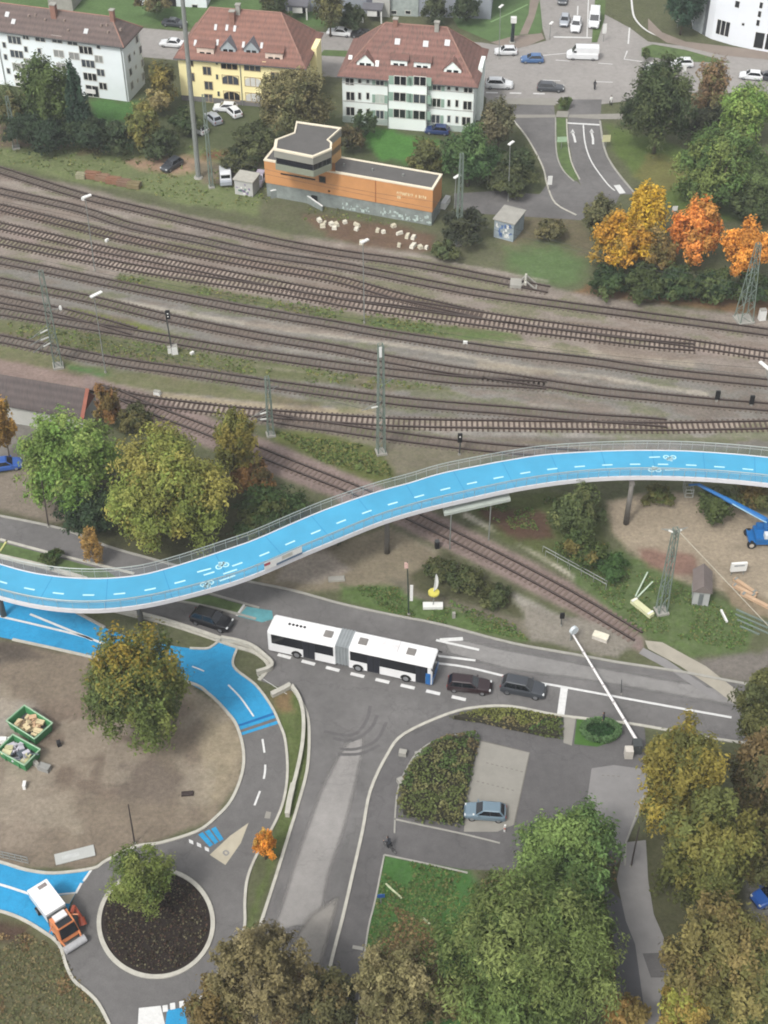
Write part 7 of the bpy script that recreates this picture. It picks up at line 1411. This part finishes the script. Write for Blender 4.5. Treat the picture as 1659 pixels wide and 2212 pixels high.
# green skips
def skip(label, px, rz, L, Wd, fill):
    t = thing('skip', label, 'skip', tuple(P(*px)), rz, 'green skips on the bare earth'); GS = mat('skip_green', C(70, 140, 88), 0.7, 0.15, 0.8); GR_ = mat('skip_rim', C(160, 190, 160), 0.7, 0.12, 1.0); hh = 1.3
    lo = [(-L / 2 * .9, -Wd / 2 * .88), (L / 2 * .9, -Wd / 2 * .88), (L / 2 * .9, Wd / 2 * .88), (-L / 2 * .9, Wd / 2 * .88)]; hi = [(-L / 2, -Wd / 2), (L / 2, -Wd / 2), (L / 2, Wd / 2), (-L / 2, Wd / 2)]; mb = MB()
    for i in range(4):
        a_, b_, c_, d_ = lo[i], lo[(i + 1) % 4], hi[(i + 1) % 4], hi[i]; k_ = .93
        mb.hexa([(*a_, .05), (*b_, .05), (b_[0] * k_, b_[1] * k_, .05), (a_[0] * k_, a_[1] * k_, .05)], [(*d_, hh), (*c_, hh), (c_[0] * k_, c_[1] * k_, hh), (d_[0] * k_, d_[1] * k_, hh)])
    mb.build('tub', GS, t); rm = MB()
    for i in range(4): rm.tube((*hi[i], hh), (*hi[(i + 1) % 4], hh), .08, n=6)
    rm.build('rim', GR_, t); MB().box(-L / 2 * .86, L / 2 * .86, -Wd / 2 * .84, Wd / 2 * .84, .06, .5).build('floor', STEEL_DARK, t)
    for sg in (-1, 1):
        for k_ in (-.25, .25): MB().box(L * k_ - .06, L * k_ + .06, min(sg * Wd / 2 * .95, sg * Wd / 2 * 1.02), max(sg * Wd / 2 * .95, sg * Wd / 2 * 1.02), .2, 1.2).build('rib', GS, t)
    rl = random.Random(int(px[0])); fl = MB()
    for k_ in range(26): 
        x, y = rl.uniform(-.38, .38) * L, rl.uniform(-.34, .34) * Wd; s_ = rl.uniform(.15, .5); M = Matrix.Translation((x, y, rl.uniform(.55, 1.1))) @ Matrix.Rotation(rl.uniform(0, 3), 4, 'Z') @ Matrix.Rotation(rl.uniform(-.5, .5), 4, 'X'); fl.box(-s_, s_, -s_ * .6, s_ * .6, -.12, .12, k_ % len(fill), M)
    stuff(fl.build('waste', fill, t))
    for k_ in range(3):
        a0 = rl.uniform(-.4, .2) * L; MB().tube((a0, rl.uniform(-.3, .3) * Wd, .9), (a0 + rl.uniform(.4, 1.6), rl.uniform(-.6, .6) * Wd, rl.uniform(1.4, 2.0)), .07, .06, 4).build('board', fill[k_ % len(fill)], t)
    return t
cr1, cr2, cr3 = mat('waste_cream', C(214, 196, 156), 0.9, 0.15, 1.0), mat('waste_pink', C(206, 172, 138), 0.9, 0.15, 1.0), mat('waste_brown', C(142, 122, 98), 0.9)
w1, w2, w3 = mat('waste_white', C(200, 198, 206), 0.9, 0.1, 1.0), mat('waste_slate', C(96, 104, 112), 0.9), mat('waste_yellow', C(206, 202, 160), 0.9)
skip('green skip filled with cream and pinkish rubble, upper one', (68, 1577), -.62, 4.0, 2.5, [cr1, cr2, cr3, cr1]); skip('green skip filled with white and slate grey waste, lower one', (45, 1637), -.55, 3.6, 2.3, [w1, w2, w1, w3, w2])
for i, (x, y, w_, l_, m_, lb) in enumerate(((8, 1603, .7, .5, WHITE, 'white sack lying left between the two skips'), (24, 1606, .4, .9, WHITE, 'white board standing left between the two skips'), (80, 1655, .4, .9, CONC, 'pale slab right of the lower skip'), (97, 1662, .7, 1.2, mat('tarp_grey', C(150, 150, 146), 0.8), 'grey tarpaulin bundle right of the lower skip'), (54, 1700, .7, .3, WHITE, 'white stone lying below the lower skip'), (128, 1610, .5, .4, TRIMB, 'black tub beside the skips'))):
    crate('debris_piece', lb, 'debris', (x, y), w_, l_, .5, m_, .4 * i, 'things left around the skips', m_)
t = crate('dark_crate', 'small dark pile of brushwood on the sandy earth near the asphalt ring', 'brushwood', (405, 1716), 1.2, .5, .25, mat('twig_dark', C(62, 52, 50), 0.9), .1)
t = thing('ground_panel', 'pale grey sheet panel lying on the bare earth above the roundabout', 'panel', tuple(P(162, 1848)), .30); MB().box(-1.85, 1.85, -.62, .62, .05, .12).build('sheet', mat('sheet_grey', C(184, 186, 182), 0.6, 0.06, 0.8), t); MB().box(-1.2, .4, -.2, .2, .122, .13).build('patch', mat('sheet_grey2', C(196, 198, 196), 0.6), t)
t = thing('site_fence', 'low wire fence panel at the left edge above the blue path', 'fence', tuple(P(28, 1858)), -.25)
for z in (.1, .55, 1.0): MB().tube((-2.2, 0, z), (1.6, 0, z), .04, n=5).build('rail', STEEL, t)
for k_ in range(7): MB().tube((-2.2 + k_ * .63, 0, 0), (-2.2 + k_ * .63, 0, 1.05), .035, n=5).build('post', STEEL, t)
pole('wooden_pole', 'thin dark pole on the bare earth above the round flower bed', (291, 1822), (277, 1738), .09, .06, mat('pole_dark', C(74, 66, 62), 0.9)); pole('wooden_pole', 'dark leaning pole under the bright green broad tree at the left', (105, 1138), (90, 1038), .09, .07, mat('pole_dark', C(74, 66, 62)))
pole('wooden_pole', 'dark thin pole at the narrow path below the dense yellow tree', (1363, 1872), (1381, 1786), .09, .06, mat('pole_dark', C(74, 66, 62)))
t, h = pole('banner_post', 'dark green lamp post with a white pennant beside the road', (883, 1328), (880, 1214), .09, .06, mat('post_green', C(50, 66, 56), 0.6), 'lamp post'); MB().box(.08, .42, -.03, .03, 2.2, 4.6).build('pennant', WHITE, t); MB().box(-.55, -.15, -.06, .06, h.z - .9, h.z - .1).build('sign_plate', mat('sign_pink', C(216, 180, 170), 0.7), t)
t = thing('beach_flag', 'white beach flag above a yellow disc and a white slab on the verge', 'flag', tuple(P(935, 1312))); zf = zat(P(935, 1312).x, P(935, 1312).y, 1240)
MB().tube((0, 0, 0), (.25, 0, zf), .05, .03, 6).build('pole', STEEL, t); fl = MB(); pr_ = [(.0, .50), (.35, .55), (.52, .65), (.55, .78), (.48, .90), (.30, 1.0), (.2, .98)]; fl.hexa([(x * .95, -.02, z * zf) for x, z in pr_], [(x * .95, .02, z * zf) for x, z in pr_]); fl.build('cloth', WHITE, t)
MB().tube((.05, 0, zf * .43), (.05, 0, zf * .47), .62, n=14).build('yellow_disc', mat('disc_yellow', C(214, 204, 96), 0.6), t); MB().box(-1.1, 1.1, -.4, .4, .05, .45).build('foot_slab', WHITE, t)
crate('marker_stone', 'pale marker post in the grass right of the beach flag', 'stone', (980, 1334), .35, .3, .8, CONC, .1); crate('broken_slab', 'heap of broken white slabs on the bare ground beside the road', 'rubble', (727, 1252), 1.9, .7, .25, CONC, .1)
pole('crossing_post', 'thin dark post at the edge of the road beyond the barrier', (1342, 1500), (1343, 1468), .05, .04, STEEL_DARK)
# wall fragments along the road
def wall(label, pxs, w, h, m=KERB): 
    pts = W(pxs); o_ = pts[0].copy(); t = thing('low_wall', label, 'wall', tuple(o_)); mb = MB(); ribbon(mb, [p - o_ for p in smooth_line(pts, 4)], w, 0.02, h); mb.build('wall', m, t); mb = MB(); ribbon(mb, [p - o_ for p in smooth_line(pts, 4)], w + .08, h + .002, h + .07); mb.build('coping', WHITE if m is WHITE else KERB, t)
wall('long curved pale wall in the green strip beside the side road', [(630, 1486), (648, 1516), (656, 1560), (653, 1616), (640, 1680), (628, 1722), (620, 1762)], .28, .5)
wall('short pale wall stub at the head of the green strip', [(587, 1505), (610, 1494), (628, 1484)], .45, .5, KERB); wall('thick pale wall segment at the lower end of the green strip', [(634, 1700), (626, 1735), (621, 1766)], .42, .62, KERB)
wall('white wall that swings round the corner between the blue path and the bus', [(478, 1384), (510, 1390), (545, 1402), (575, 1425), (588, 1440), (580, 1450), (555, 1458)], .30, .6, KERB)
wall('pale wall between the blue path and the road under the bridge', [(255, 1322), (330, 1338), (410, 1362), (478, 1386)], .35, .5)
# rubble by the signal box
rl = random.Random(12); SP = [(690, 478), (702, 484), (716, 486), (727, 487), (745, 482), (771, 488), (770, 497), (697, 490), (722, 495), (816, 500), (828, 503), (850, 490), (863, 506), (880, 512), (893, 515), (862, 532), (892, 533), (908, 536), (921, 537), (781, 526)]
PLS = ['beside the gable', 'near the grass', 'next to a weed tuft', 'on the brown soil']
sm = [mat('stone_white', C(222, 218, 202), 0.9, 0.12, 1.0), mat('stone_cream', C(206, 200, 178), 0.9, 0.12, 1.0)]
for i, (x, y) in enumerate(SP):
    w_, l_ = rl.uniform(.5, 1.3), rl.uniform(.4, .8); t = thing('stone_block', 'white stone block lying below the graffiti base of the orange building', 'stone', tuple(P(x, y)), rl.uniform(0, 3), 'white stone blocks below the orange building')
    MB().hexa([(-w_ / 2, -l_ / 2, 0), (w_ / 2, -l_ / 2, 0), (w_ / 2 * .9, l_ / 2, 0), (-w_ / 2, l_ / 2 * .9, 0)], [(-w_ / 2 * .8, -l_ / 2 * .9, .4), (w_ / 2 * .9, -l_ / 2 * .8, .5), (w_ / 2 * .8, l_ / 2 * .9, .45), (-w_ / 2 * .9, l_ / 2 * .8, .42)]).build('block', sm[i % 2], t)
t = thing('ramp_wall', 'low white-edged ramp wall in front of the orange building', 'wall', tuple(P(590, 428))); o_ = P(590, 428)
mb = MB()
for p, q, z0, z1 in (((585, 428), (634, 422), 1.2, 1.6), ((634, 422), (697, 456), 1.6, .8)): 
    a_, b_ = P(*p) - o_, P(*q) - o_; n_ = Vector((-(b_ - a_).y, (b_ - a_).x, 0)).normalized() * .12; mb.hexa([a_ - n_, b_ - n_, b_ + n_, a_ + n_], [v + Vector((0, 0, z)) for v, z in ((a_ - n_, z0), (b_ - n_, z1), (b_ + n_, z1), (a_ + n_, z0))])
mb.build('wall', GRAFF, t); mb = MB()
for p, q, z0, z1 in (((585, 428), (634, 422), 1.2, 1.6), ((634, 422), (697, 456), 1.6, .8)): a_, b_ = P(*p) - o_, P(*q) - o_; mb.tube(a_ + Vector((0, 0, z0 + .05)), b_ + Vector((0, 0, z1 + .05)), .12, n=6)
mb.build('coping', WHITE, t)
t = thing('leaning_board', 'white board leaning against the graffiti base of the orange building', 'board', tuple(P(759, 441)), .18); MB().hexa([(-1.1, -.45, 0.02), (1.1, -.45, 0.02), (1.1, -.38, 0.02), (-1.1, -.38, 0.02)], [(-1.1, .25, 1.7), (1.1, .25, 1.7), (1.1, .32, 1.7), (-1.1, .32, 1.7)]).build('panel', sm[0], t); MB().box(-1.15, 1.15, .2, .36, 1.702, 1.78).build('edge', CONC, t)
crate('white_tarp', 'white tarpaulin heap against the right end of the orange building', 'tarpaulin', (962, 443), .8, 2.6, .9, WHITE, -.35, None, mat('sheet_grey2', C(196, 198, 196)))
br = mat('old_wood', C(138, 100, 78), 0.9, 0.25, 1.0)
for i, (x, y, w_, l_, m_, lb) in enumerate(((176, 384, 1.5, 1.2, mat('olive_tarp', C(150, 148, 120), 0.9), 'olive sheeted heap at the left end of the old sleeper stack'), (200, 383, 2.4, 1.6, br, 'brown bundle of old sleepers, left of the stack'), (222, 388, 2.0, 1.5, mat('old_wood2', C(140, 112, 90), 0.9), 'paler bundle of old sleepers in the middle of the stack'), (246, 394, 2.2, 1.5, br, 'brown bundle of old sleepers right of the middle'), (268, 399, 2.0, 1.5, mat('old_wood3', C(128, 102, 84), 0.9), 'reddish bundle of old sleepers near the right end'), (290, 404, 2.0, 1.5, mat('old_wood4', C(128, 116, 84), 0.9), 'olive-brown bundle of old sleepers at the right end'))):
    t = thing('sleeper_bundle', lb, 'sleepers', tuple(P(x, y)), -.22, 'old sleepers stacked by the upper track')
    for k_ in range(3): MB().box(-w_ / 2, w_ / 2, -l_ / 2 + k_ * l_ / 3 + .02, -l_ / 2 + (k_ + 1) * l_ / 3 - .02, .03, .75 + .12 * (k_ % 2)).build('sleeper', m_, t)
for p, q, lb in (((78, 270), (119, 283), 'left'), ((134, 284), (172, 296), 'middle'), ((178, 292), (197, 300), 'right')): beam('concrete_beam', 'pale concrete strip at the yard edge under the dark bushes, ' + lb + ' one', 'beam', p, q, .4, .35, CONC, 'concrete strips at the yard edge')
# road signs and small posts
def sign(label, base, h, w_, hh, m, name='road_sign', cat='sign'):
    t = thing(name, label, cat, tuple(P(*base)), .1); MB().tube((0, 0, 0), (0, 0, h), .05, n=6).build('post', STEEL, t); MB().box(-w_ / 2, w_ / 2, -.09, -.052, h - hh, h).build('plate', m, t)
sg_y = mat('sign_cream', C(214, 212, 168), 0.6)
sign('pale sign on the green strip between the slip road lanes', (1212, 322), 2.2, 1.6, .9, mat('sign_mint', C(176, 206, 170), 0.6)); sign('cream sign at the right side of the slip road', (1308, 318), 2.2, 1.3, 1.2, sg_y); sign('white sign at the bend of the slip road', (1186, 412), 2.6, .7, 1.5, WHITE); sign('small white sign at the edge of the far lawn', (1463, 60), 2.4, .9, 1.2, WHITE)
sign('tall white sign on the green median at the top', (1303, 90), 3.4, .7, 1.8, WHITE); sign('white sign below the cars above the large dark green tree', (1476, 168), 2.4, .6, 1.2, WHITE); sign('small white sign between the golden and the orange trees', (1455, 470), 2.0, .8, .8, WHITE); sign('blue and white sign plate in the lush grass beside the footpath', (823, 1952), 1.6, .7, .5, PDB)
t, h = pole('advert_pylon', 'dark advertising pylon with a white top on the lawn at the junction', (1106, 92), (1110, 38), .35, .3, mat('pylon_dark', C(44, 54, 56), 0.5), 'pylon'); MB().box(h.x - .5, h.x + .5, -.4, .4, h.z - .9, h.z + .1).build('top_panel', WHITE, t)
for p, q, lb in (((833, 1910), (868, 1942), 'longer'), ((914, 1984), (928, 1998), 'shorter')): beam('fallen_post', 'pale fallen post in the lush grass, ' + lb + ' one', 'post', p, q, .16, .15, mat('pale_wood', C(190, 196, 160), 0.8), 'fallen posts in the grass')
for x, y, lb in ((870, 1630, 'by the upper left corner of the hedge bed'), (905, 1634, 'topmost against the hedge bed'), (866, 1692, 'left one of the pair against the hedge bed'), (882, 1698, 'right one of the pair against the hedge bed')): crate('boulder', 'pale boulder ' + lb, 'boulder', (x, y), .8, .6, .55, CONC, x, 'boulders around the hedge bed')
crate('drain_cover', 'pale slab lying at the edge of the footpath near the bottom', 'slab', (773, 2048), 1.0, .35, .08, CONC, -.2)
for x, y, lb in ((1022, 1772, 'left'), (1090, 1796, 'right')): 
    t = thing('bollard', 'white and red bollard beside the light blue car, ' + lb + ' one', 'bollard', tuple(P(x, y)), 0, 'bollards by the light blue car'); MB().tube((0, 0, 0), (0, 0, 1.0), .10, .09, 8).build('post', WHITE, t); MB().tube((0, 0, .4), (0, 0, .65), .105, .10, 8).build('red_band', mat('band_red', C(196, 110, 90), 0.6), t)
# overhead wires between the masts
for p, q, hz, lb in (((126, 792), (823, 978), 6.2, 'nearest the branch line'), ((88, 640), (823, 800), 6.2, 'above the lower grey tracks'), ((820, 800), (1700, 905), 6.2, 'above the tracks next to the bridge'), ((457, 430), (990, 545), 6.4, 'above the uppermost track'), ((990, 560), (1650, 730), 6.4, 'between the two upper lattice masts'), ((-40, 520), (900, 690), 6.3, 'above the reddish tracks')):
    a_, b_ = P(*p), P(*q); d_ = b_ - a_; t = thing('overhead_wire', 'thin overhead contact wire ' + lb, 'wire', (a_.x, a_.y, 0), math.atan2(d_.y, d_.x), 'overhead wires'); L = d_.length; mb = MB(); mc = MB()
    mb.path([(L * k / 12, 0, hz - 0.15 * math.sin(math.pi * k / 12)) for k in range(13)], .018, 4); mc.path([(L * k / 12, 0, hz + 1.4 - 1.0 * math.sin(math.pi * k / 12)) for k in range(13)], .018, 4)
    mb.build('contact_wire', STEEL_DARK, t); mc.build('carrier_wire', STEEL_DARK, t)
# ------------------------------------------------------------------ people
SKIN = mat('skin', C(206, 160, 132), 0.6, 0.06, 2.0)
def person(label, px, rz, cloth, legs, pose='walk', bike=None):
    p = P(*px); t = thing('person', label, 'person', tuple(p), rz); s = 1.0
    if pose == 'ride':
        J = {'pel': (0, 0, .98), 'ch': (.24, 0, 1.36), 'nk': (.30, 0, 1.52), 'hd': (.36, 0, 1.66), 'kL': (.36, .12, .72), 'aL': (.12, .12, .34), 'tL': (.28, .12, .30), 'kR': (.38, -.12, .86), 'aR': (.20, -.12, .52), 'tR': (.36, -.12, .48), 'sL': (.24, .20, 1.40), 'eL': (.42, .24, 1.16), 'hL': (.62, .22, 1.08), 'sR': (.24, -.20, 1.40), 'eR': (.42, -.24, 1.16), 'hR': (.62, -.22, 1.08)}
    else:
        J = {'pel': (0, 0, .95), 'ch': (.02, 0, 1.32), 'nk': (.03, 0, 1.50), 'hd': (.05, 0, 1.64), 'kL': (.16, .10, .52), 'aL': (.14, .10, .09), 'tL': (.30, .10, .04), 'kR': (-.04, -.10, .50), 'aR': (-.26, -.10, .12), 'tR': (-.12, -.10, .04), 'sL': (.02, .19, 1.40), 'eL': (-.08, .25, 1.12), 'hL': (.04, .26, .88), 'sR': (.02, -.19, 1.40), 'eR': (.04, -.25, 1.12), 'hR': (.20, -.26, .92)}
    ks = list(J); E = [('pel', 'ch'), ('ch', 'nk'), ('nk', 'hd'), ('pel', 'kL'), ('kL', 'aL'), ('aL', 'tL'), ('pel', 'kR'), ('kR', 'aR'), ('aR', 'tR'), ('ch', 'sL'), ('sL', 'eL'), ('eL', 'hL'), ('ch', 'sR'), ('sR', 'eR'), ('eR', 'hR')]
    rad = {'pel': .15, 'ch': .16, 'nk': .06, 'hd': .10, 'k': .075, 'a': .05, 't': .045, 's': .075, 'e': .05, 'h': .045}
    me = bpy.data.meshes.new('body'); me.from_pydata([J[k] for k in ks], [(ks.index(a), ks.index(b)) for a, b in E], []); me.materials.append(cloth)
    o = bpy.data.objects.new('body', me); link(o, t); md = o.modifiers.new('skin', 'SKIN'); o.modifiers.new('sub', 'SUBSURF').render_levels = 1
    for k, v in zip(ks, me.skin_vertices[0].data): r = rad.get(k) or rad[k[0]]; v.radius = (r, r); v.use_root = (k == 'pel')
    h = J['hd']; MB().ball((h[0], h[1], h[2] + .06), .105, 0, 10, 7, (1.05, .85, 1.2)).build('head', SKIN, t, True); MB().ball((h[0] - .025, h[1], h[2] + .10), .112, 0, 10, 6, (1, .9, .95)).build('hair', mat('hair_dark', C(50, 42, 38), 0.8), t, True)
    lg = MB()
    for sd_ in 'LR':
        a_, b_, c_ = Vector(J['pel']), Vector(J['k' + sd_]), Vector(J['a' + sd_]); a_ = a_ + Vector((0, .08 if sd_ == 'L' else -.08, 0)); lg.tube(a_, b_, .12, .09, 8).tube(b_, c_, .09, .065, 8)
        hd = Vector(J['h' + sd_]); MB().ball(tuple(hd), .055, 0, 8, 5, (1.3, .7, 1)).build('hand', SKIN, t, True)
    lg.build('trousers', legs, t, True); return t
cx = person('person riding a bicycle on the footpath above the lush grass, dark clothes', (843, 1836), 2.35, mat('coat_dark', C(54, 58, 66), 0.8), mat('trousers_black', C(36, 38, 44), 0.8), 'ride')
bk_ = thing('bicycle', 'dark bicycle ridden on the footpath above the lush grass', 'bicycle', tuple(P(843, 1836)), 2.35)
for x in (-.50, .56):
    wmb = MB(); ring = [Vector((x + .34 * math.cos(a), 0, .345 + .34 * math.sin(a))) for a in np.linspace(0, 2 * math.pi, 21)]; wmb.path(ring, .022, 5); wo = wmb.build('wheel', TYRE, bk_); sp = MB()
    for a in np.linspace(0, math.pi, 5)[:-1]: sp.tube((x - .33 * math.cos(a), 0, .345 - .33 * math.sin(a)), (x + .33 * math.cos(a), 0, .345 + .33 * math.sin(a)), .006, n=4)
    sp.build('spoke', STEEL, wo)
fr = MB()
for p, q in (((-.5, 0, .345), (-.06, 0, .30)), ((-.06, 0, .30), (-.16, 0, .86)), ((-.5, 0, .345), (-.13, 0, .76)), ((-.06, 0, .30), (.42, 0, .80)), ((-.13, 0, .78), (.40, 0, .86)), ((.42, 0, .95), (.56, 0, .345))): fr.tube(p, q, .022, n=6)
fr.build('frame', PB, bk_); MB().tube((.46, -.27, 1.04), (.46, .27, 1.04), .018, n=6).tube((.42, 0, .95), (.46, 0, 1.04), .02, n=6).build('handlebar', STEEL_DARK, bk_); MB().box(-.28, -.02, -.07, .07, .86, .92).build('saddle', BLACK, bk_)
person('person in black crossing the far junction, nearest the island', (1284, 194), 1.2, mat('coat_black', C(34, 34, 38), 0.8), mat('trousers_black', C(36, 38, 44))); person('person in a white top and dark trousers waiting at the far crossing', (1319, 228), 1.8, WHITE, mat('trousers_black', C(36, 38, 44)))
person('person in a dark coat standing beside the oval hedge ring', (1302, 1564), 2.8, mat('coat_dark', C(54, 58, 66)), mat('trousers_black', C(36, 38, 44)))
